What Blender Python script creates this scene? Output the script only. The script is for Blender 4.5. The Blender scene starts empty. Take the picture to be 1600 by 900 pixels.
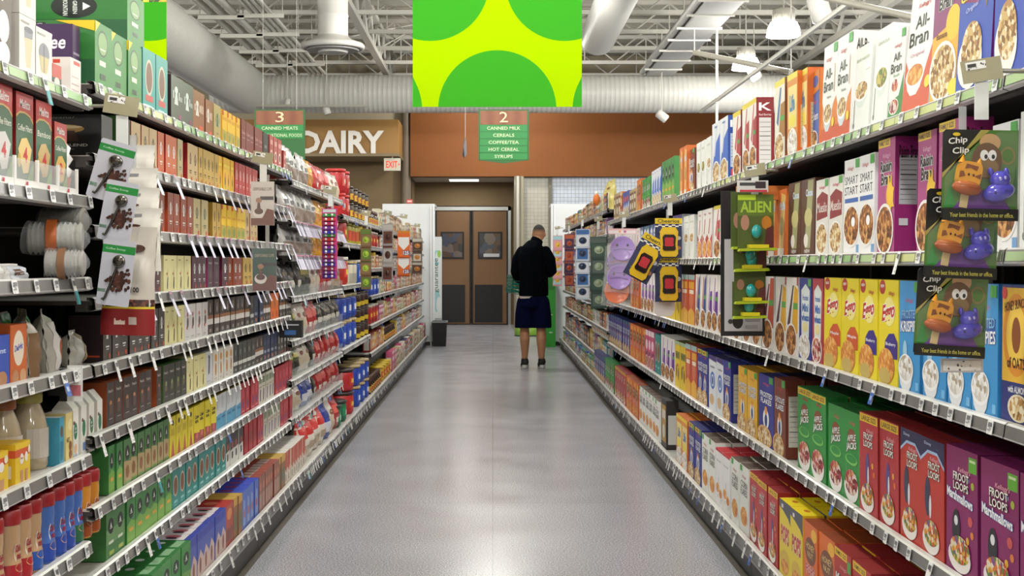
import bpy, math, random
from mathutils import Vector, Matrix, Euler
SC = bpy.context.scene; COL = SC.collection
PI = math.pi
F = 2100.0; VX = 770.0; VY = 413.0; CH = 1.3
# ---------------------------------------------------------------- camera, world, lamps, exposure
cam = bpy.data.cameras.new('camera'); camo = bpy.data.objects.new('camera', cam); COL.objects.link(camo)
camo.location = (0, 0, CH); camo.rotation_euler = (PI/2, 0, 0)
cam.sensor_width = 36; cam.lens = 36*F/1600
cam.shift_x = (800-VX)/1600; cam.shift_y = (VY-450)/1600
cam.clip_start = .05; cam.clip_end = 200
SC.camera = camo
w = bpy.data.worlds.new('world'); SC.world = w; w.use_nodes = True
w.node_tree.nodes['Background'].inputs[0].default_value = (.95, .97, 1, 1)
w.node_tree.nodes['Background'].inputs[1].default_value = .55
SC.view_settings.view_transform = 'Standard'; SC.view_settings.look = 'None'
SC.view_settings.exposure = 0.24; SC.view_settings.gamma = 1; SC.view_settings.use_curve_mapping = False
LAMP_W = 230          # watts of every high-bay lamp
LAMPS = [(x, y) for y in (-3.0, 2.2, 7.4, 12.6, 17.8, 23.0) for x in (-8.3, 0.0, 4.15, 8.4)] + [(-4.15, y) for y in (-3.0, 2.2, 7.4, 12.6)]

# ---------------------------------------------------------------- materials
def lin(h):
    h = h.lstrip('#'); v = [int(h[i:i+2], 16)/255 for i in (0, 2, 4)]
    return tuple(.86*((c/12.92) if c <= .04045 else ((c+.055)/1.055)**2.4) for c in v)+(1,)
_M = {}
def M(c, rough=.45, metal=0, emit=0, alpha=1, trans=0, coat=0):
    if c.startswith('~'): return SPECIAL(c)
    k = (c, rough, metal, emit, alpha, trans, coat)
    if k in _M: return _M[k]
    m = bpy.data.materials.new('paint_'+c.strip('#')); m.use_nodes = True
    b = m.node_tree.nodes['Principled BSDF']
    b.inputs['Base Color'].default_value = lin(c); b.inputs['Roughness'].default_value = rough
    b.inputs['Metallic'].default_value = metal
    if coat: b.inputs['Coat Weight'].default_value = coat; b.inputs['Coat Roughness'].default_value = .15
    if emit: b.inputs['Emission Color'].default_value = lin(c); b.inputs['Emission Strength'].default_value = emit
    if alpha < 1: b.inputs['Alpha'].default_value = alpha
    if trans: b.inputs['Transmission Weight'].default_value = trans
    _M[k] = m; return m
def node_mat(name, cols, scale, kind='voronoi', rough=.5, pos=None, bump=0, stretch=(1, 1, 1), metal=0, detail=2, coord='Object', coat=0):
    if name in _M: return _M[name]
    m = bpy.data.materials.new(name.strip('~')); m.use_nodes = True; nt = m.node_tree; N = nt.nodes; L = nt.links
    b = N['Principled BSDF']; b.inputs['Roughness'].default_value = rough; b.inputs['Metallic'].default_value = metal
    if coat: b.inputs['Coat Weight'].default_value = coat
    tc = N.new('ShaderNodeTexCoord'); mp = N.new('ShaderNodeMapping'); mp.inputs['Scale'].default_value = stretch
    L.new(tc.outputs[coord], mp.inputs[0])
    if kind == 'voronoi':
        t = N.new('ShaderNodeTexVoronoi'); t.inputs['Scale'].default_value = scale; L.new(mp.outputs[0], t.inputs['Vector'])
        sep = N.new('ShaderNodeSeparateColor'); L.new(t.outputs['Color'], sep.inputs[0]); f = sep.outputs[0]; h = t.outputs['Distance']
    elif kind == 'wave':
        t = N.new('ShaderNodeTexWave'); t.inputs['Scale'].default_value = scale; t.inputs['Distortion'].default_value = detail; L.new(mp.outputs[0], t.inputs['Vector']); f = t.outputs['Fac']; h = f
    else:
        t = N.new('ShaderNodeTexNoise'); t.inputs['Scale'].default_value = scale; t.inputs['Detail'].default_value = detail; L.new(mp.outputs[0], t.inputs['Vector']); f = t.outputs['Fac']; h = f
    r = N.new('ShaderNodeValToRGB'); e = r.color_ramp.elements
    while len(e) < len(cols): e.new(.5)
    for i, c in enumerate(cols):
        e[i].position = pos[i] if pos else i/max(1, len(cols)-1); e[i].color = lin(c)
    if kind == 'voronoi': r.color_ramp.interpolation = 'CONSTANT'
    L.new(f, r.inputs[0]); L.new(r.outputs[0], b.inputs['Base Color'])
    if bump:
        bp = N.new('ShaderNodeBump'); bp.inputs['Strength'].default_value = bump; bp.inputs['Distance'].default_value = .01
        L.new(h, bp.inputs['Height']); L.new(bp.outputs[0], b.inputs['Normal'])
    _M[name] = m; return m
SP = {
 '~flake': (['#5d3413', '#a8662c', '#d9a562', '#8a4a1c', '#c58a46'], 75, 'voronoi'),
 '~corn': (['#c9772a', '#e8a54c', '#d98a3a', '#f0bd6e'], 75, 'voronoi'),
 '~loops': (['#d8b23a', '#b8402f', '#5f8a3a', '#e8dcc0', '#7c4a8a', '#e07a2c'], 90, 'voronoi'),
 '~nuts': (['#b88a50', '#e6cf9a', '#f1e6c8', '#8f6230', '#d2b070'], 80, 'voronoi'),
 '~beans': (['#3a1a12', '#5a2a1c', '#24100b', '#6d3a26'], 120, 'voronoi'),
 '~green': (['#5c7a2c', '#a8a040', '#7c5a20', '#c8b860'], 85, 'voronoi'),
 '~white': (['#d8d4cc', '#f2efe8', '#b8a890', '#ffffff'], 70, 'voronoi'),
 '~berry': (['#7a1f2a', '#e8d0c8', '#b84048', '#d89a6a'], 75, 'voronoi'),
 '~bar': (['#15151a', '#f2f2f2', '#15151a', '#e8e8e8'], 1.0, 'voronoi'),
 '~leaf': (['#2f4a1a', '#b8a020', '#1c2410', '#d8c030', '#44601c'], 22, 'voronoi'),
}
def SPECIAL(c):
    cols, sc, k = SP[c]
    return node_mat(c, cols, sc, k, pos=[i/len(cols) for i in range(len(cols))])
METAL = lambda: M('#9b9c9a', .35, .6)
CLEAR = lambda: M('#ffffff', .05, 0, 0, .22)

# ---------------------------------------------------------------- mesh builder
_T = {}
def glyphs(txt, bold=0.0, shear=0.0):
    k = (txt, bold, shear)
    if k not in _T:
        cu = bpy.data.curves.new('t', 'FONT'); cu.body = txt; cu.resolution_u = 2; cu.offset = bold; cu.shear = shear; cu.align_x = 'CENTER'; cu.space_line = .8
        ob = bpy.data.objects.new('t', cu); me = bpy.data.meshes.new_from_object(ob)
        vs = [v.co[:2] for v in me.vertices]; fs = [tuple(p.vertices) for p in me.polygons]
        x0 = min(v[0] for v in vs); x1 = max(v[0] for v in vs); y0 = min(v[1] for v in vs); y1 = max(v[1] for v in vs)
        vs = [((v[0]-x0)/(x1-x0)-.5, (v[1]-y0)/(y1-y0)-.5) for v in vs]
        _T[k] = (vs, fs, (x1-x0)/(y1-y0)); bpy.data.objects.remove(ob); bpy.data.curves.remove(cu); bpy.data.meshes.remove(me)
    return _T[k]
class MB:
    def __init__(s): s.v = []; s.f = []; s.m = []; s.mats = []; s.sm = []
    def mi(s, m):
        if isinstance(m, str): m = M(m)
        if m not in s.mats: s.mats.append(m)
        return s.mats.index(m)
    def add(s, vs, fs, m, smooth=False):
        i = s.mi(m); o = len(s.v); s.v += [tuple(v) for v in vs]
        for f in fs: s.f.append(tuple(a+o for a in f)); s.m.append(i); s.sm.append(smooth)
        return s
    def box(s, x0, x1, y0, y1, z0, z1, m):
        V = [(x, y, z) for x in (x0, x1) for y in (y0, y1) for z in (z0, z1)]
        return s.add(V, [(0, 1, 3, 2), (4, 6, 7, 5), (0, 4, 5, 1), (2, 3, 7, 6), (0, 2, 6, 4), (1, 5, 7, 3)], m)
    def prism(s, pts, axis, a, b, m, smooth=False):      # polygon pts (u,w) extruded along axis from a to b
        n = len(pts)
        def P(u, w_, t): return {'x': (t, u, w_), 'y': (u, t, w_), 'z': (u, w_, t)}[axis]
        V = [P(u, w_, a) for u, w_ in pts]+[P(u, w_, b) for u, w_ in pts]
        i = s.mi(m); o = len(s.v)
        s.v += V
        for f in [tuple(range(n))[::-1], tuple(range(n, 2*n))]: s.f.append(tuple(q+o for q in f)); s.m.append(i); s.sm.append(False)
        for k in range(n):
            l = (k+1) % n; s.f.append((o+k, o+l, o+n+l, o+n+k)); s.m.append(i); s.sm.append(smooth)
        return s
    def lathe(s, prof, m, seg=20, c=(0, 0, 0), sx=1, sy=1, caps=True):  # prof [(r,z)]
        V = []; Fs = []
        for r, z in prof:
            for k in range(seg):
                a = 2*PI*k/seg; V.append((c[0]+r*sx*math.cos(a), c[1]+r*sy*math.sin(a), c[2]+z))
        for i in range(len(prof)-1):
            for k in range(seg):
                l = (k+1) % seg; Fs.append((i*seg+k, i*seg+l, (i+1)*seg+l, (i+1)*seg+k))
        s.add(V, Fs, m, True)
        if caps: s.add(V[:seg][::-1], [tuple(range(seg))], m); s.add(V[-seg:], [tuple(range(seg))], m)
        return s
    def tube(s, pts, r, m, seg=8, caps=True):
        pts = [Vector(p) for p in pts]; n = len(pts); V = []; Fs = []
        rr = r if isinstance(r, (list, tuple)) else [r]*n
        for i, p in enumerate(pts):
            t = (pts[min(i+1, n-1)]-pts[max(i-1, 0)]).normalized()
            a = t.orthogonal().normalized() if i == 0 else (a-t*a.dot(t)).normalized()
            b = t.cross(a); ri = rr[i]; ra, rb = ri if isinstance(ri, (list, tuple)) else (ri, ri)
            for k in range(seg):
                q = 2*PI*k/seg; V.append(p+a*ra*math.cos(q)+b*rb*math.sin(q))
        for i in range(n-1):
            for k in range(seg):
                l = (k+1) % seg; Fs.append((i*seg+k, i*seg+l, (i+1)*seg+l, (i+1)*seg+k))
        s.add(V, Fs, m, True)
        if caps: s.add(V[:seg], [tuple(range(seg))[::-1]], m); s.add(V[-seg:], [tuple(range(seg))], m)
        return s
    def ball(s, c, r, m, seg=12, rings=8):
        rx, ry, rz = r if isinstance(r, (tuple, list)) else (r, r, r); V = []; Fs = []
        for i in range(rings+1):
            t = PI*i/rings
            for k in range(seg):
                a = 2*PI*k/seg; V.append((c[0]+rx*math.sin(t)*math.cos(a), c[1]+ry*math.sin(t)*math.sin(a), c[2]+rz*math.cos(t)))
        for i in range(rings):
            for k in range(seg):
                l = (k+1) % seg; Fs.append((i*seg+k, (i+1)*seg+k, (i+1)*seg+l, i*seg+l))
        return s.add(V, Fs, m, True)
    def decor(s, items, P, e=.00015, k0=1):              # draws flat artwork; P(u,v,offset) -> point
        for k, it in enumerate(items):
            d = (k+k0)*e; t = it[0]
            if t == 'r':
                _, x0, y0, x1, y1, c = it; s.add([P(x0, y0, d), P(x1, y0, d), P(x1, y1, d), P(x0, y1, d)], [(0, 1, 2, 3)], c)
            elif t == 'p':
                s.add([P(x, y, d) for x, y in it[1]], [tuple(range(len(it[1])))], it[2])
            elif t == 'e':
                _, cx, cy, rx, ry, c = it[:6]; rot = it[6] if len(it) > 6 else 0; n = 22; V = []
                for q in range(n):
                    a = 2*PI*q/n; X = rx*math.cos(a); Y = ry*math.sin(a)
                    V.append(P(cx+X*math.cos(rot)-Y*math.sin(rot), cy+X*math.sin(rot)+Y*math.cos(rot), d))
                s.add(V, [tuple(range(n))], c)
            elif t == 't':                               # text, cx, cy, w, h, colour, [bold, shear, slope, vertical]
                _, tx, cx, cy, W, H, c = it[:7]; bold = it[7] if len(it) > 7 else .01; sh = it[8] if len(it) > 8 else 0
                sl = it[9] if len(it) > 9 else 0; ver = it[10] if len(it) > 10 else 0
                vs, fs, _r = glyphs(tx, bold, sh)
                if ver == 2: V = [P(cx+y*W, cy-x*H, d) for x, y in vs]
                elif ver: V = [P(cx-y*W, cy+x*H, d) for x, y in vs]
                else: V = [P(cx+x*W, cy+y*H+sl*x, d) for x, y in vs]
                s.add(V, fs, c)
    def build(s, name, parent=None, loc=None, rot=None, link=True):
        me = bpy.data.meshes.new(name); me.from_pydata(s.v, [], s.f)
        for m in s.mats: me.materials.append(m)
        me.polygons.foreach_set('material_index', s.m); me.polygons.foreach_set('use_smooth', s.sm); me.update()
        if not link: return me
        return obj(name, me, parent, loc, rot)
def obj(name, me, parent=None, loc=None, rot=None):
    o = bpy.data.objects.new(name, me); COL.objects.link(o)
    if parent: o.parent = parent
    if loc: o.location = loc
    if rot: o.rotation_euler = rot
    return o
USED = {}
def tag(o, label, cat, group=None):
    if label in USED and not (group and USED[label] == group): print('DUP LABEL', label)
    USED[label] = group
    n = len(label.split())
    if n < 4 or n > 16: print('LABEL LEN', n, label)
    o['label'] = label; o['category'] = cat
    if group: o['group'] = group
    return o
def thing(name, label, cat, loc=(0, 0, 0), rot=(0, 0, 0), group=None):
    o = bpy.data.objects.new(name, None); COL.objects.link(o); o.location = loc; o.rotation_euler = rot
    o.empty_display_size = .05
    return tag(o, label, cat, group)
def struct(o): o['kind'] = 'structure'; return o
def PX(px, py, Y): return ((px-VX)/F*Y, Y, CH-(py-VY)/F*Y)
ORD = 'first second third fourth fifth sixth seventh eighth ninth tenth eleventh twelfth thirteenth fourteenth fifteenth sixteenth seventeenth eighteenth nineteenth twentieth'.split()
TENS = ['', '', 'twenty', 'thirty', 'forty', 'fifty', 'sixty', 'seventy', 'eighty', 'ninety']
def ordn(i):
    if i < 20: return ORD[i]
    n = i+1
    if n % 10 == 0: return {20: 'twentieth', 30: 'thirtieth', 40: 'fortieth', 50: 'fiftieth', 60: 'sixtieth', 70: 'seventieth', 80: 'eightieth', 90: 'ninetieth'}.get(n, str(n)+'th')
    if n > 99: return str(n)+'th'
    return TENS[n//10]+'-'+ORD[n % 10-1]
def rng(*a): return random.Random(str(a))
# ---------------------------------------------------------------- the setting
def floor():
    m = bpy.data.materials.new('speckled_vinyl'); m.use_nodes = True; nt = m.node_tree; N = nt.nodes; L = nt.links; b = N['Principled BSDF']
    tc = N.new('ShaderNodeTexCoord')
    def ramp(src, els):
        r = N.new('ShaderNodeValToRGB'); e = r.color_ramp.elements
        while len(e) < len(els): e.new(.5)
        for i, (p, c) in enumerate(els): e[i].position = p; e[i].color = lin(c)
        L.new(src, r.inputs[0]); return r
    def noise(sc, d=2):
        n = N.new('ShaderNodeTexNoise'); n.inputs['Scale'].default_value = sc; n.inputs['Detail'].default_value = d; L.new(tc.outputs['Object'], n.inputs[0]); return n.outputs[0]
    a = ramp(noise(150, 3), [(.33, '#747480'), (.45, '#a6a6b0'), (.54, '#c3c3cb'), (.64, '#ecedf2')])
    c = ramp(noise(3.0, 3), [(.3, '#b0b0b9'), (.7, '#babac2')])
    br = N.new('ShaderNodeTexBrick'); br.inputs['Color1'].default_value = (1, 1, 1, 1); br.inputs['Color2'].default_value = (.93, .93, .94, 1); br.inputs['Mortar'].default_value = (.74, .74, .74, 1)
    br.inputs['Scale'].default_value = 1; br.inputs['Brick Width'].default_value = 1.83; br.inputs['Row Height'].default_value = 3.66; br.inputs['Mortar Size'].default_value = .003; br.offset = 0
    L.new(tc.outputs['Object'], br.inputs[0])
    mx = N.new('ShaderNodeMix'); mx.data_type = 'RGBA'; mx.inputs[0].default_value = .12; L.new(a.outputs[0], mx.inputs[6]); L.new(c.outputs[0], mx.inputs[7])
    m2 = N.new('ShaderNodeMix'); m2.data_type = 'RGBA'; m2.blend_type = 'MULTIPLY'; m2.inputs[0].default_value = 1; L.new(mx.outputs[2], m2.inputs[6]); L.new(br.outputs[0], m2.inputs[7])
    L.new(m2.outputs[2], b.inputs['Base Color'])
    rr = N.new('ShaderNodeMapRange'); L.new(noise(2.2, 1), rr.inputs[0]); rr.inputs[1].default_value = .3; rr.inputs[2].default_value = .7; rr.inputs[3].default_value = .2; rr.inputs[4].default_value = .27
    L.new(rr.outputs[0], b.inputs['Roughness']); b.inputs['Specular IOR Level'].default_value = .5
    bp = N.new('ShaderNodeBump'); bp.inputs['Strength'].default_value = .06; bp.inputs['Distance'].default_value = .01; L.new(noise(6, 2), bp.inputs['Height']); L.new(bp.outputs[0], b.inputs['Normal'])
    MB().box(-22, 22, -6, 31, -.1, 0, m).build('floor')['kind'] = 'structure'
    for sx, n in ((-1, 'left'), (1, 'right')):
        struct(MB().box(min(sx*1.035, sx*1.2), max(sx*1.035, sx*1.2), .4, 21.3, 0, .0015, M('#5d554c', .5)).build('trim_1' if sx < 0 else 'trim_2'))
floor()
CREAM = node_mat('wall_cream', ['#b5a98e', '#beb298'], 3, 'noise', .8)
ORANGE_ = None
TAN = node_mat('wall_tan', ['#776344', '#806b4a'], 4, 'noise', .8)
ORANGE = node_mat('wall_orange', ['#7c4406', '#844a08'], 2, 'noise', .7)
struct(MB().box(-22.1, -22, -6, 31, 0, 6.2, CREAM).build('wall_left')); struct(MB().box(22, 22.1, -6, 31, 0, 6.2, CREAM).build('wall_right'))
struct(MB().box(-22, 22, -6.1, -6, 0, 6.2, CREAM).build('wall_front'))
# rear wall, with the recess that holds the swing doors
YB = 27.3; YD = 29.0
m = MB()
m.box(-22, -1.66, YB, YB+.2, 0, 4.35, TAN); m.box(-22, 22, YB+3, YB+3.1, 0, 6.2, CREAM)
m.box(-22, -1.66, YB-.01, YB, 3.42, 4.45, CREAM)
struct(m.build('wall_back'))
m = MB().box(-1.66, 22, YB-.25, YB+.15, 3.07, 4.45, ORANGE); struct(m.build('trim_3'))
m = MB()
m.box(-1.7, .44, YD, YD+.15, 2.56, 3.3, TAN); m.box(-1.7, -1.28, YD, YD+.15, 0, 2.56, TAN); m.box(.38, .5, YD, YD+.15, 0, 2.56, TAN)
m.box(-1.8, -1.66, YB, YD, 0, 3.2, TAN); m.box(.44, .5, YB+.1, YD, 0, 3.2, TAN)
struct(m.build('wall_recess'))
struct(MB().box(-1.66, .44, YB+.15, YD, 3.07, 3.12, M('#c9c4b8', .7)).build('ceiling_recess'))
struct(MB().tube([(-1.75, YB-.12, 0), (-1.75, YB-.12, 4.4)], .1, M('#776a58', .6), 12).build('column_brown'))
struct(MB().box(.43, .62, YB-.3, YB, 0, 3.07, M('#a39a80', .5)).tube([(.5, YB-.33, 0), (.5, YB-.33, 3.07)], .06, M('#b5b0a2', .3, .4), 10).build('column_tan'))
def tiles(name, base, x0, x1, bright):
    mt = bpy.data.materials.new(name); mt.use_nodes = True; nt = mt.node_tree; N = nt.nodes; L = nt.links; b = N['Principled BSDF']; b.inputs['Roughness'].default_value = .25
    tc = N.new('ShaderNodeTexCoord'); mp = N.new('ShaderNodeMapping'); mp.inputs['Rotation'].default_value = (PI/2, 0, 0); L.new(tc.outputs['Object'], mp.inputs[0])
    br = N.new('ShaderNodeTexBrick'); br.offset = 0; br.inputs['Scale'].default_value = 1; br.inputs['Brick Width'].default_value = .076; br.inputs['Row Height'].default_value = .076; br.inputs['Mortar Size'].default_value = .004
    br.inputs['Color1'].default_value = lin(base); br.inputs['Color2'].default_value = lin(bright); br.inputs['Mortar'].default_value = lin('#8f8d84')
    L.new(mp.outputs[0], br.inputs[0]); L.new(br.outputs[0], b.inputs['Base Color'])
    return struct(MB().box(x0, x1, YB, YB+.15, 0, 3.08, mt).build(name))
tiles('wall_tiles_cream', '#aeaa98', .6, 1.14, '#b8b4a2'); tiles('wall_tiles_white', '#b9c6d6', 1.19, 22, '#c6d2e0')
struct(MB().box(1.13, 1.2, YB-.08, YB, 0, 3.07, M('#6e6858', .5)).build('trim_4'))
# ceiling deck with corrugation
pts = []; y = 15.5
deck = MB(); DM = M('#b3afa2', .7)
yy = -6
while yy < 30.4:
    deck.add([(-22, yy, 6.0), (22, yy, 6.0), (22, yy+.1, 6.0), (-22, yy+.1, 6.0), (-22, yy+.13, 6.05), (22, yy+.13, 6.05), (-22, yy+.2, 6.05), (22, yy+.2, 6.05)], [(0, 1, 2, 3), (3, 2, 5, 4), (4, 5, 7, 6)], DM); yy += .2
    deck.add([(-22, yy, 6.05), (22, yy, 6.05), (22, yy, 6.0), (-22, yy, 6.0)], [(0, 1, 2, 3)], DM)
struct(deck.build('ceiling'))
WH = M('#cdcabf', .5)
def truss(Y, z0=5.35, z1=5.93):
    m = MB()
    m.box(-22, 22, Y-.04, Y+.04, z0, z0+.07, WH); m.box(-22, 22, Y-.04, Y+.04, z1-.07, z1, WH)
    x = -14.88; up = True
    while x < 15:
        m.tube([(x, Y, z0+.05 if up else z1-.05), (x+.62, Y, z1-.05 if up else z0+.05)], .018, WH, 5, False)
        if up: m.tube([(x+.62, Y, z0+.05), (x+.62, Y, z1-.05)], .013, WH, 5, False)
        x += .62; up = not up
    struct(m.build('trim_truss'))
for Y in (14.6, 16.4, 18.2, 20.0, 21.8, 23.6, 25.4, 27.2, 29.0): truss(Y)
for X in (-9, -2.2, 6.0):   # girder trusses running along the store
    m = MB(); m.box(X-.06, X+.06, -6, 30, 5.2, 5.3, WH); m.box(X-.06, X+.06, -6, 30, 5.84, 5.94, WH); y = -6; up = True
    while y < 30:
        m.tube([(X, y, 5.3 if up else 5.85), (X, y+.7, 5.85 if up else 5.3)], .035, WH, 5, False); y += .7; up = not up
    struct(m.build('trim_girder'))
# bracing rods criss-crossing under the deck
m = MB(); r = rng('brace')
for i in range(26):
    x = r.uniform(-6, 6.5); y = r.uniform(18, 28); m.tube([(x, y, 5.4), (x+r.uniform(-1.3, 1.3), y+r.uniform(.6, 1.8), 5.95)], .016, WH, 5, False)
struct(m.build('trim_bracing'))

# double swing doors
d = struct(MB().box(-1.3, -1.24, YD-.06, YD, 0, 2.54, METAL()).box(.33, .39, YD-.06, YD, 0, 2.54, METAL()).box(-1.3, .39, YD-.06, YD, 2.46, 2.54, METAL()).build('door_1'))
DB = M('#7a5836', .6); BK = M('#050607', .6)
for i, (x0, x1, wx0, wx1) in enumerate(((-1.235, -.475, -1.02, -.5), (-.45, .325, -.42+.1, -.42+.62))):
    if i == 0: wx0, wx1 = -1.12, -.62
    lf = MB().box(x0, x1, YD-.05, YD-.01, .02, 2.44, DB)
    lf.box(x0, x0+.03, YD-.056, YD-.05, .02, 2.44, BK).box(x1-.03, x1, YD-.056, YD-.05, .02, 2.44, BK)
    lf = lf.build('door_leaf', d)
    MB().box(x0+.06, x1-.12, YD-.064, YD-.05, .05, .86, BK).build('kick_plate', lf)
    w_ = MB().box(wx0, wx1, YD-.066, YD-.05, 1.42, 2.0, BK); gl = node_mat('door_glass', ['#3f4046', '#5c4a3f', '#6f6560', '#4a4f5e', '#756a62'], 7, 'voronoi', .12)
    w_.box(wx0+.035, wx1-.035, YD-.07, YD-.06, 1.455, 1.965, gl)
    if i: w_.box(wx0+.12, wx1-.06, YD-.074, YD-.07, 1.46, 1.53, M('#c8ccd0'))
    w_.build('vision_panel', lf)
# dairy soffit with letters
so = MB().box(-9.5, -1.82, 25.9, YB-.02, 3.42, 4.09, M('#a67c40', .6)).box(-9.5, -1.8, 25.86, YB-.02, 3.38, 3.44, M('#8d7a58', .6)).build('trim_soffit'); struct(so)
m = MB(); m.decor([('t', 'DAIRY', 0, 0, 1.62, .44, M('#f4efe4', .5), .035)], lambda u, v, d: (u, -.05, v))
m.decor([('t', 'DAIRY', 0, 0, 1.62, .44, M('#8a6228', .5), .035)], lambda u, v, d: (u, -.01, v))
tag(m.build('wall_lettering', loc=(-2.90, 25.9, 3.655)), 'large white raised capital letters reading DAIRY on the tan soffit', 'sign')
m = MB().box(-.16, .16, -.02, .02, -.12, .12, M('#d8d2bc')); m.decor([('t', 'EXIT', -.01, 0, .22, .13, M('#d02818', .5, 0, 1.2), .02), ('p', [(.12, -.03), (.145, 0), (.12, .03)], M('#d02818', .5, 0, 1.2))], lambda u, v, d: (u, -.022, v))
m.tube([(0, 0, .12), (0, 0, .19)], .01, WH)
tag(m.build('exit_sign', loc=PX(613, 257, 25.92)), 'small lit white EXIT sign with red letters under the tan soffit', 'sign')

# ---------------------------------------------------------------- ducts, pipes, lamps
DU = node_mat('duct_white', ['#c6c4bb', '#dcdbd4'], 7, 'wave', .4, stretch=(0, 0, 1), detail=0)
def ribbed(pts, r, name, label, rib=.085):
    m = MB(); dm = M('#c9c7bf', .42); p0 = Vector(pts[0]); p1 = Vector(pts[1]); n = int((p1-p0).length/rib); P = []; R = []
    for i in range(n):
        a = p0.lerp(p1, i/n); b = p0.lerp(p1, (i+.82)/n); c = p0.lerp(p1, (i+.91)/n); P += [a, b, c]; R += [r, r, r+.005]
    P.append(p1); R.append(r); m.tube(P, R, dm, 28)
    o = m.build(name); tag(o, label, 'duct'); return o
ribbed([(-5.0, 24, 4.34), (6.2, 24, 4.34)], .335, 'air_duct', 'long white spiral duct crossing the whole store above the rear wall')
ribbed([(-4.55, 9, 4.45), (-4.35, 23.9, 4.38)], .40, 'air_duct', 'wide white spiral duct running lengthwise over the coffee shelves')
ribbed([(1.72, 9, 5.05), (1.72, 22, 5.0)], .28, 'air_duct', 'white round duct beside the green banner, ending open above the aisle')
m = MB().box(2.72, 3.2, 12, 23.9, 4.64, 4.9, M('#a8a7a2', .5)); m.tube([(2.66, 12, 4.72), (2.66, 23.9, 4.72)], .05, M('#b5b4ae', .4), 10)
for y in range(13, 24): m.box(2.6, 3.24, y-.02, y+.02, 4.62, 4.65, WH)
tag(m.build('flat_duct'), 'flat rectangular duct with a pipe along its edge, over the cereal shelves', 'duct')
for X, n, lab, rr in ((-3.42, 4, 'bundle of four slim white conduits under the ceiling beside the round diffuser', .03), (-4.0, 3, 'bundle of three fat white conduits under the ceiling above the spiral duct', .055)):
    t = thing('conduit_bundle', lab, 'pipes', (X, 0, 5.02))
    for k in range(n): MB().tube([((k-(n-1)/2)*rr*3.1, 13, 0), ((k-(n-1)/2)*rr*3.1, 26.3, 0)], rr, M('#d4d2c8', .4), 8).build('pipe', t)
    for y in (15, 16.6, 18.2, 19.8, 21.4, 23, 24.6):
        MB().box(-.34, .34, y-.03, y+.03, -rr-.06, -rr, WH).tube([(-.32, y, -rr), (-.32, y, .9)], .008, WH, 5).tube([(.32, y, -rr), (.32, y, .9)], .008, WH, 5).build('hanger', t)
t = thing('ceiling_diffuser', 'round white ceiling diffuser on a vertical drop duct', 'air diffuser', (-2.25, 18.9, 4.27))
MB().lathe([(.215, .2), (.215, .5), (.225, .52), (.215, .54), (.215, .84), (.225, .86), (.215, .88), (.215, 1.7)], M('#d2d0c9', .4), 28).build('drop_duct', t)
MB().lathe([(.215, .24), (.28, .18), (.43, .13), (.45, .1), (.44, .06), (.40, .05), (.40, .09), (.3, .1), (.22, .24)], M('#cbc9c2', .4), 36, caps=False).build('flange', t)
MB().lathe([(.36, .03), (.37, .05), (.3, .1)], M('#8b8988', .5), 32).lathe([(.2, 0), (.22, .03), (.1, .08)], M('#b9b7b3', .5), 28).build('cone', t)
def lamp(x, y, z, label):
    t = thing('high_bay_lamp', label, 'lamp', (x, y, z), group='high bay lamps under the ceiling')
    h = MB().lathe([(.09, .2), (.14, .22), (.15, .36), (.1, .38)], M('#c9c6ba', .4), 20).tube([(0, 0, .36), (0, 0, 6-z)], .012, WH, 6)
    for k in range(10): a = k*PI/5; h.box(.15*math.cos(a)-.006, .15*math.cos(a)+.006, .15*math.sin(a)-.006, .15*math.sin(a)+.006, .2, .3, WH)
    h.build('housing', t)
    MB().lathe([(.12, .2), (.18, .19), (.215, .12), (.23, .03), (.235, 0)], M('#fffaf0', .3, 0, 9), 26, caps=False).build('shade', t)
    MB().lathe([(.225, .002), (.1, -.02)], M('#fffdf6', .3, 0, 9), 26).build('lens', t)
    l = bpy.data.lights.new('lamp_light', 'POINT'); l.energy = LAMP_W*(.95 if y < 15 else (.95 if y < 20 else (.8 if x < 3 else .35))); l.color = (1, .985, .95); l.shadow_soft_size = .2
    lo = bpy.data.objects.new('lamp_light', l); COL.objects.link(lo); lo.parent = t; lo.location = (0, 0, -.25)
for i, (x, y) in enumerate(LAMPS):
    if (x, y) == (4.15, 17.8): lamp(3.98, 18.4, 4.42, 'bright white high bay lamp seen large above the cereal boxes')
    elif (x, y) == (4.15, 23.0): lamp(4.2, 22.3, 4.53, 'bright high bay lamp hanging low in front of the long white duct')
    elif (x, y) == (0, 23.0): lamp(0.1, 25.3, 4.9, 'bright high bay lamp above the orange fascia, hidden by the duct')
    else: lamp(x, y, 4.75, 'bright high bay lamp in the ceiling outside the picture')
def area(name, x, y, z, sx, sy, wt, rot=(0, 0, 0), c=(1, .97, .92)):
    l = bpy.data.lights.new(name, 'AREA'); l.shape = 'RECTANGLE'; l.size = sx; l.size_y = sy; l.energy = wt; l.color = c
    o = bpy.data.objects.new(name, l); COL.objects.link(o); o.location = (x, y, z); o.rotation_euler = rot; return o
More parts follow.
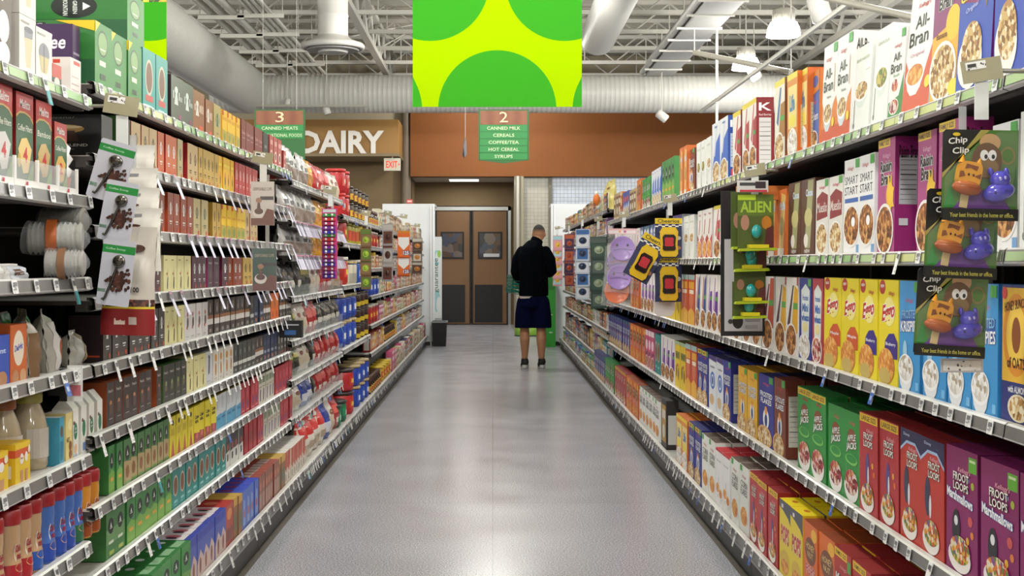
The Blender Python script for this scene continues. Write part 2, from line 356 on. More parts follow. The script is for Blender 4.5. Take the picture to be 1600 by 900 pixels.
# recessed light panel in the door recess
t = thing('recess_light', 'lit rectangular ceiling light in the recess above the swing doors', 'lamp', (-.6, YB+.75, 3.06))
MB().box(-.3, .3, -.3, .3, -.012, .0, M('#fbfaf2', .4, 0, 4)).build('diffuser', t); MB().box(-.33, .33, -.33, .33, -.006, .01, WH).build('frame', t)
lo = area('recess_area', 0, 0, -.03, .5, .5, 14); lo.parent = t
def can(px, py, Y, s, label, tilt):
    t = thing('track_spotlight', label, 'spotlight', PX(px, py, Y), (0, tilt, 0)); MB().lathe([(s*.8, -s*1.4), (s, -s*1.2), (s, s), (s*.5, s*1.3)], M('#dcdad2', .4), 16).build('can', t)
    MB().lathe([(s*.78, -s*1.42), (s*.5, -s*1.3)], M('#3c3c3c', .3), 14).build('lens', t)
    z0 = PX(px, py, Y)[2]; MB().tube([(0, 0, s*1.1), (0, 0, 5.36-z0)], .010, WH, 6).build('bracket', t, rot=(0, -tilt, 0))
can(510, 171, 23.56, .065, 'small white spotlight on the track, above the tan soffit', -.3); can(449, 160, 23.56, .05, 'small white spotlight on the track behind the aisle 3 sign', .2)
can(1034, 181, 23.4, .08, 'white spotlight hanging below the long duct against the orange fascia', -.9); can(1178, 113, 22.4, .1, 'white spotlight beside the lamp over the long duct', -.5)
can(1280, 12, 15.5, .12, 'white spotlight at the top of the frame above the large lamp', -.3)
tag(MB().box(-4.3, -2.2, 23.45, 23.49, -.02, .02, M('#a9a698')).tube([(-2.25, 23.47, 0), (-2.3, 23.47, .5)], .008, WH).tube([(-4.2, 23.47, 0), (-4.2, 23.47, 1.3)], .008, WH).build('light_track', loc=(0, 0, 4.07)), 'thin lighting track in front of the long white duct', 'track')
a = Vector(PX(1085, 82, 19)); b = Vector(PX(1236, 113, 16.5))
tag(MB().tube([a, b], .045, M('#b5b1a2', .5), 4).tube([a, (a.x, a.y, 5.4)], .008, WH, 5).tube([b, (b.x, b.y, 5.4)], .008, WH, 5).build('light_track'), 'pale square beam slanting across below the large lamp', 'beam')
tag(MB().box(3.31, 3.35, 8, 21.5, 3.72, 3.75, M('#e8e5d8', .4)).box(3.31, 3.37, 8, 21.5, 3.75, 3.765, M('#c8c5ba', .5)).tube([(3.33, 10, 3.75), (3.33, 10, 5.34)], .008, WH, 5).tube([(3.33, 20, 3.75), (3.33, 20, 5.34)], .008, WH, 5).build('light_track'), 'long pale track running lengthwise above the cereal boxes', 'track')
a = Vector(PX(1290, -4, 12)); b = Vector(PX(1440, 30, 10.5))
tag(MB().tube([a, b], .035, M('#b5b1a2', .5), 4).tube([a, (a.x, a.y, 5.4)], .008, WH, 5).tube([b, (b.x, b.y, 5.4)], .008, WH, 5).build('light_track'), 'short pale beam slanting at the top above the cereal boxes', 'beam')
tag(MB().tube([(PX(1120, 70, 20)[0], 20, 5.36), PX(1120, 215, 20)], .022, M('#d8d5c8', .4), 8).build('hanging_rod'), 'thin white vertical rod hanging in front of the long duct', 'rod')

# ---------------------------------------------------------------- banners and aisle signs
def dull(c):
    m = bpy.data.materials.new('matt_'+c.strip('#')); m.use_nodes = True; q = m.node_tree.nodes['Principled BSDF']; q.inputs['Base Color'].default_value = lin(c); q.inputs['Roughness'].default_value = 1; q.inputs['Specular IOR Level'].default_value = .05; return m
def banner(loc, W, H, label, photo=False):
    t = thing('hanging_banner', label, 'banner', loc)
    m = MB().box(-W/2, W/2, 0, .004, 0, H, dull('#a0c800')); G = dull('#3a9a24')
    m_ = []
    def circ(cx, cy, r):
        P = []
        for k in range(64):
            q = 2*PI*k/64; P.append((min(1, max(0, cx+r*math.cos(q))), min(H/W, max(0, cy+r*math.sin(q)))))
        m_.append(('p', P, G))
    sp = .795; R = .35
    for row, cy in enumerate((-.015, .74, 1.495)):
        for k in range(-1, 3):
            cx = (.5 if row % 2 == 0 else .1025)+k*sp
            if cx+R > 0 and cx-R < 1: circ(cx, cy, R)
    if photo: m_.append(('r', 0, .62, 1, 1.1, '~leaf'))
    m.decor(m_, lambda u, v, d: ((u-.5)*W, -d, v*W))
    m.build('printed_sheet', t)
    MB().tube([(-W/2, 0, H), (W/2, 0, H)], .012, METAL(), 8).tube([(-W/2+.1, 0, H), (-W/2+.1, 0, 5.9-loc[2])], .003, WH, 5).tube([(W/2-.1, 0, H), (W/2-.1, 0, 5.9-loc[2])], .003, WH, 5).build('hanging_rail', t)
x, y, z = PX(777, 167, 9.5); banner((x, y, z), 1.195, 1.5, 'large lime and green banner with big circles hanging over the aisle')
x, y, z = PX(128, 167, 9.5); banner((x, y, z), 1.195, 1.3, 'green and yellow banner with leaves, partly hidden behind coffee boxes', True)
def sign(px, n, lines, label):
    Y = 16; s = Y/F; t = thing('aisle_sign', label, 'sign', PX(px, 250, Y)); W = 79*s; H = 79*s; m = MB(); G = M('#2f9448', .5)
    m.box(-W/2, W/2, 0, .02, 0, H, M('#2c6e34', .5)); hb = H*.3; P = lambda u, v, d: (u, -d, v)
    D = [('r', -W/2+.02, H-hb, W/2-.02, H-.015, node_mat('sign_wood', ['#8a4f33', '#9c6142'], 10, 'wave', .5, stretch=(.2, 1, 1)))]
    D.append(('t', n, 0, H-hb*.5, .10, .125, M('#efe3b8', .5), .0))
    k = len(lines); hh = (H-hb)/5
    for i, l in enumerate(lines):
        zc = H-hb-(i+.5)*hh; D.append(('r', -W/2+.02, zc-hh*.46, W/2-.02, zc+hh*.46, G))
        D.append(('t', l, 0, zc, min(W*.88, .036*len(l)), hh*.46, M('#dfeec4', .5), .012))
    m.decor(D, P, .0006); m.build('panel', t)
    MB().prism([(-W/2, 0), (0, -.04), (W/2, 0)], 'y', 0, .02, M('#2c6e34')).build('bottom_edge', t)
    MB().tube([(-.2, .01, H), (-.2, .01, 6-PX(px, 250, Y)[2])], .003, WH, 5).tube([(.2, .01, H), (.2, .01, 6-PX(px, 250, Y)[2])], .003, WH, 5).build('cable', t)
sign(787, '2', ['CANNED MILK', 'CEREALS', 'COFFEE/TEA', 'HOT CEREAL', 'SYRUPS'], 'green aisle 2 sign listing canned milk, cereals and coffee')
sign(437, '3', ['CANNED MEATS', 'INTERNATIONAL FOODS', '', '', ''][:2], 'green aisle 3 sign half hidden behind the coffee bags')
t = thing('hanging_ornament', 'thin twisted silver and dark ornament hanging left of the aisle 2 sign'.replace(' left of', ' beside'), 'ornament', PX(727, 232, 14))
MB().prism([(-.012, -.1), (.018, -.06), (.012, .06), (0, .12), (-.02, .02)], 'y', -.004, .004, M('#8f8d90', .3, .6)).prism([(-.03, -.07), (-.005, -.1), (-.01, .1)], 'y', .004, .012, M('#2b2a30', .4)).build('blade', t, rot=(0, 0, .6))
MB().tube([(0, 0, .1), (0, 0, 3.2)], .002, M('#d8d8d8'), 5).build('string', t)
# ---------------------------------------------------------------- shelving
# every level: height of the rail top (m), half-distance of the rail from the aisle centre
XS = 1.10; XB = 1.05
def lv(*s): return [CH-a*XS for a in s]
BAYS_L = [([1.40, 2.62, 3.68], lv(-.4165, -.170, .031, .250, .469, .687)+[.20], 'first'),
          ([3.70, 4.88, 6.10, 7.33], lv(-.46, -.280, -.10, .083, .252, .43, .611, .781)+[.171], 'pods'),
          ([7.33, 8.58, 9.83], lv(-.425, -.22, -.05, .16, .38, .578, .77)+[.171], 'bags'),
          ([9.83, 11.0, 12.1], lv(-.335, -.15, .14, .57)+[.171], 'tubs'),
          ([12.1, 13.26, 14.42, 15.58, 16.74, 17.9, 19.06, 20.2, 21.4], lv(-.335, -.15, .03, .26, .50, .73)+[.171], 'mixed')]
BAYS_R = [([1.66, 2.88, 4.10, 5.53, 6.75, 7.97, 9.2, 10.4, 11.6, 12.9], lv(-.372, -.032, .309, .675)+[.165], 'cereal'),
          ([12.9, 14.2, 15.5, 16.8, 18.2, 19.6, 21.0], lv(-.49, -.27, -.055, .155, .364, .58, .87)+[.165], 'hot')]
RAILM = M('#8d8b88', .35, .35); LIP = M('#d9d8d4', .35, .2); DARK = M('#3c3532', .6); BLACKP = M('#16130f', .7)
GRN = [M('#a9c48c', .4), M('#c9cf8a', .4), M('#8fb878', .4)]
TAG = node_mat('tag_print', ['#f4f4f2', '#f4f4f2', '#55555a', '#eceae6'], 260, 'voronoi', .4, pos=[0, .5, .82, .88], stretch=(1, .5, 1))
def tag_mesh(kind):
    m = MB()
    if kind == 'n': w_, h = .034, .031
    elif kind == 'l': w_, h = .03, .062
    elif kind == 'b': w_, h = .03, .06
    elif kind == 'c': w_, h = .03, .07
    else: w_, h = .036, .085
    col = {'n': TAG, 'l': TAG, 'b': TAG, 'c': TAG, 'p': M('#c9c6dc', .35), 'g': M('#bfe0c0', .35)}[kind]
    out = {'p': -.035, 'g': -.035}.get(kind, -.006 if kind == 'n' else -.018)
    top = .001 if kind == 'n' else .003
    m.add([(-w_/2, -.001, top), (w_/2, -.001, top), (w_/2, out, top-h), (-w_/2, out, top-h), (-w_/2, 0, top), (w_/2, 0, top), (w_/2, out+.001, top-h), (-w_/2, out+.001, top-h)], [(0, 3, 2, 1), (4, 5, 6, 7), (0, 1, 5, 4), (2, 3, 7, 6)], col)
    def seg(a, b, c, x0=-.5, x1=.5): m.add([(w_*x0, out*a-.0018, top-h*a), (w_*x1, out*a-.0018, top-h*a), (w_*x1, out*b-.0018, top-h*b), (w_*x0, out*b-.0018, top-h*b)], [(0, 3, 2, 1)], c)
    if kind == 'b': seg(.45, 1, M('#2c62b8')); seg(.6, .8, M('#e8eef8'), -.25, .25)
    if kind == 'c': seg(.5, 1, M('#3a9aa0'))
    if kind == 'p': seg(0, .15, M('#a05a78'), -.5, .5)
    if kind == 'n': seg(.15, .45, M('#77767a'), -.3, .35); seg(.62, .72, M('#9a999c'), -.35, .2)
    else: seg(.12, .3, M('#5c5c60'), -.3, .35)
    return m.build('price_tag', link=False)
TAGM = {k: tag_mesh(k) for k in 'nlbcpg'}
def shelf_mesh(side, W, X, green, top, base):
    # local frame: y=0 is the rail's face, +y into the shelf, x along the aisle from 0 to W, z=0 the top of the rail
    m = MB(); D = 1.60-X
    h = .034 if not base else .05
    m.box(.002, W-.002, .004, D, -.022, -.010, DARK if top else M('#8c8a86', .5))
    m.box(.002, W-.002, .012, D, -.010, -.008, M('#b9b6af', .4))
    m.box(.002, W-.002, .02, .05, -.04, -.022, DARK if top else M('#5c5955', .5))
    s = MB()
    s.prism([(-.001, -.004), (.014, 0), (.02, -.008), (.012, -.03 if not base else -.05), (-.004, -h)], 'x', .003, W-.003, RAILM) if False else None
    s.add([(.003, .004, 0), (W-.003, .004, 0), (W-.003, -.002, -.004), (.003, -.002, -.004), (W-.003, -.006, -h), (.003, -.006, -h), (W-.003, .006, -h-.004), (.003, .006, -h-.004), (W-.003, .02, 0), (.003, .02, 0), (W-.003, .02, -h), (.003, .02, -h)],
          [(0, 1, 2, 3), (6, 7, 11, 10), (0, 9, 8, 1), (8, 9, 11, 10)], LIP)
    s.add([(.003, -.002, -.004), (W-.003, -.002, -.004), (W-.003, -.006, -h), (.003, -.006, -h)], [(0, 1, 2, 3)], RAILM)
    s.add([(.003, -.006, -h), (W-.003, -.006, -h), (W-.003, -.0075, -h+.004), (.003, -.0075, -h+.004), (W-.003, .006, -h-.004), (.003, .006, -h-.004)], [(0, 1, 2, 3), (0, 5, 4, 1)], LIP)
    if base: s.add([(.003, .006, -h-.003), (W-.003, .006, -h-.003), (W-.003, .006, -h-.02), (.003, .006, -h-.02)], [(0, 1, 2, 3)], M('#a09f9b'))
    if green:
        r = rng('g', W, X); x = .01
        while x < W-.02:
            w_ = min(r.uniform(.12, .5), W-.01-x); s.add([(x, -.0035, -.008), (x+w_-.004, -.0035, -.008), (x+w_-.004, -.0066, -h+.006), (x, -.0066, -h+.006)], [(0, 1, 2, 3)], r.choice(GRN)); x += w_
    return m.build('shelf', link=False), s.build('price_rail', link=False)
BAYPH = {}
def side_rot(side): return PI/2 if side < 0 else -PI/2
def bays(side, spec):
    aisle = 'coffee' if side < 0 else 'cereal'; nb = 0
    for Ys, Z, kind in spec:
        for i in range(len(Ys)-1):
            Y0, Y1 = Ys[i], Ys[i+1]; W = Y1-Y0; nb += 1
            # frame: left side local +x runs away from the camera, right side local +x runs towards it
            org = (side*XS, Y0 if side < 0 else Y1, 0)
            t = thing('shelving_unit', f'{ordn(nb-1)} metal shelving bay counted from the camera on the {aisle} side', 'shelving unit', org, (0, 0, side_rot(side)), f'shelving bays on the {aisle} side')
            top = max(Z)
            MB().box(0, W, .485, .50, .02, top+.12, BLACKP).build('back_panel', t)
            for x in (0.0, W-.0): MB().box(x-.012 if x else 0, x+.012 if not x else x, .455, .485, 0, top+.14, M('#55524e', .5)).build('upright', t)
            k = MB().box(.002, W-.002, -.034, -.02, .0, .088, M('#2e2b29', .45)).box(.002, W-.002, -.02, .48, .02, .09, M('#2e2b29', .5))
            if side > 0: k = MB().box(.002, W-.002, -.034, -.02, .0, .088, M('#2a2c28', .45)).box(.002, W-.002, -.02, .48, .02, .09, M('#2e2b29', .5))
            k.build('kick_plate', t)
            for j, z in enumerate(Z):
                base = j == len(Z)-1; X = XB-.01 if base else XS
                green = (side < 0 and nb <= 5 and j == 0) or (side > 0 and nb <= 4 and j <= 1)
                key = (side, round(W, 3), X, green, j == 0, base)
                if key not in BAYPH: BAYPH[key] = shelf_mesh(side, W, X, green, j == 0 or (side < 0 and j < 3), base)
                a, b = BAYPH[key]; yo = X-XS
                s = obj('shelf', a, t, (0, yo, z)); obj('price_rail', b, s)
                r = rng('tag', side, nb, j); ymid = (Y0+Y1)/2
                sp = .125 if ymid < 7.3 else (.10 if ymid < 12 else .12); x = r.uniform(.03, .12)
                if kind == 'bags': sp = .045
                if kind in ('tubs',): sp = .06
                if kind == 'pods' and j < 1: sp = .13
                if (side > 0 and Y1 < 2.9) or (side < 0 and Y1 < 2.7): x = 9
                while x < W-.03:
                    kd = 'n'; q = r.random()
                    if side < 0 and kind == 'pods' and j in (1, 2, 3) and q < .55: kd = 'p'
                    elif side < 0 and kind == 'pods' and j in (3, 4, 5) and q < .5: kd = 'l'
                    elif side < 0 and kind == 'bags' and j in (1, 2): kd = 'p'
                    elif q < .06: kd = 'b'
                    elif q < .09 and side < 0: kd = 'c'
                    elif q > .95: kd = 'l'
                    if base and kd == 'n' and q > .5 and ymid > 4: kd = 'l'
                    obj('price_tag', TAGM[kd], s, (x, -.006, -.003), (0, 0, r.uniform(-.05, .05))); x += sp*r.uniform(.7, 1.45)
bays(-1, BAYS_L); bays(1, BAYS_R)
for side in (-1, 1):   # white end displays closing the gondolas
    t = thing('end_display', 'tall white end display closing the shelves on the '+('coffee' if side < 0 else 'cereal')+' side', 'display', (side*1.35, 21.55, 0))
    P = M('#e9edee', .35)
    top = 2.27
    MB().box(-.42, .42, 0, .03, .06, top, P).build('side_panel', t); MB().box(-.42, .42, .03, .75, .06, .16, P).box(-.42, .42, .03, .75, top-.04, top, P).build('body', t)
    for x in (-side*.36, -side*.40): MB().box(x-.012, x+.012, -.03, .0, 0, top-.02, M('#f4f6f6', .3)).build('post', t)
    MB().box(-.43, .43, -.01, .77, 0, .06, M('#2c2c2c', .5)).build('plinth', t)
t = thing('guarantee_sign', 'narrow white upright sign reading guarantee beside the white end display', 'sign', (-.91, 21.9, .42))
m = MB().box(-.075, .075, 0, .02, 0, 1.33, M('#e6ebea', .4)); P = lambda u, v, d: (u, -d, v)
m.decor([('e', -.005, .98, .05, .13, M('#9fd0d4')), ('e', .02, 1.0, .045, .09, M('#e6ebea')), ('e', .035, 1.05, .03, .06, M('#9ccb5a')), ('e', .0, .28, .055, .18, M('#9fd0d4')), ('e', .03, .22, .04, .13, M('#e6ebea')), ('t', 'guarantee', .0, .70, .075, .56, M('#3c6a50'), .0, 0, 0, 1)], P, .0006)
m.build('panel', t); MB().box(-.08, .08, .02, .05, -.42, 1.3, M('#c8cccb')).build('post', t)
t = thing('waste_bin', 'black waste bin with a pale liner rim beside the end display', 'bin', PX(687, 540, 21.4)); t.location.z = 0
MB().prism([(-.10, 0), (.10, 0), (.115, .38), (-.115, .38)], 'y', -.13, .13, M('#060807', .6)).build('body', t)
MB().box(-.125, .125, -.14, .14, .375, .40, M('#8f9795', .4)).box(-.105, .105, -.12, .12, .38, .405, M('#20201f')).build('rim', t)
t = thing('promotional_stand', 'tall green cardboard stand behind the shopper beside the cereal shelves', 'display stand', (.885, 21.2, 0))
MB().box(-.10, .10, -.1, .2, 0, 1.17, M('#2c9a2c', .5)).build('body', t)
m = MB(); m.decor([('r', .0, .22, .05, .24, '#c8e0c0'), ('r', .0, .5, .05, .52, '#c8e0c0'), ('r', -.08, .9, .08, 1.1, '#1f7a2a')], lambda u, v, d: (u, -.1-d, v), .001); m.build('print', t)
t = thing('low_dump_bin', 'low rounded lime green base behind the legs of the shopper', 'display stand', (.61, 24.4, 0))
MB().lathe([(.2, 0), (.215, .02), (.215, .13), (.19, .15)], M('#86b43a', .4), 24).build('body', t); MB().lathe([(.218, 0), (.218, .02)], M('#33402a'), 24).build('rim', t)

# ---------------------------------------------------------------- cartons
def carton(W, H, D, art, bg, side=None, topc=None, body=None):
    m = MB(); b = body or bg
    m.box(-W/2, W/2, 0, D, 0, H, M(b) if isinstance(b, str) else b)
    m.decor([('r', 0, 0, 1, 1, bg)]+art, lambda u, v, d: ((u-.5)*W, -d, v*H))
    sd = side if side is not None else []
    if sd:
        m.decor(sd, lambda u, v, d: (W/2+d, u*D, v*H)); m.decor(sd, lambda u, v, d: (-W/2-d, (1-u)*D, v*H))
    if topc: m.decor(topc, lambda u, v, d: ((u-.5)*W, v*D, H+d))
    return m.build('carton', link=False)
W_ = '#f1f0ea'
def bowl(cx, cy, rx, ry, fl='~flake', c='#f6f4ee'): return [('e', cx, cy, rx*1.14, ry*1.14, c), ('e', cx, cy, rx, ry, fl)]
def deep(cx, cy, rx, ry, fl='~flake', c='#dfe3e6'):
    return [('p', [(cx-rx*1.12, cy), (cx+rx*1.12, cy), (cx+rx*.8, cy-ry*.9), (cx+rx*.35, cy-ry*1.35), (cx-rx*.35, cy-ry*1.35), (cx-rx*.8, cy-ry*.9)], c), ('e', cx, cy, rx*1.14, ry*.85, '#ffffff'), ('e', cx, cy+ry*.05, rx, ry*.72, fl)]
def T(s, x, y, w, h, c, b=.02, sh=0, sl=0, ver=0): return ('t', s, x, y, w, h, c, b, sh, sl, ver)
def TO(s, x, y, w, h, c, oc, b=.01, sh=0, sl=0): return [('t', s, x, y, w*1.03, h*1.06, oc, b+.06, sh, sl), ('t', s, x, y, w, h, c, b, sh, sl)]
KG = lambda x, y, w=.3, c='#c8283c': T("Kellogg's", x, y, w, .05, c, .01, .3)
def nutri(c1='#e8e8e6', y0=.12, y1=.72, head=None, hc='#ffffff'):
    a = [('r', .16, y0, .84, y1, c1)]
    n = 9
    for i in range(n): y = y0+(y1-y0)*(i+1)/(n+1); a.append(('r', .2, y-.003, .8, y+(.006 if i in (2, 5) else .001), '#44444a'))
    if head: a.append(T(head, .5, .87, .72, .11, hc, .02))
    return a
GB = [('r', .72, .9, .97, .99, '#4aa84a')]
DS = {}
def D_(name, bg, art, side=None, top=None, body=None): DS[name] = (bg, art, side, top, body)
# cereals
D_('allbran_o', '#f3f3ef', [('p', [(0, 0), (1, 0), (1, .46), (.78, .38), (.66, .26), (.4, .2), (.2, .3), (0, .44)], '#dd7a2a'), ('p', [(0, 0), (1, 0), (1, .16), (0, .16)], '#cf4f28')]+deep(.42, .3, .27, .13, '~nuts', '#d2dbe2')+[KG(.4, .85, .4), T('All-', .42, .71, .5, .1, '#151515', .01), T('Bran', .42, .585, .66, .11, '#151515', .01), T('flakes', .5, .47, .3, .025, '#888888'), ('r', .84, .5, .87, .78, '#b8763a'), ('e', .85, .2, .09, .045, '#f0d838')]+GB, nutri(head='All-Bran', hc='#333333'))
D_('allbran_r', '#f3f3ef', [('p', [(0, 0), (1, 0), (1, .55), (.8, .36), (.68, .22), (.3, .2), (.15, .34), (0, .44)], '#d3502c')]+deep(.4, .29, .3, .12, '~corn', '#eef0f0')+[KG(.52, .86, .45), T('All-', .5, .73, .5, .1, '#151515', .01), T('Bran', .42, .6, .7, .12, '#151515', .01), T('Original', .42, .46, .5, .04, '#c87898', 0), ('e', .9, .2, .1, .05, '#f0d838')]+GB, nutri())
D_('allbran_g', '#f3f3ef', [('p', [(0, 0), (1, 0), (1, .5), (.7, .25), (0, .2)], '#3f8a40')]+bowl(.4, .38, .22, .07, '~berry')+bowl(.4, .14, .3, .08, '~berry')+[KG(.5, .82, .5), T('All-', .5, .7, .55, .09, '#151515', .01), T('Bran', .45, .58, .75, .11, '#151515', .01), T('Buds', .5, .49, .4, .035, '#4a8a4a', 0)]+GB, nutri())
D_('granola', '#eff1ec', deep(.5, .48, .34, .14, '~nuts', '#dfe6e0')+[T('BEAR NAKED', .5, .85, .7, .035, '#a8b48a', 0), ('r', .14, .1, .17, .4, '#7a8278'), ('e', .15, .1, .05, .03, '#7a8278')]+[('r', .7, .7, .95, .705, '#c8a0a0')], nutri('#dfe2de'), [('r', 0, 0, 1, 1, '#6b4424')])
D_('granola_g', '#eff1ec', deep(.5, .48, .34, .14, '~green', '#dfe6e0')+[T('GRANOLA', .5, .85, .7, .035, '#a8b48a', 0), ('r', .14, .1, .17, .4, '#7a8278'), ('e', .15, .1, .05, .03, '#7a8278')], nutri('#dfe2de'), [('r', 0, 0, 1, 1, '#6b4424')])
D_('banana', '#8c3a74', [('p', [(0, 0), (1, 0), (1, .6), (.6, .56), (0, .5)], '#efb23a'), ('e', .75, .56, .26, .13, '#f4c83a')]+TO('Raisin', .45, .87, .62, .1, '#1c1418', '#ffffff', .03, .1)+TO('Bran', .45, .74, .52, .1, '#1c1418', '#ffffff', .03, .1)+[T('Banana', .36, .5, .4, .045, '#7a4a1a')]+bowl(.45, .22, .44, .2, '~nuts')+[('e', .88, .08, .2, .06, '#f3e04a')], nutri(), [('r', 0, 0, 1, 1, '#7a1a5c')])
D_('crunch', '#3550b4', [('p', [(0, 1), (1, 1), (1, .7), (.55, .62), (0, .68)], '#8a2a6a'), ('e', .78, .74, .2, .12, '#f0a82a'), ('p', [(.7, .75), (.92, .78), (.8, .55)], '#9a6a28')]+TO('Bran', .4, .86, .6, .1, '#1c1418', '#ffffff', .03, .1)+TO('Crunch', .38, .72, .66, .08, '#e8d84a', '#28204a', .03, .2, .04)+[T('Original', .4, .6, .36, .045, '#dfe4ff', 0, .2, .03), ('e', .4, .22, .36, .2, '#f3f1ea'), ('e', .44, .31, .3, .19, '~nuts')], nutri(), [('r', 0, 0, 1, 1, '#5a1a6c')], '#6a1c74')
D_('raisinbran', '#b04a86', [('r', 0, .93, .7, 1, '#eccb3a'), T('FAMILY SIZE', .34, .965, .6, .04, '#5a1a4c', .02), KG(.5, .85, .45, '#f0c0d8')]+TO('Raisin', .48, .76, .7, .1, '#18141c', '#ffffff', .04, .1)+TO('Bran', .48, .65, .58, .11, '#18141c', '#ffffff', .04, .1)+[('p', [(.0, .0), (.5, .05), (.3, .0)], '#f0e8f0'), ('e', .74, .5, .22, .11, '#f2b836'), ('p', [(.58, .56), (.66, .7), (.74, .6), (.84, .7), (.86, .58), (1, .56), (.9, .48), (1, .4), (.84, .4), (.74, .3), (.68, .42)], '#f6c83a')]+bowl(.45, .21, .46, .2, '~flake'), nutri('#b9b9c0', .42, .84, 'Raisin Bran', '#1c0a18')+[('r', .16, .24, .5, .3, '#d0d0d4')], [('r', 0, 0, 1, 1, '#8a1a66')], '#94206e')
D_('smartstart', '#f3f3f3', [KG(.4, .9, .4), T('SMART', .46, .78, .82, .085, '#26282c', 0), T('START', .46, .67, .82, .085, '#26282c', 0), ('r', .06, .545, .9, .59, '#3a68b4'), ('r', .82, .02, 1, .1, '#7aa8d8')]+bowl(.5, .3, .46, .2, '~flake')+[('e', .62, .34, .12, .05, '#ffffff')]+GB, nutri(), [('r', 0, 0, 1, 1, '#d8dde4')])
D_('mueslix', '#e8e6de', [('p', [(.06, .46), (.94, .5), (.96, .78), (.5, .84), (.06, .76)], '#8e2830'), KG(.5, .89, .5)]+[T('Mueslix', .5, .63, .82, .13, '#f4e8e0', .01, .15)]+bowl(.5, .22, .42, .19, '~nuts')+GB, nutri())
D_('cocoa', '#5a3424', [('p', [(.3, .1), (.7, .1), (.9, .98), (.5, .98)], '#a8a878'), T('Cocoa', .6, .82, .5, .1, '#cfe0f4', .04), ('e', .55, .5, .28, .12, '#c8c084'), ('e', .4, .2, .16, .09, '#efe6da'), T('NEW', .5, .06, .4, .05, '#f0e8e0')], nutri('#c8beb0'), [('r', 0, 0, 1, 1, '#4a2a1c')])
D_('orangebox', '#d8702a', [('p', [(.3, .1), (.7, .05), (.9, .9), (.5, .95)], '#e8c070'), T('Puffs', .6, .75, .5, .12, '#cfe0f4', .04), ('e', .55, .45, .25, .14, '#b8a060'), ('r', .2, 0, .8, .12, '#e8e0d0')], nutri('#e8c8a8'), [('r', 0, 0, 1, 1, '#d8702a')])
D_('redwhite', '#ece9e4', [('p', [(0, 0), (1, 0), (1, .5), (.5, .35), (0, .5)], '#b83a38')]+bowl(.45, .2, .4, .17, '~corn')+[KG(.5, .9, .5), ('p', [(.3, .5), (.5, .8), (.62, .8), (.42, .5)], '#c83a40')], nutri())
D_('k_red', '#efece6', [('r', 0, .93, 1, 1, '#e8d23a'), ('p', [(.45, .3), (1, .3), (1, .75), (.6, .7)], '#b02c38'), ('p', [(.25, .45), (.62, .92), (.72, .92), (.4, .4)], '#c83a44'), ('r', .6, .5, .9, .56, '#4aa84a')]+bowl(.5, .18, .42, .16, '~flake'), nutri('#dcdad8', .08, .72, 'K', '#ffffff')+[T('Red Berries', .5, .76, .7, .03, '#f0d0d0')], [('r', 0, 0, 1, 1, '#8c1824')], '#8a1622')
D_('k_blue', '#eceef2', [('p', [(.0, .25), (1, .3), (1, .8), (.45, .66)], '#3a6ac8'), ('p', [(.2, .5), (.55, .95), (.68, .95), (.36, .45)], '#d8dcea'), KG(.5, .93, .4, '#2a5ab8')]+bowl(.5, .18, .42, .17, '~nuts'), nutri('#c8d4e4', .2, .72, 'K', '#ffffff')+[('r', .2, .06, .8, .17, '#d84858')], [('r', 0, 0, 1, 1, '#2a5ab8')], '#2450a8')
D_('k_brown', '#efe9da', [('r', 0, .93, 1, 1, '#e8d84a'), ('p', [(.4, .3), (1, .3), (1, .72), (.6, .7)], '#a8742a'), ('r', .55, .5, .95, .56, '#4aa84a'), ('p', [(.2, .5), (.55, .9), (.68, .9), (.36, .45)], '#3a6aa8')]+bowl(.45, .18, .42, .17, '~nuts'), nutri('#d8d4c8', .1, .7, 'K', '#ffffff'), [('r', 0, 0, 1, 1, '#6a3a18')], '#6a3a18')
D_('k_yellow', '#efece6', [('p', [(.45, .28), (1, .3), (1, .85), (.7, .9)], '#eab02a'), ('r', .6, .6, .98, .68, '#5aa84a'), ('p', [(.1, .4), (.55, .9), (.65, .9), (.3, .35)], '#5a3a34'), ('r', .9, .9, 1, 1, '#b83028')]+bowl(.45, .2, .44, .19, '~flake'), nutri(), [('r', 0, 0, 1, 1, '#e8c8a0')])
D_('k_orange', '#efece6', [('p', [(.45, .28), (1, .3), (1, .98), (.7, .98)], '#c8502a'), ('r', .6, .6, .98, .68, '#5aa84a'), ('p', [(.1, .4), (.55, .9), (.65, .9), (.3, .35)], '#7a2a34')]+bowl(.45, .2, .44, .19, '~flake'), nutri())
D_('k_purple', '#efece6', [('p', [(.4, .28), (1, .3), (1, .72), (.6, .7)], '#6a2a94'), ('r', .6, .55, .98, .62, '#5aa84a'), ('p', [(.2, .4), (.5, .95), (.62, .95), (.4, .35)], '#b88ad0')]+bowl(.45, .18, .44, .16, '~flake'), nutri())
D_('k_navy', '#efece6', [('p', [(.4, .28), (1, .3), (1, .98), (.7, .9)], '#2a4a9a'), ('r', .6, .55, .98, .62, '#5aa84a'), ('p', [(.2, .4), (.5, .95), (.62, .95), (.4, .35)], '#c86a5a')]+bowl(.45, .18, .44, .16, '~flake'), nutri())
D_('miniwheat', '#2c3a8c', [('p', [(.2, .28), (.8, .28), (.85, .85), (.5, .93), (.15, .85)], '#dfe8e4'), T('frosted', .5, .76, .5, .07, '#2a58a8', .03), T('Mini', .5, .64, .5, .1, '#3a6ab8', .04), T('wheats', .5, .52, .6, .09, '#3a6ab8', .04), ('e', .5, .4, .22, .06, '#efe3a0')]+bowl(.45, .16, .42, .14, '~white')+GB, nutri())
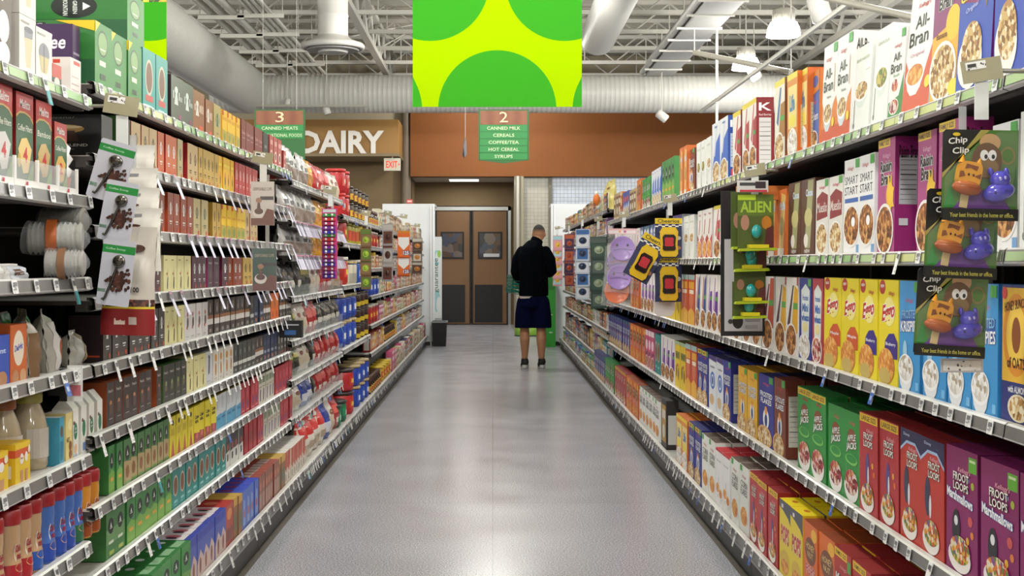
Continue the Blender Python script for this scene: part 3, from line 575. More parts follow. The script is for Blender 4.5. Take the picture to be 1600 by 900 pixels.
D_('miniwheat_r', '#b03a44', [('p', [(.2, .28), (.8, .28), (.85, .85), (.5, .93), (.15, .85)], '#dfe8e4'), T('frosted', .5, .76, .5, .07, '#2a58a8', .03), T('Mini', .5, .64, .5, .1, '#3a6ab8', .04), T('wheats', .5, .52, .6, .09, '#3a6ab8', .04), ('e', .5, .4, .22, .06, '#efe3a0')]+bowl(.45, .16, .42, .14, '~berry'), nutri())
for nm, c in (('eggo_m', '#d0582a'), ('eggo_b', '#3a2c84')):
    D_(nm, '#ecd822', [('e', .18, .93, .16, .07, '#b8342c'), T('NEW', .18, .94, .2, .03, '#ffffff'), KG(.66, .87, .3), ('e', .55, .7, .3, .14, '#f3e88a')]+TO('Eggo', .5, .68, .66, .2, '#c02c24', '#ffffff', .03, .2, .06)+[('p', [(.3, .26), (.98, .26), (.98, .42), (.8, .5), (.55, .49), (.36, .42)], c), T('Maple' if c[1] == 'd' else 'Blueberry', .64, .39, .5, .04, '#ffffff', .01)]+[('e', .42, .18, .42, .17, '~corn'), ('e', .35, .08, .3, .08, '#c8b060')], [('r', .1, .1, .9, .7, '#e8dca0')], [('r', 0, 0, 1, 1, '#d8c41c')])
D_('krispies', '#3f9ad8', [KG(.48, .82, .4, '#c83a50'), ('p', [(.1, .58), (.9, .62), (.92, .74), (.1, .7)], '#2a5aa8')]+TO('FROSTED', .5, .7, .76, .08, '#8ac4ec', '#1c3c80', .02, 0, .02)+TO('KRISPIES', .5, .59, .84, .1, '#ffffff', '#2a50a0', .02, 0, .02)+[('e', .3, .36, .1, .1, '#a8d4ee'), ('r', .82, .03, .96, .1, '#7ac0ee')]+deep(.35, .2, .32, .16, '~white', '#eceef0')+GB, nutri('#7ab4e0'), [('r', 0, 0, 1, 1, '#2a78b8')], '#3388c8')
D_('honeybunch', '#2a3478', [('p', [(.02, .3), (.98, .3), (.98, .98), (.02, .98)], '#e8b83a'), ('e', .5, .64, .46, .3, '#e0922a'), ('e', .5, .64, .34, .22, '#f6cc50'), ('e', .5, .64, .15, .13, '#8a4a1c'), T('HONEY BUNCHES', .5, .86, .8, .07, '#3a1c10', .02, 0, .05), T('of OATS', .5, .44, .6, .08, '#3a1c10', .02), ('e', .1, .94, .09, .045, '#d04040'), T('with ALMONDS', .6, .25, .72, .05, '#f4f4f4', .02), ('e', .6, .12, .36, .1, '#e8ddc0'), ('e', .6, .12, .3, .085, '~nuts')], nutri(), None, '#3a8ad0')
for nm, c, oc in (('floops_m', '#8a2464', '#2c58a8'), ('floops', '#b8343a', None), ('floops_d', '#c23a2c', None)):
    A = []
    if nm == 'floops_m': A = [('r', .72, .84, .97, .96, '#6ab83a'), ('r', .75, .92, .93, .94, '#dff0c0')]+[('e', .7, .78, .05, .03, '#a8a0e0'), ('e', .85, .74, .05, .03, '#a8b83a'), ('e', .78, .46, .07, .04, '#d85a5a'), ('e', .84, .36, .05, .03, '#e88a3a'), ('e', .7, .3, .05, .03, '#e8b83a')]+TO('Marshmallows', .45, .61, .82, .08, '#ffffff', '#2c58a8', .03, 0, -.04)+[('e', .34, .36, .13, .15, '#2a2a30'), ('e', .34, .42, .06, .04, '#e8e8ec')]
    if nm == 'floops': A = [('r', .02, .91, .98, .99, '#efc82e'), T('LARGE SIZE', .5, .95, .8, .05, '#4a2a1a', .02), ('e', .72, .5, .05, .03, '#e8b83a'), ('e', .8, .42, .05, .03, '#e87a3a'), ('e', .45, .45, .10, .16, '#5a4a8a'), ('e', .5, .38, .04, .1, '#efe8ee')]
    if nm == 'floops_d': A = [('p', [(0, 1), (1, 1), (1, .8), (.7, .9), (.3, .9), (0, .82)], '#2c2c54'), ('p', [(0, .82), (.3, .9), (.7, .9), (1, .8), (1, .77), (.7, .875), (.3, .875), (0, .79)], '#a8c4e8'), T('Disney', .3, .95, .3, .035, '#c8d4f4'), ('e', .3, .5, .12, .17, '#3a3a54'), ('e', .42, .42, .05, .1, '#efe8ee')]
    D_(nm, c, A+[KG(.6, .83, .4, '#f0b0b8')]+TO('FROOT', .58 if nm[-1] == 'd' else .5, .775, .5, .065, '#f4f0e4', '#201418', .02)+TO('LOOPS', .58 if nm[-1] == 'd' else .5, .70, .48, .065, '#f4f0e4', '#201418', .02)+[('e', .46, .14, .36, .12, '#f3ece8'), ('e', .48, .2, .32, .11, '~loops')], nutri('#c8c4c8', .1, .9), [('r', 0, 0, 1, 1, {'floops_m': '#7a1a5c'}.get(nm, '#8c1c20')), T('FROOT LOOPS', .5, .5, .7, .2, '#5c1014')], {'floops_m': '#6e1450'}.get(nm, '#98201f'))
for nm, l in (('ajacks', 0), ('ajacks_l', 1)):
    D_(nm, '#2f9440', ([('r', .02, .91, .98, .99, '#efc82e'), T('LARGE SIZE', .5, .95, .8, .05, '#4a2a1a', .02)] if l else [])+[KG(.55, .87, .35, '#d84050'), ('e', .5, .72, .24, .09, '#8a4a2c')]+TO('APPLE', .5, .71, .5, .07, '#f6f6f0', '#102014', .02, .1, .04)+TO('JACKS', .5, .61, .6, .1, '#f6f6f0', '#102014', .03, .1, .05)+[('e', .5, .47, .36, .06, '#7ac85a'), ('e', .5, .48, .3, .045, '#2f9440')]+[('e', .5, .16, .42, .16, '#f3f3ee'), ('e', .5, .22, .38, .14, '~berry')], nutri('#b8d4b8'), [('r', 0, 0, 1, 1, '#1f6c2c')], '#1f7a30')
def flakes(nm, c, n='FLAKES', top=None, bodyc=None, h='FROSTED'):
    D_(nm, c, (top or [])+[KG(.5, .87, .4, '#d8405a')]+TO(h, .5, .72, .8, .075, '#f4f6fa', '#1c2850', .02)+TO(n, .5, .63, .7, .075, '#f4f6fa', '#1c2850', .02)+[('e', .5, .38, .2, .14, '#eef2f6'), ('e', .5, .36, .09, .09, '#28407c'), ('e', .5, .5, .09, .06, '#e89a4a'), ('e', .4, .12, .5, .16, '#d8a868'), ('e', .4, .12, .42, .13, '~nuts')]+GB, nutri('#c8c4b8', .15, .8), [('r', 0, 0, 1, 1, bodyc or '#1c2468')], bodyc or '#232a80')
YT = [('r', .02, .91, .98, .99, '#efc82e'), T('FAMILY SIZE', .5, .95, .8, .05, '#4a2a1a', .02)]
flakes('frosted', '#2c3690'); flakes('frosted_y', '#e8b428', bodyc='#b88a18'); flakes('frosted_c', '#7a3c26', h='CHOCOLATE', bodyc='#6a2c1c'); flakes('frosted_t', '#2c3690', top=YT)
D_('whiteblue', '#e4e9f0', [('e', .5, .55, .34, .16, '#4a7ac8'), ('e', .5, .55, .2, .11, '#e4e9f0'), ('e', .5, .55, .13, .08, '#3a6aa8'), ('e', .4, .2, .3, .1, '#d8b888'), T('Frosted Flakes', .5, .8, .6, .04, '#5a5a68'), ('p', [(0, 1), (1, 1), (1, .9), (0, .93)], '#4a3a84')], nutri(), [('r', 0, 0, 1, 1, '#2a2a58')])
D_('redyellow', '#c8502c', [('r', 0, .9, 1, 1, '#a8c8c8'), ('r', .1, .72, .9, .86, '#e8a83a'), ('e', .5, .5, .3, .16, '#d87a5a'), ('p', [(0, 0), (1, 0), (1, .25), (.5, .35), (0, .25)], '#e8b03a'), ('r', .2, .62, .85, .7, '#f4e8d0')], nutri('#d8c0a8'), [('r', 0, 0, 1, 1, '#8c3a18')])
D_('yellowmulti', '#e8c824', [('r', .1, .62, .95, .78, '#8a8a34'), T('NUTS', .5, .7, .7, .09, '#3a3a18'), ('e', .3, .35, .12, .14, '#7a5a3a'), ('e', .7, .3, .12, .14, '#7a5a3a'), ('r', .4, .45, .7, .52, '#d86a3a'), ('r', 0, .93, 1, 1, '#a8c8a8')], nutri('#e8dca0'), [('r', 0, 0, 1, 1, '#5a5a2c')])
D_('cornflakes', '#eceee8', [KG(.5, .83, .5), ('r', .02, .9, .3, .99, '#4aa84a')]+TO('CORN', .5, .72, .76, .1, '#3c4034', '#f8f8f4', .02)+TO('FLAKES', .5, .61, .76, .1, '#3c4034', '#f8f8f4', .02)+[('e', .5, .24, .42, .15, '#f8f4e8'), ('e', .5, .25, .38, .14, '~corn')], nutri('#c8c8c4', .3, .9), [('r', 0, 0, 1, 1, '#6a5a50'), T('CORN', .5, .5, .5, .3, '#2a1a18')])
D_('redtop', '#eeeeec', [('r', 0, .96, 1, 1, '#c82c38'), T('Special', .45, .8, .6, .035, '#9a9a9c')]+deep(.32, .32, .22, .12, '~corn')+deep(.74, .25, .2, .11, '~corn')+[('r', .46, .42, .49, .52, '#777777')], nutri('#dcdcda'), [('r', 0, 0, 1, 1, '#c42c38')])
D_('pops', '#ead23a', [('p', [(0, 1), (1, 1), (1, .72), (.8, .8), (.4, .86), (0, .9)], '#55565e'), ('r', .2, .9, .35, .95, '#e8e8ec')]+TO('POPS', .5, .56, .74, .24, '#c03040', '#f4ecc0', .04, .1)+[('e', .5, .2, .4, .16, '#d8b84a'), ('e', .5, .14, .32, .1, '~corn')], nutri('#d8ccb0', .05, .4), [('r', 0, 0, 1, 1, '#ecd414'), ('e', .5, .5, .14, .14, '#c06a1c')], '#e0b81c')
D_('orangepops', '#e0702c', [('e', .75, .88, .2, .08, '#f0b83a'), ('e', .5, .66, .4, .17, '#7a4a30')]+TO('HONEY', .5, .71, .6, .08, '#e8c88a', '#3a2018', .02)+TO('NUT', .5, .61, .4, .07, '#e8c88a', '#3a2018', .02)+TO('POPS', .5, .42, .6, .13, '#c83a54', '#f4ece0', .03)+[('e', .5, .16, .4, .14, '~corn')], nutri('#d8c0a0'), [('r', 0, 0, 1, 1, '#8c3c14')], '#c85a20')
D_('krave', '#b4302c', [('r', .02, .9, .75, .99, '#efc82e'), T('FAMILY SIZE', .4, .945, .6, .05, '#4a2a1a', .02), ('r', .77, .8, .97, .93, '#5aa84a'), KG(.55, .8, .4, '#f0b8b8'), ('p', [(0, .5), (1, .55), (1, 0), (0, 0)], '#4a2a20')]+TO('Krave', .5, .63, .84, .17, '#f4ece4', '#1c1012', .04, .1)+[('e', .5, .2, .4, .16, '~flake')], nutri('#c8b0a0'), [('r', 0, 0, 1, 1, '#8c2020')], '#94241f')
D_('bluebox', '#2f6cc0', [T('Crispix', .5, .7, .7, .12, '#f0f0f4', .04), ('e', .5, .3, .38, .17, '~nuts')], nutri('#b8c8e0'), [('r', 0, 0, 1, 1, '#2a66c0'), T('Crispix', .5, .5, .5, .3, '#8ab4ec')], '#2a62b4')
D_('bluekrave', '#3c62b0', [KG(.5, .62, .6, '#d84858')]+TO('Krackers', .5, .45, .8, .1, '#f0f4fa', '#2a3c84', .02)+deep(.5, .17, .36, .13, '~flake')+[('p', [(0, 1), (1, 1), (1, .76), (.5, .72), (0, .76)], '#d8822c'), ('e', .6, .87, .3, .07, '#3c62b0')], nutri('#e8c8a0'), None, '#d0742a')
D_('orangeyellow', '#e08a2e', [('r', 0, .93, 1, 1, '#ecd43a'), ('p', [(.12, .35), (.9, .35), (.95, .85), (.1, .85)], '#f0dc8a'), T('Life', .5, .65, .5, .2, '#3a7ab0', .05), ('e', .5, .44, .3, .07, '#efe04a')]+bowl(.5, .17, .42, .16, '~white'), nutri('#c8b48c', .1, .6), [('r', 0, 0, 1, 1, '#c86a20')], '#d0661c')

# coffee pods, tea
def logo(x=.5, y=.62, s=1, c='#dfe4e0'): return [('e', x, y+.1*s, .10*s, .06*s, c), ('p', [(x-.12*s, y-.14*s), (x+.12*s, y-.14*s), (x+.05*s, y+.06*s), (x-.05*s, y+.06*s)], c), ('r', x-.2*s, y-.05*s, x-.15*s, y+.08*s, c), ('r', x+.15*s, y-.05*s, x+.2*s, y+.08*s, c)]
def pod(nm, c, body=None, lg='#dfe4e0', acc='#c84828'): D_(nm, c, logo(c=lg)+[('r', .3, .3, .7, .33, lg), ('r', .35, .25, .65, .27, lg), ('r', .62, .06, .8, .16, acc)], [('r', .1, .1, .9, .14, acc)], None, body or c)
pod('pod_tan', '#c8ac7a', '#a01c20', '#5a4a34'); pod('pod_gold', '#c4a24c', '#b08a30', '#4a3c20'); pod('pod_orange', '#c8622c', '#b01c1c'); pod('pod_rust', '#8c4028', '#b0481c'); pod('pod_plum', '#4c2c38', '#5c1034'); pod('pod_red', '#b42a28', '#a01818', '#e8c8b8')
pod('pod_dark', '#44403c', '#2c1820'); pod('pod_brown', '#7c4a2c', '#8c3c1c'); pod('pod_sand', '#b8a878', '#9c8c5c', '#4c5c44')
D_('pod_yellow', '#e8b820', [('e', .5, .38, .26, .2, '#c88a1c'), ('e', .5, .32, .16, .12, '#7a5a20'), ('r', .1, .72, .9, .8, '#f4d84a'), ('r', .3, .1, .7, .2, '#b8b040')], None, None, '#e0a818')
D_('pod_yellow2', '#ecc41c', [('p', [(0, 0), (1, 0), (1, .38), (0, .42)], '#b8a848'), ('r', .1, .6, .9, .66, '#d8a018'), ('e', .5, .2, .3, .12, '#8a9a48'), ('r', 0, .86, .3, 1, '#c8401c')], None, None, '#e8a810')
D_('cream', '#ddd79c', [('p', [(.5, .08), (.62, .1), (.66, .4), (.55, .42), (.48, .2)], '#2a2418'), ('r', .56, .4, .6, .62, '#8a7a4c'), ('e', .45, .5, .1, .04, '#b07a4c'), ('r', .2, .86, .5, .89, '#8a8450')], None, [('r', 0, 0, 1, 1, '#cfc98e')])
D_('floral', '#cfccca', [('e', .55, .5, .16, .14, '#5a5658'), ('e', .5, .72, .12, .06, '#b8584c'), ('e', .4, .36, .1, .05, '#c06a5c'), ('r', .5, .3, .53, .75, '#8c5a54'), ('r', .2, .1, .7, .13, '#a8a6a4')])
D_('amber', '#d8d4ca', [('e', .5, .75, .22, .12, '#c88a2c'), ('e', .5, .4, .14, .2, '#b8742c'), ('r', .25, .1, .7, .13, '#a8a6a4')])
D_('bluegrey', '#cfd2d4', [('p', [(.4, .3), (.6, .35), (.65, .85), (.45, .9)], '#4a5464'), ('e', .5, .85, .1, .05, '#283040'), ('r', .2, .1, .7, .13, '#a8a6a4')])
D_('espresso', '#38302c', [('r', 0, .3, 1, .46, '#d0ccc6'), ('r', 0, .46, 1, .56, '#94603c'), ('e', .5, .72, .12, .1, '#a8a29c'), ('r', .35, .8, .65, .9, '#7a746c'), ('r', .3, .08, .7, .18, '#8a847c')])
D_('espresso_g', '#3c3f3a', [('r', 0, .26, 1, .38, '#c8c8c2'), ('e', .5, .68, .12, .1, '#8a9288'), ('r', .3, .08, .7, .16, '#8a847c')])
D_('navy', '#23304c', [('r', .2, .3, .8, .4, '#8a94a8'), T('USA', .5, .7, .6, .2, '#4a5a80', .02, 0, 0, 0), ('r', .3, .08, .7, .2, '#a86a4c')])
D_('orangebag', '#d86a1c', [('r', .2, .5, .8, .8, '#e8842c'), ('r', .25, .1, .75, .3, '#b84a14')])
D_('peets', '#3a302e', [T("Peet's", .5, .8, .6, .07, '#c8c0b8', .02), ('e', .5, .5, .22, .1, '#7a4a34'), ('e', .5, .52, .15, .06, '#b8805c'), ('p', [(.28, .28), (.72, .28), (.72, .5), (.28, .5)], '#5c4640'), ('r', .25, .17, .75, .19, '#a89c94')], None, [('r', 0, 0, 1, 1, '#a8582a')], '#9c4a20')
D_('peets_g', '#34342e', [T("Peet's", .5, .8, .6, .07, '#c8c0b8', .02), ('p', [(.3, .3), (.7, .34), (.6, .6), (.3, .5)], '#6c6a4c'), ('e', .5, .52, .14, .06, '#8ca05c'), ('r', .25, .17, .75, .19, '#a89c94')], None, [('r', 0, 0, 1, 1, '#3c6c2c')], '#34602a')
D_('peets_p', '#3c2c34', [T("Peet's", .5, .8, .6, .07, '#c8c0b8', .02), ('p', [(.3, .3), (.7, .3), (.68, .58), (.34, .56)], '#5c4048'), ('r', .25, .17, .75, .19, '#a89c94')], None, None, '#a0206c')
GMO = lambda y=.76, w=.2, h=.15: [('e', .5, y, w, h, '#142018'), ('p', [(.42, y-.02), (.58, y-.02), (.5, y+.08)], '#e8f0e8'), ('r', .36, y-.05, .64, y-.03, '#cfd8cc')]
D_('gm_green', '#3c7a3c', [('p', [(0, .3), (1, .3), (1, .6), (0, .6)], '#6a9a5c')]+GMO(.66, .3, .16)+[('r', .25, .3, .75, .36, '#dfe8d8'), ('r', .3, .08, .8, .16, '#a8b84a')], None, [('r', 0, 0, 1, 1, '#2c6430')])
D_('gm_tan', '#477c3e', [('p', [(0, .05), (1, .05), (1, .5), (0, .55)], '#b09a6c')]+GMO(.7, .3, .16)+[('e', .5, .3, .22, .14, '#8c5a34'), ('r', .2, .03, .8, .1, '#6a9a4a')], None, [('r', 0, 0, 1, 1, '#2c6430')])
D_('gm_lime', '#3f8a44', [('p', [(0, 0), (1, 0), (1, .42), (.5, .5), (0, .4)], '#7ab04a')]+GMO(.68, .3, .16)+[('r', .25, .26, .75, .33, '#e8a83a')], None, [('r', 0, 0, 1, 1, '#2c6c30')])
D_('teal', '#238884', [('e', .5, .55, .36, .26, '#c8b49c'), ('e', .5, .55, .28, .21, '#7a4a30'), ('r', .25, .14, .75, .2, '#8cc8c4'), ('r', .3, .07, .6, .1, '#6cb0ac')], None, [('r', 0, 0, 1, 1, '#1c6c68')])
D_('bustelo', '#e4d41c', [('p', [(0, 0), (1, 0), (1, .25), (0, .3)], '#a04038'), T('Cafe', .5, .7, .7, .1, '#2c2c18', .04), T('REAL', .5, .58, .6, .08, '#2c2c18', .04), ('e', .5, .2, .2, .08, '#d86a6c')], None, [('r', 0, 0, 1, 1, '#d8c81c')])
D_('yellow_s', '#dccc24', [('e', .5, .84, .16, .07, '#2a2c18'), ('p', [(.2, 0), (.8, 0), (.5, .45)], '#b8503c'), ('r', .2, .52, .8, .7, '#c8b01c')], None, [('r', 0, 0, 1, 1, '#b8a81c')])
D_('skyblue', '#d4dade', [('p', [(0, 0), (1, 0), (1, .45), (0, .4)], '#4c9cc4'), ('r', .15, .58, .3, .95, '#a8b0b4'), ('r', .5, .6, .6, .9, '#b4bcc0'), ('r', .2, .28, .8, .34, '#2c6c94')], None, [('r', 0, 0, 1, 1, '#b8a83c')])
D_('redpod', '#b02c38', [('r', .3, .5, .7, .8, '#c8505c'), ('e', .5, .3, .2, .12, '#6c3c6c'), ('r', .2, .08, .8, .12, '#d88a90')], None, [('r', 0, 0, 1, 1, '#8c1c24')], '#9c1c24')
D_('bigred', '#a81e26', [('r', .1, .25, .9, .6, '#8c181e')], [('r', .2, .3, .8, .75, '#921a20')], None, '#a01a22')
D_('whitemulti', '#cfcabc', [('r', .1, .7, .9, .92, '#7c8c6c'), ('p', [(.3, .1), (.6, .1), (.7, .5), (.4, .5)], '#5c4c7c'), ('r', .15, .55, .85, .6, '#a89878')])
D_('blackwhite', '#d4d2cc', [('p', [(0, .45), (1, .5), (1, 1), (0, 1)], '#2c2a2c'), ('e', .5, .6, .2, .1, '#a84838'), ('r', .35, .2, .65, .4, '#3c3c3c')], None, [('r', 0, 0, 1, 1, '#2c2a2c')])
D_('base_green', '#3f8a44', GMO(.7, .3, .14)+[('p', [(0, 0), (1, 0), (1, .4), (0, .45)], '#6ca04c'), ('r', .25, .26, .75, .3, '#dfe8d8')], None, [('r', 0, 0, 1, 1, '#2f7c38'), ('r', .1, .1, .9, .3, '#8cb88c'), ('e', .6, .6, .15, .1, '#dfe8df')], '#2f7c38')
D_('base_blue', '#4c5cb0', [('p', [(0, 0), (1, 0), (1, .4), (.5, .6), (0, .3)], '#d0b8b0'), ('e', .5, .25, .16, .18, '#8c5040'), ('r', .05, .8, .95, .98, '#3040a8')], None, [('r', 0, 0, 1, 1, '#e4dcdc'), ('r', 0, 0, 1, .16, '#3444a8'), ('e', .6, .5, .2, .2, '#c86c7c'), ('e', .3, .5, .14, .14, '#2c2430')], '#3444a8')
D_('base_red', '#b04434', [('e', .5, .75, .3, .14, '#d88c54'), ('r', .1, .1, .9, .4, '#7c3c34')], None, [('r', 0, 0, 1, 1, '#b4342c'), ('e', .5, .5, .2, .2, '#d87c5c')], '#a81c1c')
D_('base_gold', '#8c6444', [('r', .1, .2, .9, .6, '#6c6c54'), ('r', 0, .8, 1, 1, '#c89c4c')], None, [('r', 0, 0, 1, 1, '#c8a44c')])
D_('base_cobalt', '#4c6cc0', [('p', [(.2, .1), (.8, .1), (.7, .7), (.3, .8)], '#8ca4d8'), ('e', .5, .4, .16, .12, '#b84c4c')], None, [('r', 0, 0, 1, 1, '#3c54c4'), ('e', .5, .5, .3, .2, '#8c3c7c')], '#3448b8')
D_('base_brown', '#8c5c4c', [('r', .15, .1, .85, .5, '#b08c7c'), ('e', .5, .7, .25, .12, '#c8785c')], None, [('r', 0, 0, 1, 1, '#9c4838'), ('r', .1, .3, .9, .6, '#c8b8b0')], '#7c2c24')
D_('base_white', '#e0d6c8', [('p', [(0, .45), (1, .5), (1, 1), (0, 1)], '#b84c38'), ('e', .5, .55, .3, .2, '#c85c44'), ('r', .2, .1, .5, .3, '#8c8478')], None, [('r', 0, 0, 1, 1, '#e0dcd4'), ('r', .1, .3, .7, .5, '#c8beb8')])
# tall coffee cartons on the top shelf
D_('keurig', '#3f8c3a', [('e', .45, .7, .3, .2, '#2c4c28'), ('e', .45, .7, .26, .17, '#8cb070'), ('r', .3, .6, .6, .62, '#e8f0e0'), ('r', .25, .36, .62, .44, '#dfe8d8'), ('r', .3, .16, .6, .24, '#2c4020'), ('p', [(0, 1), (.3, 1), (0, .82)], '#e8d024')],
   [('e', .45, .68, .24, .24, '#14201a'), ('p', [(.54, .6), (.54, .76), (.62, .68)], '#f0f4f0'), T('GREEN', .46, .66, .045, .26, '#f0f4f0', .02, 0, 0, 2), T('MOUNTAIN', .36, .66, .05, .34, '#f0f4f0', .02, 0, 0, 2), ('r', 0, 0, 1, .42, '#1c5c34'), ('r', .1, .9, .5, .97, '#14201a'), T('KEURIG', .3, .935, .34, .04, '#e8e8e8', .02), ('r', .3, .12, .8, .15, '#8cb08c'), ('p', [(.6, 1), (1, 1), (1, .84)], '#e8c81c')], [('r', 0, 0, 1, 1, '#2f7c30')], '#2c7830')
D_('keurig_b', '#4a9c50', [('e', .45, .74, .3, .18, '#2c4c28'), ('e', .45, .74, .26, .15, '#8cb070'), ('p', [(.1, .1), (.9, .14), (.95, .55), (.1, .55)], '#4c90c0'), ('r', .25, .4, .62, .46, '#dfe8f0'), ('r', .3, .22, .6, .3, '#2c4040'), ('p', [(0, 1), (.3, 1), (0, .82)], '#e8d024')], [('e', .5, .66, .4, .2, '#14201a'), ('r', 0, 0, 1, .4, '#1c5c54'), ('p', [(.6, 1), (1, 1), (1, .84)], '#e8c81c')], [('r', 0, 0, 1, 1, '#2f7c30')], '#2c7830')
D_('tealtall', '#3ca49c', [('e', .5, .55, .3, .3, '#d8ccb4'), ('e', .5, .55, .24, .25, '#7c5034'), ('r', .2, .16, .8, .26, '#c84c44'), ('r', .2, .06, .7, .1, '#c8e8e4')], None, None, '#1c7c7c')
D_('darktall', '#5c6054', logo(.42, .58, 1.3, '#dfe8e0')+[('r', .7, .5, .9, .6, '#a8aca0'), ('r', .6, .12, .8, .2, '#a0306c')], None, None, '#2c181c')
D_('browntall', '#96603a', logo(.36, .58, 1.2, '#e8e4dc')+[('r', .6, .5, .9, .7, '#c8a88c'), ('r', .5, .1, .85, .2, '#d8582c')], None, None, '#6c2c14')
D_('tantall', '#b8a468', logo(.5, .58, 1.2, '#3c6c50')+[('r', .3, .2, .7, .24, '#8c7c4c')], None, None, '#a08c50')
D_('yellowtall', '#ecc020', [('p', [(0, 0), (1, 0), (1, .4), (0, .45)], '#b8a440'), ('r', .1, .7, .9, .8, '#d89c18'), ('r', 0, .84, .3, 1, '#c8401c'), ('e', .5, .25, .2, .1, '#8c9448')], None, None, '#e8ac10')
D_('maroontall', '#7a2c24', [T('Dunkin', .5, .62, .7, .1, '#c89c94', .02), ('r', .2, .45, .8, .47, '#c89c94'), ('r', .2, .1, .8, .13, '#b88c84')], None, None, '#5c1814')
D_('blacktall', '#241c1c', [('r', .2, .1, .8, .25, '#d8d4d0'), ('r', .3, .5, .7, .6, '#8c8480')], None, None, '#1c1414')
D_('redring', '#b04a40', [('e', .5, .35, .3, .18, '#e8d8cc'), ('e', .5, .35, .2, .12, '#6c3428'), ('r', .2, .7, .8, .85, '#d8a49c')], None, None, '#8c2c24')
# the first coffee bay
def filt(num, c='#e8c878', w_='Coffee Filters', green='#3c7040'):
    return [('p', [(0, .74), (.2, .79), (.5, .8), (.8, .77), (1, .7), (1, 1), (0, 1)], '#c4302c'), ('p', [(0, .72), (.2, .77), (.5, .78), (.8, .75), (1, .68), (1, .71), (.8, .775), (.5, .8), (.2, .795), (0, .745)], '#d8b068'), T('Melitta', .5, .88, .62, .1, '#f4ece8', .02, .2), T(w_, .5, .62, .84, .07, '#f0f0dc', .01, .1),
            ('p', [(.1, .38), (.3, .5), (.6, .52), (.9, .4), (.7, .14), (.4, .12)], c), T(num, .52, .33, .26, .17, '#c8202c', .03), ('e', .16, .26, .1, .08, '#c8a83c'), ('p', [(.5, 0), (1, 0), (1, .26)], '#6ca83c')]
D_('filters_w', '#33603c', filt('4', '#d4d2cc'), [('r', 0, 0, 1, 1, '#2f5c38')], None, '#8c1c1c'); D_('filters_n', '#33603c', filt('4'), None, None, '#8c1c1c'); D_('filters_b', '#3c6848', filt('4', '#c8a868', 'Bamboo'), None, None, '#8c1c1c'); D_('filters_2', '#33603c', filt('2', '#e0b050'), None, None, '#8c1c1c')
D_('glasscup', '#e6e4dc', [('p', [(.28, .78), (.82, .8), (.68, .16), (.42, .16)], '#d8cca4'), ('p', [(.28, .78), (.82, .8), (.79, .66), (.31, .64)], '#8c8c94'), ('e', .55, .79, .27, .05, '#6c6c78'), ('r', .1, .88, .6, .91, '#a8a498')], None, None, '#c4c0b8')
D_('glasscup2', '#e6e4dc', [('e', .52, .55, .32, .2, '#8c8c94'), ('p', [(.22, .5), (.82, .5), (.7, .2), (.36, .2)], '#d0c08c'), ('r', .5, .2, .53, .7, '#5c5c68'), ('r', .1, .88, .6, .91, '#a8a498')], None, None, '#c4c0b8')
D_('coffeemaker', '#5c4a38', [('e', .4, .8, .3, .08, '#2c2420'), T('Cafe', .5, .62, .5, .08, '#e8e0d0', .02, .2, -.05), ('e', .35, .3, .26, .17, '#a8a8c0'), ('e', .75, .35, .18, .14, '#dcdce4'), ('e', .75, .12, .2, .1, '#f0f0f4')], None, None, '#4a4444')
D_('mrcoffee', '#4a2858', [('r', .1, .5, .9, .54, '#a89cb0')], [T('Mr. Coffee', .5, .7, .84, .24, '#f4f0f4', .02, .2), ('e', .62, .1, .24, .16, '#b87c94'), ('e', .62, .09, .18, .13, '#2c1428'), ('r', 0, 0, 1, .03, '#2c1438')], None, '#3c1c50')
D_('melittawhite', '#e8e2dc', [('r', .3, .84, .9, .94, '#d84c34'), ('r', .1, .5, .8, .52, '#c8a8a0'), ('r', .1, .3, .8, .32, '#c8a8a0'), ('r', .1, .15, .8, .17, '#c8a8a0')], [('r', .15, .84, .5, .94, '#d0402c')], None, '#e4ded8')
D_('melittared', '#c84430', [('r', 0, 0, 1, .45, '#2c4c34'), ('e', .5, .3, .3, .18, '#d8d4cc')], [('r', 0, 0, 1, .45, '#2c3c30')])
D_('breakfast', '#141012', [], [('e', .55, .68, .26, .1, '#a8823c'), ('e', .55, .72, .24, .04, '#d8c090'), ('p', [(.34, .4), (.76, .4), (.7, .64), (.38, .64)], '#3c2418'), T('BREAKFAST BLEND', .5, .32, .7, .06, '#b8b4b0', .02), T('Artisanal', .5, .93, .4, .05, '#8c8884', .01, .2), ('r', .2, .22, .7, .24, '#6c6864')], None, '#100d0f')
D_('creamerbox', '#e8c428', [('r', 0, .68, 1, .86, '#d8582c'), ('e', .42, .62, .12, .13, '#f4ece8'), T('Coffee mate', .42, .64, .18, .06, '#a8203c', .02), ('e', .72, .64, .1, .12, '#f4ece8'), ('p', [(.34, .05), (.5, .05), (.52, .35), (.32, .35)], '#c8946c'), ('p', [(.66, .05), (.8, .05), (.82, .35), (.64, .35)], '#c8946c'), ('e', .9, .8, .08, .1, '#f0e8c8')], [('r', 0, .68, 1, .86, '#d8582c'), ('r', .3, .2, .9, .5, '#f0e8d0')], [('r', 0, 0, 1, 1, '#e8bc1c')], '#e4b81c')
D_('delight', '#c8642c', [('e', .5, .6, .32, .3, '#e8dcc8'), T('Delight', .5, .6, .5, .14, '#2c4cb0', .03, .2, .05), ('e', .3, .12, .2, .12, '#b8845c'), ('e', .75, .12, .2, .12, '#c89c74')], None, None, '#b85420')
D_('delight_b', '#3454b8', [T('Int', .5, .7, .5, .1, '#c8d4f0', .03), ('e', .5, .15, .34, .16, '#b8845c')], None, None, '#2c48a0')
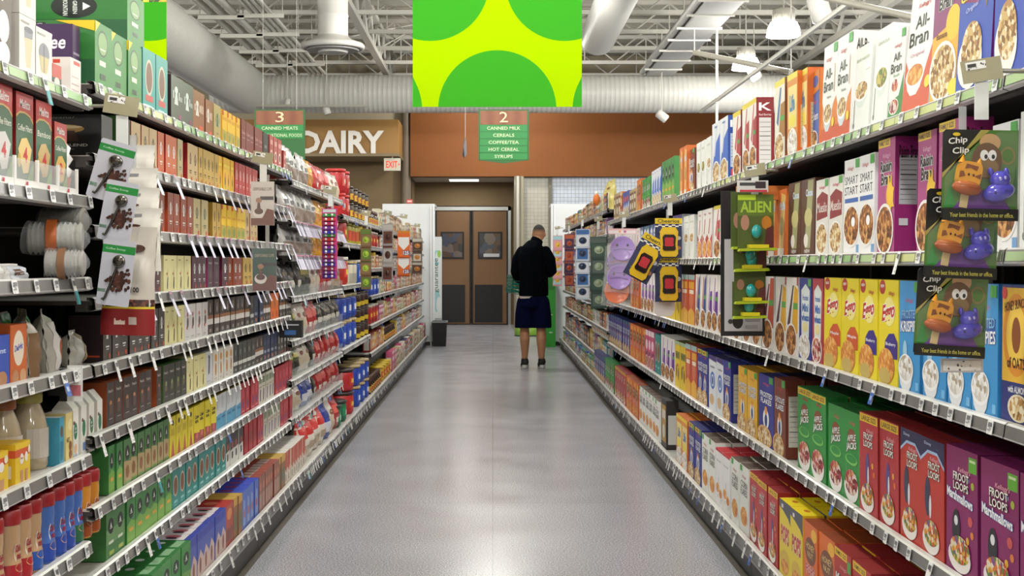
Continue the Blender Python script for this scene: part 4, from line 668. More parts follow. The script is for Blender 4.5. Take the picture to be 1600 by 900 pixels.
D_('silkcarton', '#e8e6de', [('e', .5, .55, .3, .17, '#2c7450'), T('so', .5, .6, .2, .05, '#f0f4f0'), T('good', .5, .53, .3, .05, '#f0f4f0'), ('e', .25, .72, .14, .04, '#6c3c2c'), ('e', .5, .2, .24, .1, '#e0b48c'), ('r', .2, .04, .8, .1, '#a8b4c8')], [('r', .1, .1, .9, .6, '#dcdad2')], None, '#e0deD6'.lower())
D_('silkcarton2', '#e8e6de', [('e', .5, .55, .3, .17, '#2c7450'), ('e', .25, .72, .14, .04, '#6c3c2c'), ('r', .3, .1, .75, .26, '#7c94c8')], None, None, '#e0ded6')
D_('bluecarton', '#3c98b4', [('e', .5, .7, .3, .12, '#6c4a34'), ('r', .2, .1, .8, .5, '#2c7894')], None, [('r', 0, 0, 1, 1, '#dfe8e8')])
D_('nutcarton', '#e0cc84', [('e', .6, .75, .3, .12, '#f0e4a8'), T('NUT', .3, .45, .4, .1, '#4c3414', .03), ('e', .6, .32, .2, .1, '#8c5428'), ('e', .6, .15, .2, .09, '#8c5428')], None, [('r', 0, 0, 1, 1, '#e8e4d8')])

# plain far-away designs, told apart only by their colours
FILL = {}
def filler(nm, look, bg, a, b, kind=0):
    if kind == 0: art = [('r', 0, .86, 1, 1, a), ('e', .5, .62, .38, .13, a), ('p', [(.1, .3), (.9, .38), (.9, .46), (.1, .4)], b)]+bowl(.5, .17, .4, .14, '~flake')
    elif kind == 1: art = [('r', 0, .4, 1, .75, a), ('r', .15, .5, .85, .66, b), ('e', .5, .2, .34, .14, '~corn'), ('r', .1, .9, .6, .95, b)]
    elif kind == 2: art = [('p', [(0, 0), (1, 0), (1, .6), (0, .3)], a), ('e', .45, .7, .3, .12, b), ('e', .6, .25, .3, .15, '~nuts')]
    else: art = [('r', .12, .12, .88, .88, a), ('r', .2, .6, .8, .78, b), ('e', .5, .34, .25, .14, b)]
    D_(nm, bg, art, [('r', .15, .1, .85, .7, '#d0cec8')], [('r', 0, 0, 1, 1, bg)]); FILL[nm] = look
for a_ in [('f_red', 'red and cream', '#a8383a', '#e8d8c0', '#e8b040', 0), ('f_blue', 'blue and white', '#3c5cae', '#dfe4ec', '#d85a4a', 2), ('f_white', 'white and red', '#e4e0d8', '#b84a44', '#6a8a5a', 0), ('f_green', 'green and cream', '#4c8a4c', '#d8dcb0', '#c8783c', 1),
           ('f_yellow', 'yellow and red', '#dcb832', '#c04a30', '#f0e8c8', 2), ('f_brown', 'brown and tan', '#7a543c', '#c8a47c', '#e8dcc8', 1), ('f_orange', 'orange and cream', '#d06c2c', '#ecd4a0', '#8c4024', 0), ('f_purple', 'purple and white', '#6c4488', '#e0d8e8', '#d88c4c', 2),
           ('f_teal', 'teal and white', '#3c8c94', '#dce8e4', '#d8b04c', 1), ('f_pink', 'pink and white', '#c8527c', '#f0dce0', '#7c3c5c', 0), ('f_tan', 'tan and brown', '#c0a47c', '#6c4830', '#e8dcc4', 3), ('f_grey', 'grey and blue', '#b8b8b4', '#5c6c8c', '#e4e0d8', 3),
           ('f_black', 'black and gold', '#2c2826', '#b8903c', '#d8d0c0', 3), ('f_navy', 'navy and orange', '#2c3460', '#d8803c', '#dcdce4', 0), ('f_cream', 'cream and green', '#dcd4b8', '#5c8450', '#a85c3c', 2), ('f_crimson', 'crimson and gold', '#8c1c24', '#d8a03c', '#e8d8c8', 3)]:
    filler(*a_)
_CM = {}
def cmesh(des, W, H, D):
    k = (des, round(W, 3), round(H, 3), round(D, 3))
    if k not in _CM: bg, art, sd, tp, body = DS[des]; _CM[k] = carton(W, H, D, art, bg, sd, tp, body)
    return _CM[k]
ZL = {'A': BAYS_L[0][1], 'B': BAYS_L[1][1], 'C': BAYS_L[2][1], 'D': BAYS_L[3][1], 'E': BAYS_L[4][1], 'R': BAYS_R[0][1], 'S': BAYS_R[1][1]}
def levelname(z, top, k, n): return 'top' if k == 0 else ('base' if k == n-1 else ORD[k])
def place(side, Y, z, X, me, name, label, cat, group, lean=0, yaw=0):
    o = obj(name, me, None, (side*X, Y, z+.08*math.sin(max(0, lean))), (-lean, 0, side_rot(side)+yaw)); return tag(o, label, cat, group)
NRUN = {}
def run(bank, k, px0, px1, n, des, H, look, noun='cereal box', name='cereal_box', push=0, lean=0, D=.075, rows=1, gap=.012, plural='cereal boxes'):
    """n cartons side by side on shelf k of a bank, between the picture columns px0 (near) and px1 (far) of their front edges"""
    side = 1 if bank in 'RS' else -1; Z = ZL[bank]; z = Z[k]-.0055; base = k == len(Z)-1
    X = (XB+.012 if base else XS+.022)+push
    Y0 = F*X/abs(px0-VX); Y1 = F*X/abs(px1-VX); n = max(n, round((Y1-Y0)/(.205 if side > 0 else .125))) if Y0 > (4.6 if side > 0 else 5.2) and name in ('cereal_box', 'coffee_pod_box') and (Y1-Y0)/n > (.235 if side > 0 else .15) else n
    w_ = (Y1-Y0)/n; aisle = 'cereal' if side > 0 else 'coffee'
    W = w_-gap*.5; lvn = levelname(z, 0, k, len(Z)); bankn = {'A': 'nearest bay', 'B': 'pod bays', 'C': 'bag bays', 'D': 'tub bays', 'E': 'far bays, coffee side', 'R': 'cereal bays', 'S': 'far bays, cereal side'}[bank].replace('nearest', 'first')
    key = (look, bank, k); NRUN[key] = NRUN.get(key, 0)+1; rn = NRUN[key]
    for rw in range(rows):
        for i in range(n):
            r = rng(bank, k, px0, i, rw); Y = Y0+w_*(i+.5)+r.uniform(-.2, .2)*gap*.5
            me = cmesh(des, W, H, D)
            cnt = NRUN[key+('c', rw)] = NRUN.get(key+('c', rw), 0)+1
            where = f'{ordn(cnt-1)} on the {lvn} shelf, {bankn}' if rw == 0 else f'{ordn(cnt-1)}, {("", "second", "third")[rw]} row, {lvn} shelf, {bankn}'
            place(side, Y, z, X+rw*(D+.006)+r.uniform(0, .006), me, name, f'{look} {noun}, {where}', noun.split()[-1] if noun != 'cereal box' else 'cereal box', f'{plural} on the {aisle} side', lean*(r.uniform(.8, 1.1)) if lean else 0, r.uniform(-.015, .015))
# ---------------------------------------------------------------- bags, tubs, jars, bottles
def pouch(W, H, D, bg, art, seed=0, clear=False, top=.9):
    m = MB(); r = random.Random(seed); nz = 12; nx = 12; mt = M(bg, .3, 0, 0, .45) if clear else M(bg, .28)
    ph = [r.uniform(0, 6) for _ in range(4)]
    def th(v): return D/2*(math.sin(PI*min(1, (v/top)*.86+.14))**.6 if v < top else 0)+.0015
    def P(u, v, d, s=-1):
        t = th(v)*(max(0, 1-abs(2*u-1)**2.6))**.5; cr = .004*math.sin(9*u+ph[0]+5*v)*math.sin(7*v+ph[1])+.003*math.sin(19*v+ph[2]+6*u)
        ww = W*(1-.05*math.sin(PI*v)); return ((u-.5)*ww, D/2+s*(t+cr*(.4 if v > top else 1)+d), v*H)
    for s in (-1, 1):
        V = []; Fs = []
        for j in range(nz+1):
            for i in range(nx+1):
                V.append(P(i/nx, j/nz, 0, s))
        for j in range(nz):
            for i in range(nx): a = j*(nx+1)+i; f = (a, a+1, a+nx+2, a+nx+1); Fs.append(f if s < 0 else f[::-1])
        m.add(V, Fs, mt, True)
    # artwork follows the bulge: fine strips
    for k, it in enumerate(art):
        d = .0008*(k+1)
        if it[0] == 'r':
            _, x0, y0, x1, y1, c = it; n = 10; q = max(2, int((y1-y0)*12)); V = []; Fs = []
            for j in range(q+1):
                for i in range(n+1): V.append(P(x0+(x1-x0)*i/n, y0+(y1-y0)*j/q, d+.0006))
            for j in range(q):
                for i in range(n): a = j*(n+1)+i; Fs.append((a, a+1, a+n+2, a+n+1))
            m.add(V, Fs, c, True)
        else: m.decor([it], lambda u, v, dd: P(u, v, d+.0008), 0)
    return m.build('pouch', link=False)
def boxpack(W, H, D, art, bg): return carton(W, H, D, art, bg)
def tub(R, H, bg, art, sq=.0):
    m = MB(); P4 = [(R*.86, 0), (R*.9, H*.03), (R, H*.12), (R, H*.84), (R*.95, H*.9)]; m.lathe(P4, M(bg, .35), 24, (0, R, 0))
    def P(u, v, d): a = (u-.5)*2.2; rr = R+.001+d; return (rr*math.sin(a), R-rr*math.cos(a), v*H)
    for k, it in enumerate(art):
        if it[0] == 'r':
            _, x0, y0, x1, y1, c = it; n = 8; V = []; Fs = []
            for i in range(n+1): u = x0+(x1-x0)*i/n; V += [P(u, y0, k*.0004), P(u, y1, k*.0004)]
            m.add(V, [(2*i, 2*i+2, 2*i+3, 2*i+1) for i in range(n)], c)
        else: m.decor([it], lambda u, v, d: P(u, v, k*.0005), 0)
    return m.build('tub', link=False)
def lidm(R, h, c): return MB().lathe([(R*1.02, 0), (R*1.04, .004), (R*1.04, h), (R*.97, h+.003), (R*.9, h)], M(c, .35), 24, (0, R, 0)).build('lid', link=False)
def jar(R, H, fillc, label, glass='#3a2416'):
    m = MB().lathe([(R*.9, 0), (R, .008), (R, H*.62), (R*.8, H*.76), (R*.72, H*.82)], M(fillc, .12, 0, 0, 1, 0, .4), 20, (0, R, 0))
    def P(u, v, d): a = (u-.5)*2.6; return ((R+.001+d)*math.sin(a), R-(R+.001+d)*math.cos(a), v*H)
    for x0, x1, y0, y1, c in label:
        n = 8; V = []
        for i in range(n+1): V += [P(x0+(x1-x0)*i/n, y0, .0004), P(x0+(x1-x0)*i/n, y1, .0004)]
        m.add(V, [(2*i, 2*i+2, 2*i+3, 2*i+1) for i in range(n)], c)
    return m.build('jar', link=False)
def two(body, lid, zl, side, X, Y, z, name, pn, label, cat, group, yaw=0, lean=0, s=1):
    t = thing(name, label, cat, (side*X, Y, z), (-lean, 0, side_rot(side)+yaw), group); t.scale = (s, s, s)
    obj('body', body, t); obj(pn, lid, t, (0, 0, zl)); return t
def xy(bank, k, px, push=0):
    side = 1 if bank in 'RS' else -1; base = k == len(ZL[bank])-1; X = (XB+.012 if base else XS+.022)+push; return side, X, F*X/abs(px-VX), ZL[bank][k]-.007
PM = {}
def bagrun(bank, k, px0, px1, n, H, kinds, noun, D=.075, rows=1, lean=0, name='coffee_bag'):
    """bags: kinds is a list of (look, bg, art) used in turn"""
    side, X, Y0, z = xy(bank, k, px0); _, _, Y1, _ = xy(bank, k, px1); w_ = (Y1-Y0)/n; aisle = 'coffee' if side < 0 else 'cereal'
    cnt = {}; where0 = {'A': 'first bay', 'C': 'bag bays', 'D': 'tub bays', 'E': 'far bays', 'B': 'pod bays', 'S': 'hot cereal bays', 'R': 'cereal bays'}[bank]; nl = levelname(z, 0, k, len(ZL[bank]))
    for rw in range(rows):
        for i in range(n):
            j = int(i*len(kinds)/n); look, bg, art = kinds[j]; r = rng('bag', bank, k, px0, i, rw); key = (look, round(w_, 3), H, i % 2)
            if key not in PM: PM[key] = pouch(w_*.97, H, D, bg, art, i % 2)
            c = NRUN[(look, noun, bank, k)] = NRUN.get((look, noun, bank, k), 0)+1
            o = obj(name, PM[key], None, (side*(X+.004+rw*(D+.01)+r.uniform(0, .012)), Y0+w_*(i+.5), z+.002), (-lean-r.uniform(0, .05), 0, side_rot(side)+r.uniform(-.08, .08)))
            tag(o, f'{look} {noun}, {ordn(c-1)} along the {nl} shelf, {where0}', 'bag', f'bags on the {aisle} side')
SILV = ('silver and white', '#b9b7b4', [('r', .1, .1, .9, .45, '#8c7c70'), ('r', .3, .5, .7, .62, '#4c4a4a')])
YELB = ('yellow', '#d8981c', [('r', .1, .2, .9, .5, '#b87814'), ('r', .3, .6, .7, .7, '#f0c84c')])
REDB = ('red', '#b02024', [('r', .15, .5, .85, .75, '#d86058'), ('r', .3, .2, .7, .35, '#e8d8cc')])
BLKB = ('black', '#26241f', [('r', .2, .25, .8, .45, '#d8d4c8'), ('r', .3, .6, .7, .7, '#8c8470')])
GRNB = ('green and black', '#4c5c2c', [('r', .1, .1, .9, .5, '#2c2c24'), ('r', .2, .6, .8, .75, '#c8c070')])
WHTB = ('white', '#d8d2c6', [('r', .1, .15, .9, .55, '#c8b8a0'), ('e', .5, .65, .2, .08, '#8c4c34')])
BRNB = ('brown', '#6c4c34', [('r', .1, .15, .9, .5, '#a8845c'), ('r', .2, .6, .8, .8, '#3c2a1c')])
RWB = ('red topped white', '#ddd6ca', [('r', 0, .55, 1, .98, '#c0241f'), ('r', .2, .2, .8, .4, '#b8a48c')])
BLUB = ('blue', '#2444a8', [('r', .1, .2, .9, .5, '#d8d8e0'), ('r', .2, .6, .8, .8, '#1c3484')])
CTMB = ('clear mixed', '#8c8474', [('r', .1, .1, .9, .5, '#6c7c4c'), ('r', .2, .6, .8, .8, '#c8b48c')])

# ---------------------------------------------------------------- the coffee side, bay by bay
K = dict(noun='coffee pod box', name='coffee_pod_box', plural='coffee pod boxes')
def pods(*a, **k): kk = dict(K); kk.update(k); kk.setdefault('D', .1); run(*a, **kk)
# top shelf of the pod bays
pods('B', 0, 149, 223, 3, 'keurig', .19, 'tall green oval-badged', D=.28, push=-.0, gap=.02)
pods('B', 0, 225, 262, 2, 'tealtall', .20, 'tall teal', D=.12)
pods('B', 0, 268, 304, 2, 'darktall', .165, 'dark grey emblem', D=.14); pods('B', 0, 304, 321, 1, 'browntall', .16, 'light brown emblem', D=.14)
pods('B', 0, 323, 335, 1, 'browntall', .15, 'rust brown emblem', D=.14); pods('B', 0, 335, 347, 1, 'tantall', .15, 'sand coloured emblem', D=.14)
pods('B', 0, 348, 376, 4, 'yellowtall', .145, 'yellow and olive', D=.14); pods('B', 0, 377, 411, 5, 'maroontall', .15, 'maroon', D=.14)
pods('B', 0, 412, 421, 1, 'blacktall', .15, 'black', D=.14)
# second row stacked above the tall green ones
for i, (px, zz, des, lk) in enumerate(((197, .195, 'keurig', 'uppermost tall green box lying on the tall green boxes'), (150, .195, 'keurig_b', 'tall green box with blue panel stacked behind the purple coffee maker carton'), (100, .21, 'keurig', 'tall green box with black oval standing behind the white glass cartons'))):
    side, X, Y, z = xy('B', 0, px)
    if i == 0: place(-1, Y+.15, z+zz, X+.01, cmesh('keurig', .20, .155, .3), 'coffee_pod_box', lk, 'box', 'coffee pod boxes on the coffee side')
    elif i == 1: place(-1, 3.85, z+.195, X+.26, cmesh('keurig_b', .2, .16, .3), 'coffee_pod_box', lk, 'box', 'coffee pod boxes on the coffee side')
    else: place(-1, 3.88, z+.195, X+.40, cmesh('keurig', .2, .17, .3), 'coffee_pod_box', lk, 'box', 'coffee pod boxes on the coffee side')
# 2nd shelf
for a_ in ((186, 206, 1, 'peets_g', 'dark green cup-picture'), (207, 222, 1, 'pod_tan', 'tan emblem'), (222, 247, 2, 'pod_tan', 'tan emblem'), (248, 258, 1, 'pod_orange', 'orange emblem'), (259, 277, 2, 'pod_orange', 'orange emblem'), (277, 286, 1, 'pod_sand', 'sand emblem'),
           (293, 311, 2, 'pod_tan', 'tan emblem'), (311, 343, 5, 'pod_gold', 'golden emblem'), (343, 367, 4, 'pod_yellow', 'yellow cup-picture'), (368, 404, 7, 'pod_red', 'red')):
    pods('B', 1, a_[0], a_[1], a_[2], a_[3], .145, a_[4])
for a_ in ((240, 258, 2, 'pod_rust', 'rust brown emblem'), (262, 281, 2, 'pod_rust', 'rust brown emblem'), (284, 303, 2, 'pod_rust', 'rust brown emblem'), (303, 326, 2, 'pod_sand', 'sand emblem'), (333, 346, 2, 'pod_gold', 'golden emblem'), (346, 384, 5, 'pod_yellow2', 'bright yellow'), (384, 404, 3, 'pod_tan', 'tan emblem')):
    pods('B', 2, a_[0], a_[1], a_[2], a_[3], .145, a_[4])
for a_ in ((225, 254, 3, 'pod_plum', 'plum emblem'), (256, 299, 4, 'cream', 'pale cream vanilla'), (300, 323, 3, 'pod_plum', 'plum emblem'), (325, 343, 2, 'peets_p', 'plum cup-picture'), (347, 357, 1, 'pod_plum', 'plum emblem'), (357, 380, 3, 'pod_rust', 'rust brown emblem'), (380, 404, 3, 'pod_gold', 'golden emblem')):
    pods('B', 3, a_[0], a_[1], a_[2], a_[3], .128, a_[4])
for a_ in ((163, 258, 8, 'pod_dark', 'dark emblem'), (258, 289, 3, 'cream', 'pale cream vanilla'), (289, 326, 4, 'floral', 'white floral'), (326, 390, 8, 'espresso', 'dark brown white-banded'), (391, 397, 1, 'espresso_g', 'dark green white-banded'), (398, 412, 2, 'navy', 'navy'), (412, 424, 3, 'espresso', 'dark brown white-banded'), (424, 437, 2, 'orangebag', 'orange'), (438, 456, 4, 'espresso', 'dark brown white-banded')):
    pods('B', 4, a_[0], a_[1], a_[2], a_[3], .135 if a_[3] != 'espresso' else .142, a_[4])
for a_ in ((168, 239, 6, 'peets', 'dark copper-cup'), (246, 253, 1, 'peets', 'dark copper-cup'), (255, 293, 4, 'peets_g', 'dark green cup-picture'), (293, 323, 3, 'cream', 'pale cream vanilla'), (323, 334, 1, 'bluegrey', 'white blue-flower'), (334, 366, 4, 'amber', 'white amber-flower'), (366, 400, 5, 'espresso_g', 'dark grey white-banded'), (400, 413, 2, 'espresso', 'dark brown white-banded'), (413, 434, 4, 'navy', 'navy'), (434, 457, 5, 'pod_dark', 'dark emblem')):
    pods('B', 5, a_[0], a_[1], a_[2], a_[3], .132, a_[4])
TK = dict(noun='tea box', name='tea_box', plural='tea boxes')
for a_ in ((172, 192, 2, 'gm_lime', 'lime green'), (193, 228, 3, 'gm_tan', 'green and tan'), (228, 267, 4, 'gm_tan', 'green and tan'), (267, 303, 4, 'yellow_s', 'yellow triangle-marked'), (303, 338, 4, 'bustelo', 'yellow and red'), (338, 378, 5, 'skyblue', 'white and sky blue'), (378, 405, 4, 'redpod', 'crimson'), (405, 430, 5, 'whitemulti', 'white and olive'), (430, 457, 5, 'redpod', 'crimson')):
    pods('B', 6, a_[0], a_[1], a_[2], a_[3], .142, a_[4])
for a_ in ((166, 196, 2, 'gm_green', 'green black-oval'), (199, 270, 6, 'gm_lime', 'lime green'), (270, 353, 9, 'teal', 'teal brown-oval'), (353, 380, 4, 'blackwhite', 'black and white'), (403, 413, 2, 'redpod', 'crimson'), (413, 438, 5, 'whitemulti', 'white and olive'), (438, 457, 4, 'redpod', 'crimson')):
    pods('B', 7, a_[0], a_[1], a_[2], a_[3], .145, a_[4])
pods('B', 7, 383, 402, 2, 'bigred', .15, 'large plain red', D=.2, push=.0)
for a_ in ((238, 298, 4, 'base_green', 'green flat-topped'), (298, 354, 6, 'base_blue', 'blue and white'), (354, 367, 1, 'base_red', 'red'), (367, 379, 2, 'base_gold', 'gold topped'), (379, 405, 4, 'base_cobalt', 'cobalt blue'), (405, 437, 7, 'base_brown', 'brown red-topped'), (437, 447, 3, 'base_gold', 'gold topped'), (447, 478, 8, 'base_white', 'white topped')):
    pods('B', 8, a_[0], a_[1], a_[2], a_[3], .165, a_[4], D=.15, rows=2 if a_[0] < 440 else 1, gap=.006) if a_[1] < 457 else None
pods('C', 7, 447, 477, 8, 'base_white', .165, 'white topped', D=.2)

# first bay
side, X, Y, z = xy('A', 0, 20)
G = 'cartons on the first coffee bay'
def one(px, k, des, W, H, D, name, label, push=0, zo=0, yaw=0, cat='box', bank='A'):
    side, X, Y, z = xy(bank, k, px, push); return place(side, Y+W/2, z+zo, X, cmesh(des, W, H, D), name, label, cat, G, 0, yaw)
one(-34, 0, 'coffeemaker', .20, .27, .2, 'coffee_maker_box', 'brown coffee maker carton with round pictures at the start of the top shelf')
one(30, 0, 'glasscup', .115, .145, .12, 'glass_cup_box', 'white carton with a tall glass picture under another such carton')
one(55, 0, 'glasscup2', .125, .135, .12, 'glass_cup_box', 'white carton with two round glass cups pictured, beside the stacked pair')
one(30, 0, 'glasscup', .115, .150, .12, 'glass_cup_box', 'white carton with a tall glass picture stacked on top of its pair', zo=.146)
one(82, 0, 'melittared', .07, .062, .04, 'coffee_filter_box', 'small red and green box between white cartons on the top shelf', push=.0)
one(110, 0, 'melittawhite', .09, .10, .055, 'coffee_filter_box', 'white carton with orange-red logo in front of the purple carton', push=.0)
place(-1, 3.742, ZL['B'][0]-.007, 1.16, cmesh('mrcoffee', .065, .165, .24), 'coffee_maker_box', 'purple coffee maker carton with white script behind the white cartons', 'box', G)
for i, (px, des, lk) in enumerate(((-10, 'filters_w', 'red and green filter box with a white filter and a 4'), (25, 'filters_n', 'red and green filter box with a tan filter and a 4'), (56, 'filters_b', 'green bamboo filter box standing taller between two others'), (85, 'filters_2', 'shorter red and green filter box marked 2'))):
    one(px, 1, des, .118 if i < 3 else .10, .225-.004*i-(.035 if i == 3 else 0), .09, 'coffee_filter_box', lk, push=.01, zo=.012)
side, X, Y, z = xy('A', 1, -20)
t = thing('display_tray', 'white tray with clear front pockets holding the coffee filter boxes', 'tray', (-X, F*X/790, z), (0, 0, PI/2), 'trays'); L_ = F*X/660-F*X/800
m = MB().box(0, L_, -.006, -.002, 0, .022, M('#eceae6')).box(0, L_, -.006, .12, 0, .004, M('#eceae6'))
for k in range(5): x = L_*k/4; m.box(x-.006, x+.006, -.008, -.002, 0, .075, M('#f0eeea'))
for k in range(4): m.decor([('r', L_*(k+.5)/4-.006, .006, L_*(k+.5)/4+.006, .018, '#c8303c')], lambda u, v, d: (u, -.0085, v))
m.build('tray', t); MB().box(0, L_, -.0065, -.0045, .022, .07, CLEAR()).build('clear_front', t)
place(-1, 3.915, ZL['B'][1]-.007, 1.124, cmesh('breakfast', .11, .13, .26), 'coffee_box', 'black carton with a gold cup picture behind the filter boxes', 'box', G)
# sleeve of white scoops, and the orange-topped black box under it
t = place(-1, 3.60, ZL['A'][1]-.005, 1.17, MB().lathe([(.03, 0), (.036, .03), (.03, .04), (.04, .07), (.032, .08), (.042, .10), (.034, .115), (.038, .13), (.02, .15)], M('#e6e4e0', .2), 14, (0, .03, 0)).lathe([(.032, 0), (.038, .05)], M('#c83c2c', .3), 14, (0, .03, 0)).build('scoop', link=False), 'filter_sleeve', 'crumpled white plastic sleeve with a red base beside the filter boxes', 'bag', None) if False else None
o = MB().lathe([(.03, 0), (.036, .03), (.03, .04), (.042, .07), (.032, .08), (.044, .10), (.034, .115), (.038, .13), (.02, .15)], M('#e6e4e0', .2), 14, (0, .03, 0)).lathe([(.033, 0), (.039, .05)], M('#c83c2c', .3), 14, (0, .03, 0)).build('filter_sleeve', None, (-1.14, 3.60, ZL['A'][1]-.005), (0, 0, PI/2)); tag(o, 'crumpled white plastic sleeve with a red base beside the filter boxes', 'bag')
def sack(W, H, D, nm, label, loc, rot, c='#d9d6ce', band=None, ribs=11, brown=False, green=False, parts=True):
    """basket coffee filters stacked in a clear bag: a ribbed fluted roll under thin film"""
    t = thing(nm, label, 'bag', loc, rot, 'bagged filters on the first coffee bay'); m = MB(); P = []; R = []
    for k in range(ribs*2+1): z = H*k/(ribs*2); P.append((0, 0, z)); R.append((W/2*(1 if k % 2 else .8), D/2*(1 if k % 2 else .8)))
    m.tube(P, R, M('#7c5c38' if brown else c, .6), 32)
    for k, v in enumerate(m.v):
        if (k % 32) % 2: m.v[k] = (v[0]*.85, v[1]*.85, v[2]); m.build('filters', t)
    f = MB(); P = []; R = []; q = rng(nm, label)
    for k in range(9): z = -H*.04+H*1.15*k/8; s = (1.03+.05*(k % 2)) if k < 7 else (.8 if k == 7 else .3); P.append((q.uniform(-.004, .004), q.uniform(-.004, .004), z)); R.append((W/2*s*q.uniform(.97, 1.04), D/2*s*q.uniform(.95, 1.05)))
    f.tube(P, R, M('#e4e8ea', .06, 0, 0, .16), 20); f.build('film', t)
    if band: MB().tube([(0, 0, H*.35), (0, 0, H*.55)], [(W/2*1.15, D/2*1.15)]*2, M(band, .4), 20, False).build('label_band', t)
    if green: MB().tube([(0, 0, H*.92), (0, 0, H*1.1)], [(W/2*1.1, D/2*1.1), (W/2*.6, D/2*.6)], M('#1c7c3c', .3), 20, False).build('label_header', t)
def S_(px, py, Y, push, W, H, D, label, rot, **k): sack(W, H, D, 'filter_pack', label, PX(px, py, Y), rot, **k)
S_(44, 372, 3.45, 0, .085, .135, .085, 'ribbed white filter roll with an orange band lying behind other bags', (0, PI/2, .2), band='#b8602c')
S_(66, 345, 3.6, 0, .07, .12, .07, 'upper white filter roll in plastic under the second shelf', (0, PI/2, -.1), c='#b8b4aa')
S_(72, 412, 3.42, 0, .07, .095, .07, 'lowest white filter roll with brown print on the steel shelf', (0, PI/2, .1), c='#e2ded6', band='#8c6444')
def stand(px, W, H, art, label, push, rz, lean, bg='#b5b2a8', k=3):
    side, X, Y, z = xy('A', k, px, push); o = obj('filter_pack', pouch(W, H, .07, bg, art, int(px)), None, (-X, Y, z), (lean, .0, PI/2+rz)); tag(o, label, 'bag', 'bagged filters on the first coffee bay')
GT = ('r', .02, .82, .98, .97, '#1c7c3c')
stand(8, .13, .10, [('r', .1, .1, .6, .6, '#cfcdc8'), ('r', .62, .2, .8, .4, '#8c6c50')], 'crumpled clear bag of white filters at the near end of the steel shelf', -.01, .3, -.35, '#e4e2de', 2)
stand(38, .08, .055, [('r', .1, .1, .9, .8, '#b8bcc4'), ('r', .2, .3, .5, .6, '#5c4434')], 'small crumpled bag with grey printing between white filter bags', -.015, -.3, -.3, '#dcdad6', 2)
stand(62, .12, .175, [('r', 0, .03, .42, .66, '#6e5234'), ('r', .44, .03, .98, .62, '#c4c2c0'), GT], 'bag of brown paper filters with a green header standing on the middle shelf', .0, .5, -.05)
stand(98, .10, .17, [('r', .1, .05, .95, .78, '#dedcd8'), ('r', .3, .2, .5, .5, '#b8582c'), ('r', .3, .52, .5, .56, '#26221e')], 'bag of white fluted filters with a rust coloured strip, beside brown ones', .015, .3, -.12)
stand(132, .08, .10, [('r', .05, .02, .5, .9, '#b9b7b2'), ('r', .52, .02, .98, .9, '#9c8660')], 'short pack of unbleached filters at the end of the middle shelf', .01, .1, 0)
stand(28, .12, .16, [('r', 0, .03, .6, .6, '#7c6c54'), GT], 'rear bag of filters with a green header behind the orange carton', .10, .2, 0)
stand(2, .11, .17, [('r', 0, .03, .6, .6, '#5c4c38'), GT], 'darkest bag of filters with green header, deepest on the middle shelf', .12, .1, 0)
one(-8, 3, 'delight_b', .09, .12, .07, 'creamer_box', 'blue creamer carton beside the orange one on the middle shelf', zo=0)
one(16, 3, 'delight', .11, .14, .09, 'creamer_box', 'orange creamer carton with open flaps on the middle shelf')
# coffee creamer shelf with bottles
def bigbottle(px, cap, label, push=.03):
    side, X, Y, z = xy('A', 4, px, push); t = thing('creamer_bottle', label, 'bottle', (-X, Y, z), (0, 0, PI/2), 'big clear creamer bottles')
    MB().lathe([(.044, 0), (.05, .01), (.05, .10), (.042, .135), (.03, .165), (.028, .178)], M('#b9a98c', .1, 0, 0, 1, 0, .6), 22, (0, .05, 0)).build('bottle_body', t)
    m = MB(); V = []
    for i in range(9): a = -1.3+2.6*i/8; V += [(.051*math.sin(a), .05-.051*math.cos(a), .03), (.051*math.sin(a), .05-.051*math.cos(a), .105)]
    m.add(V, [(2*i, 2*i+2, 2*i+3, 2*i+1) for i in range(8)], M('#c8c0b4')); m.build('paper_label', t)
    MB().lathe([(.034, .168), (.036, .172), (.036, .198), (.033, .20)], M(cap, .35), 22, (0, .05, 0)).build('cap', t)
bigbottle(-4, '#8c4a20', 'large clear creamer bottle at the start of the carton shelf'); bigbottle(33, '#8a4a1c', 'large clear creamer bottle with a brown cap behind the yellow cartons'); bigbottle(74, '#a39a48', 'large clear creamer bottle with an olive yellow cap', .02); bigbottle(28, '#b0a858', 'large clear creamer bottle with yellow cap in the row behind', .13)
one(-26, 4, 'creamerbox', .15, .095, .10, 'creamer_carton', 'yellow creamer carton with an orange band, nearer of two', push=-.005)
one(24, 4, 'creamerbox', .10, .10, .10, 'creamer_carton', 'yellow creamer carton with an orange band, farther of two', push=-.005)
one(93, 4, 'bluecarton', .035, .125, .06, 'creamer_carton', 'narrow blue creamer carton beside the big bottles'); one(103, 4, 'nutcarton', .06, .13, .06, 'creamer_carton', 'pale yellow nut creamer carton between blue and white cartons')
def gable(px, k, i):
    side, X, Y, z = xy('A', k, px, 0); t = thing('creamer_bottle', f'white creamer carton with a dark green oval, {ORD[i]} of four', 'carton', (-X, Y, z), (0, 0, PI/2), 'white creamer cartons')
    obj('body', cmesh('silkcarton' if i % 2 == 0 else 'silkcarton2', .05, .135, .055), t)
    MB().prism([(0, .135), (.055, .135), (.03, .165), (.025, .165)], 'x', -.025, .025, M('#dcdad4', .3)).build('gable_top', t)
for i, px in enumerate((118, 131, 143, 156)): gable(px, 4, i)
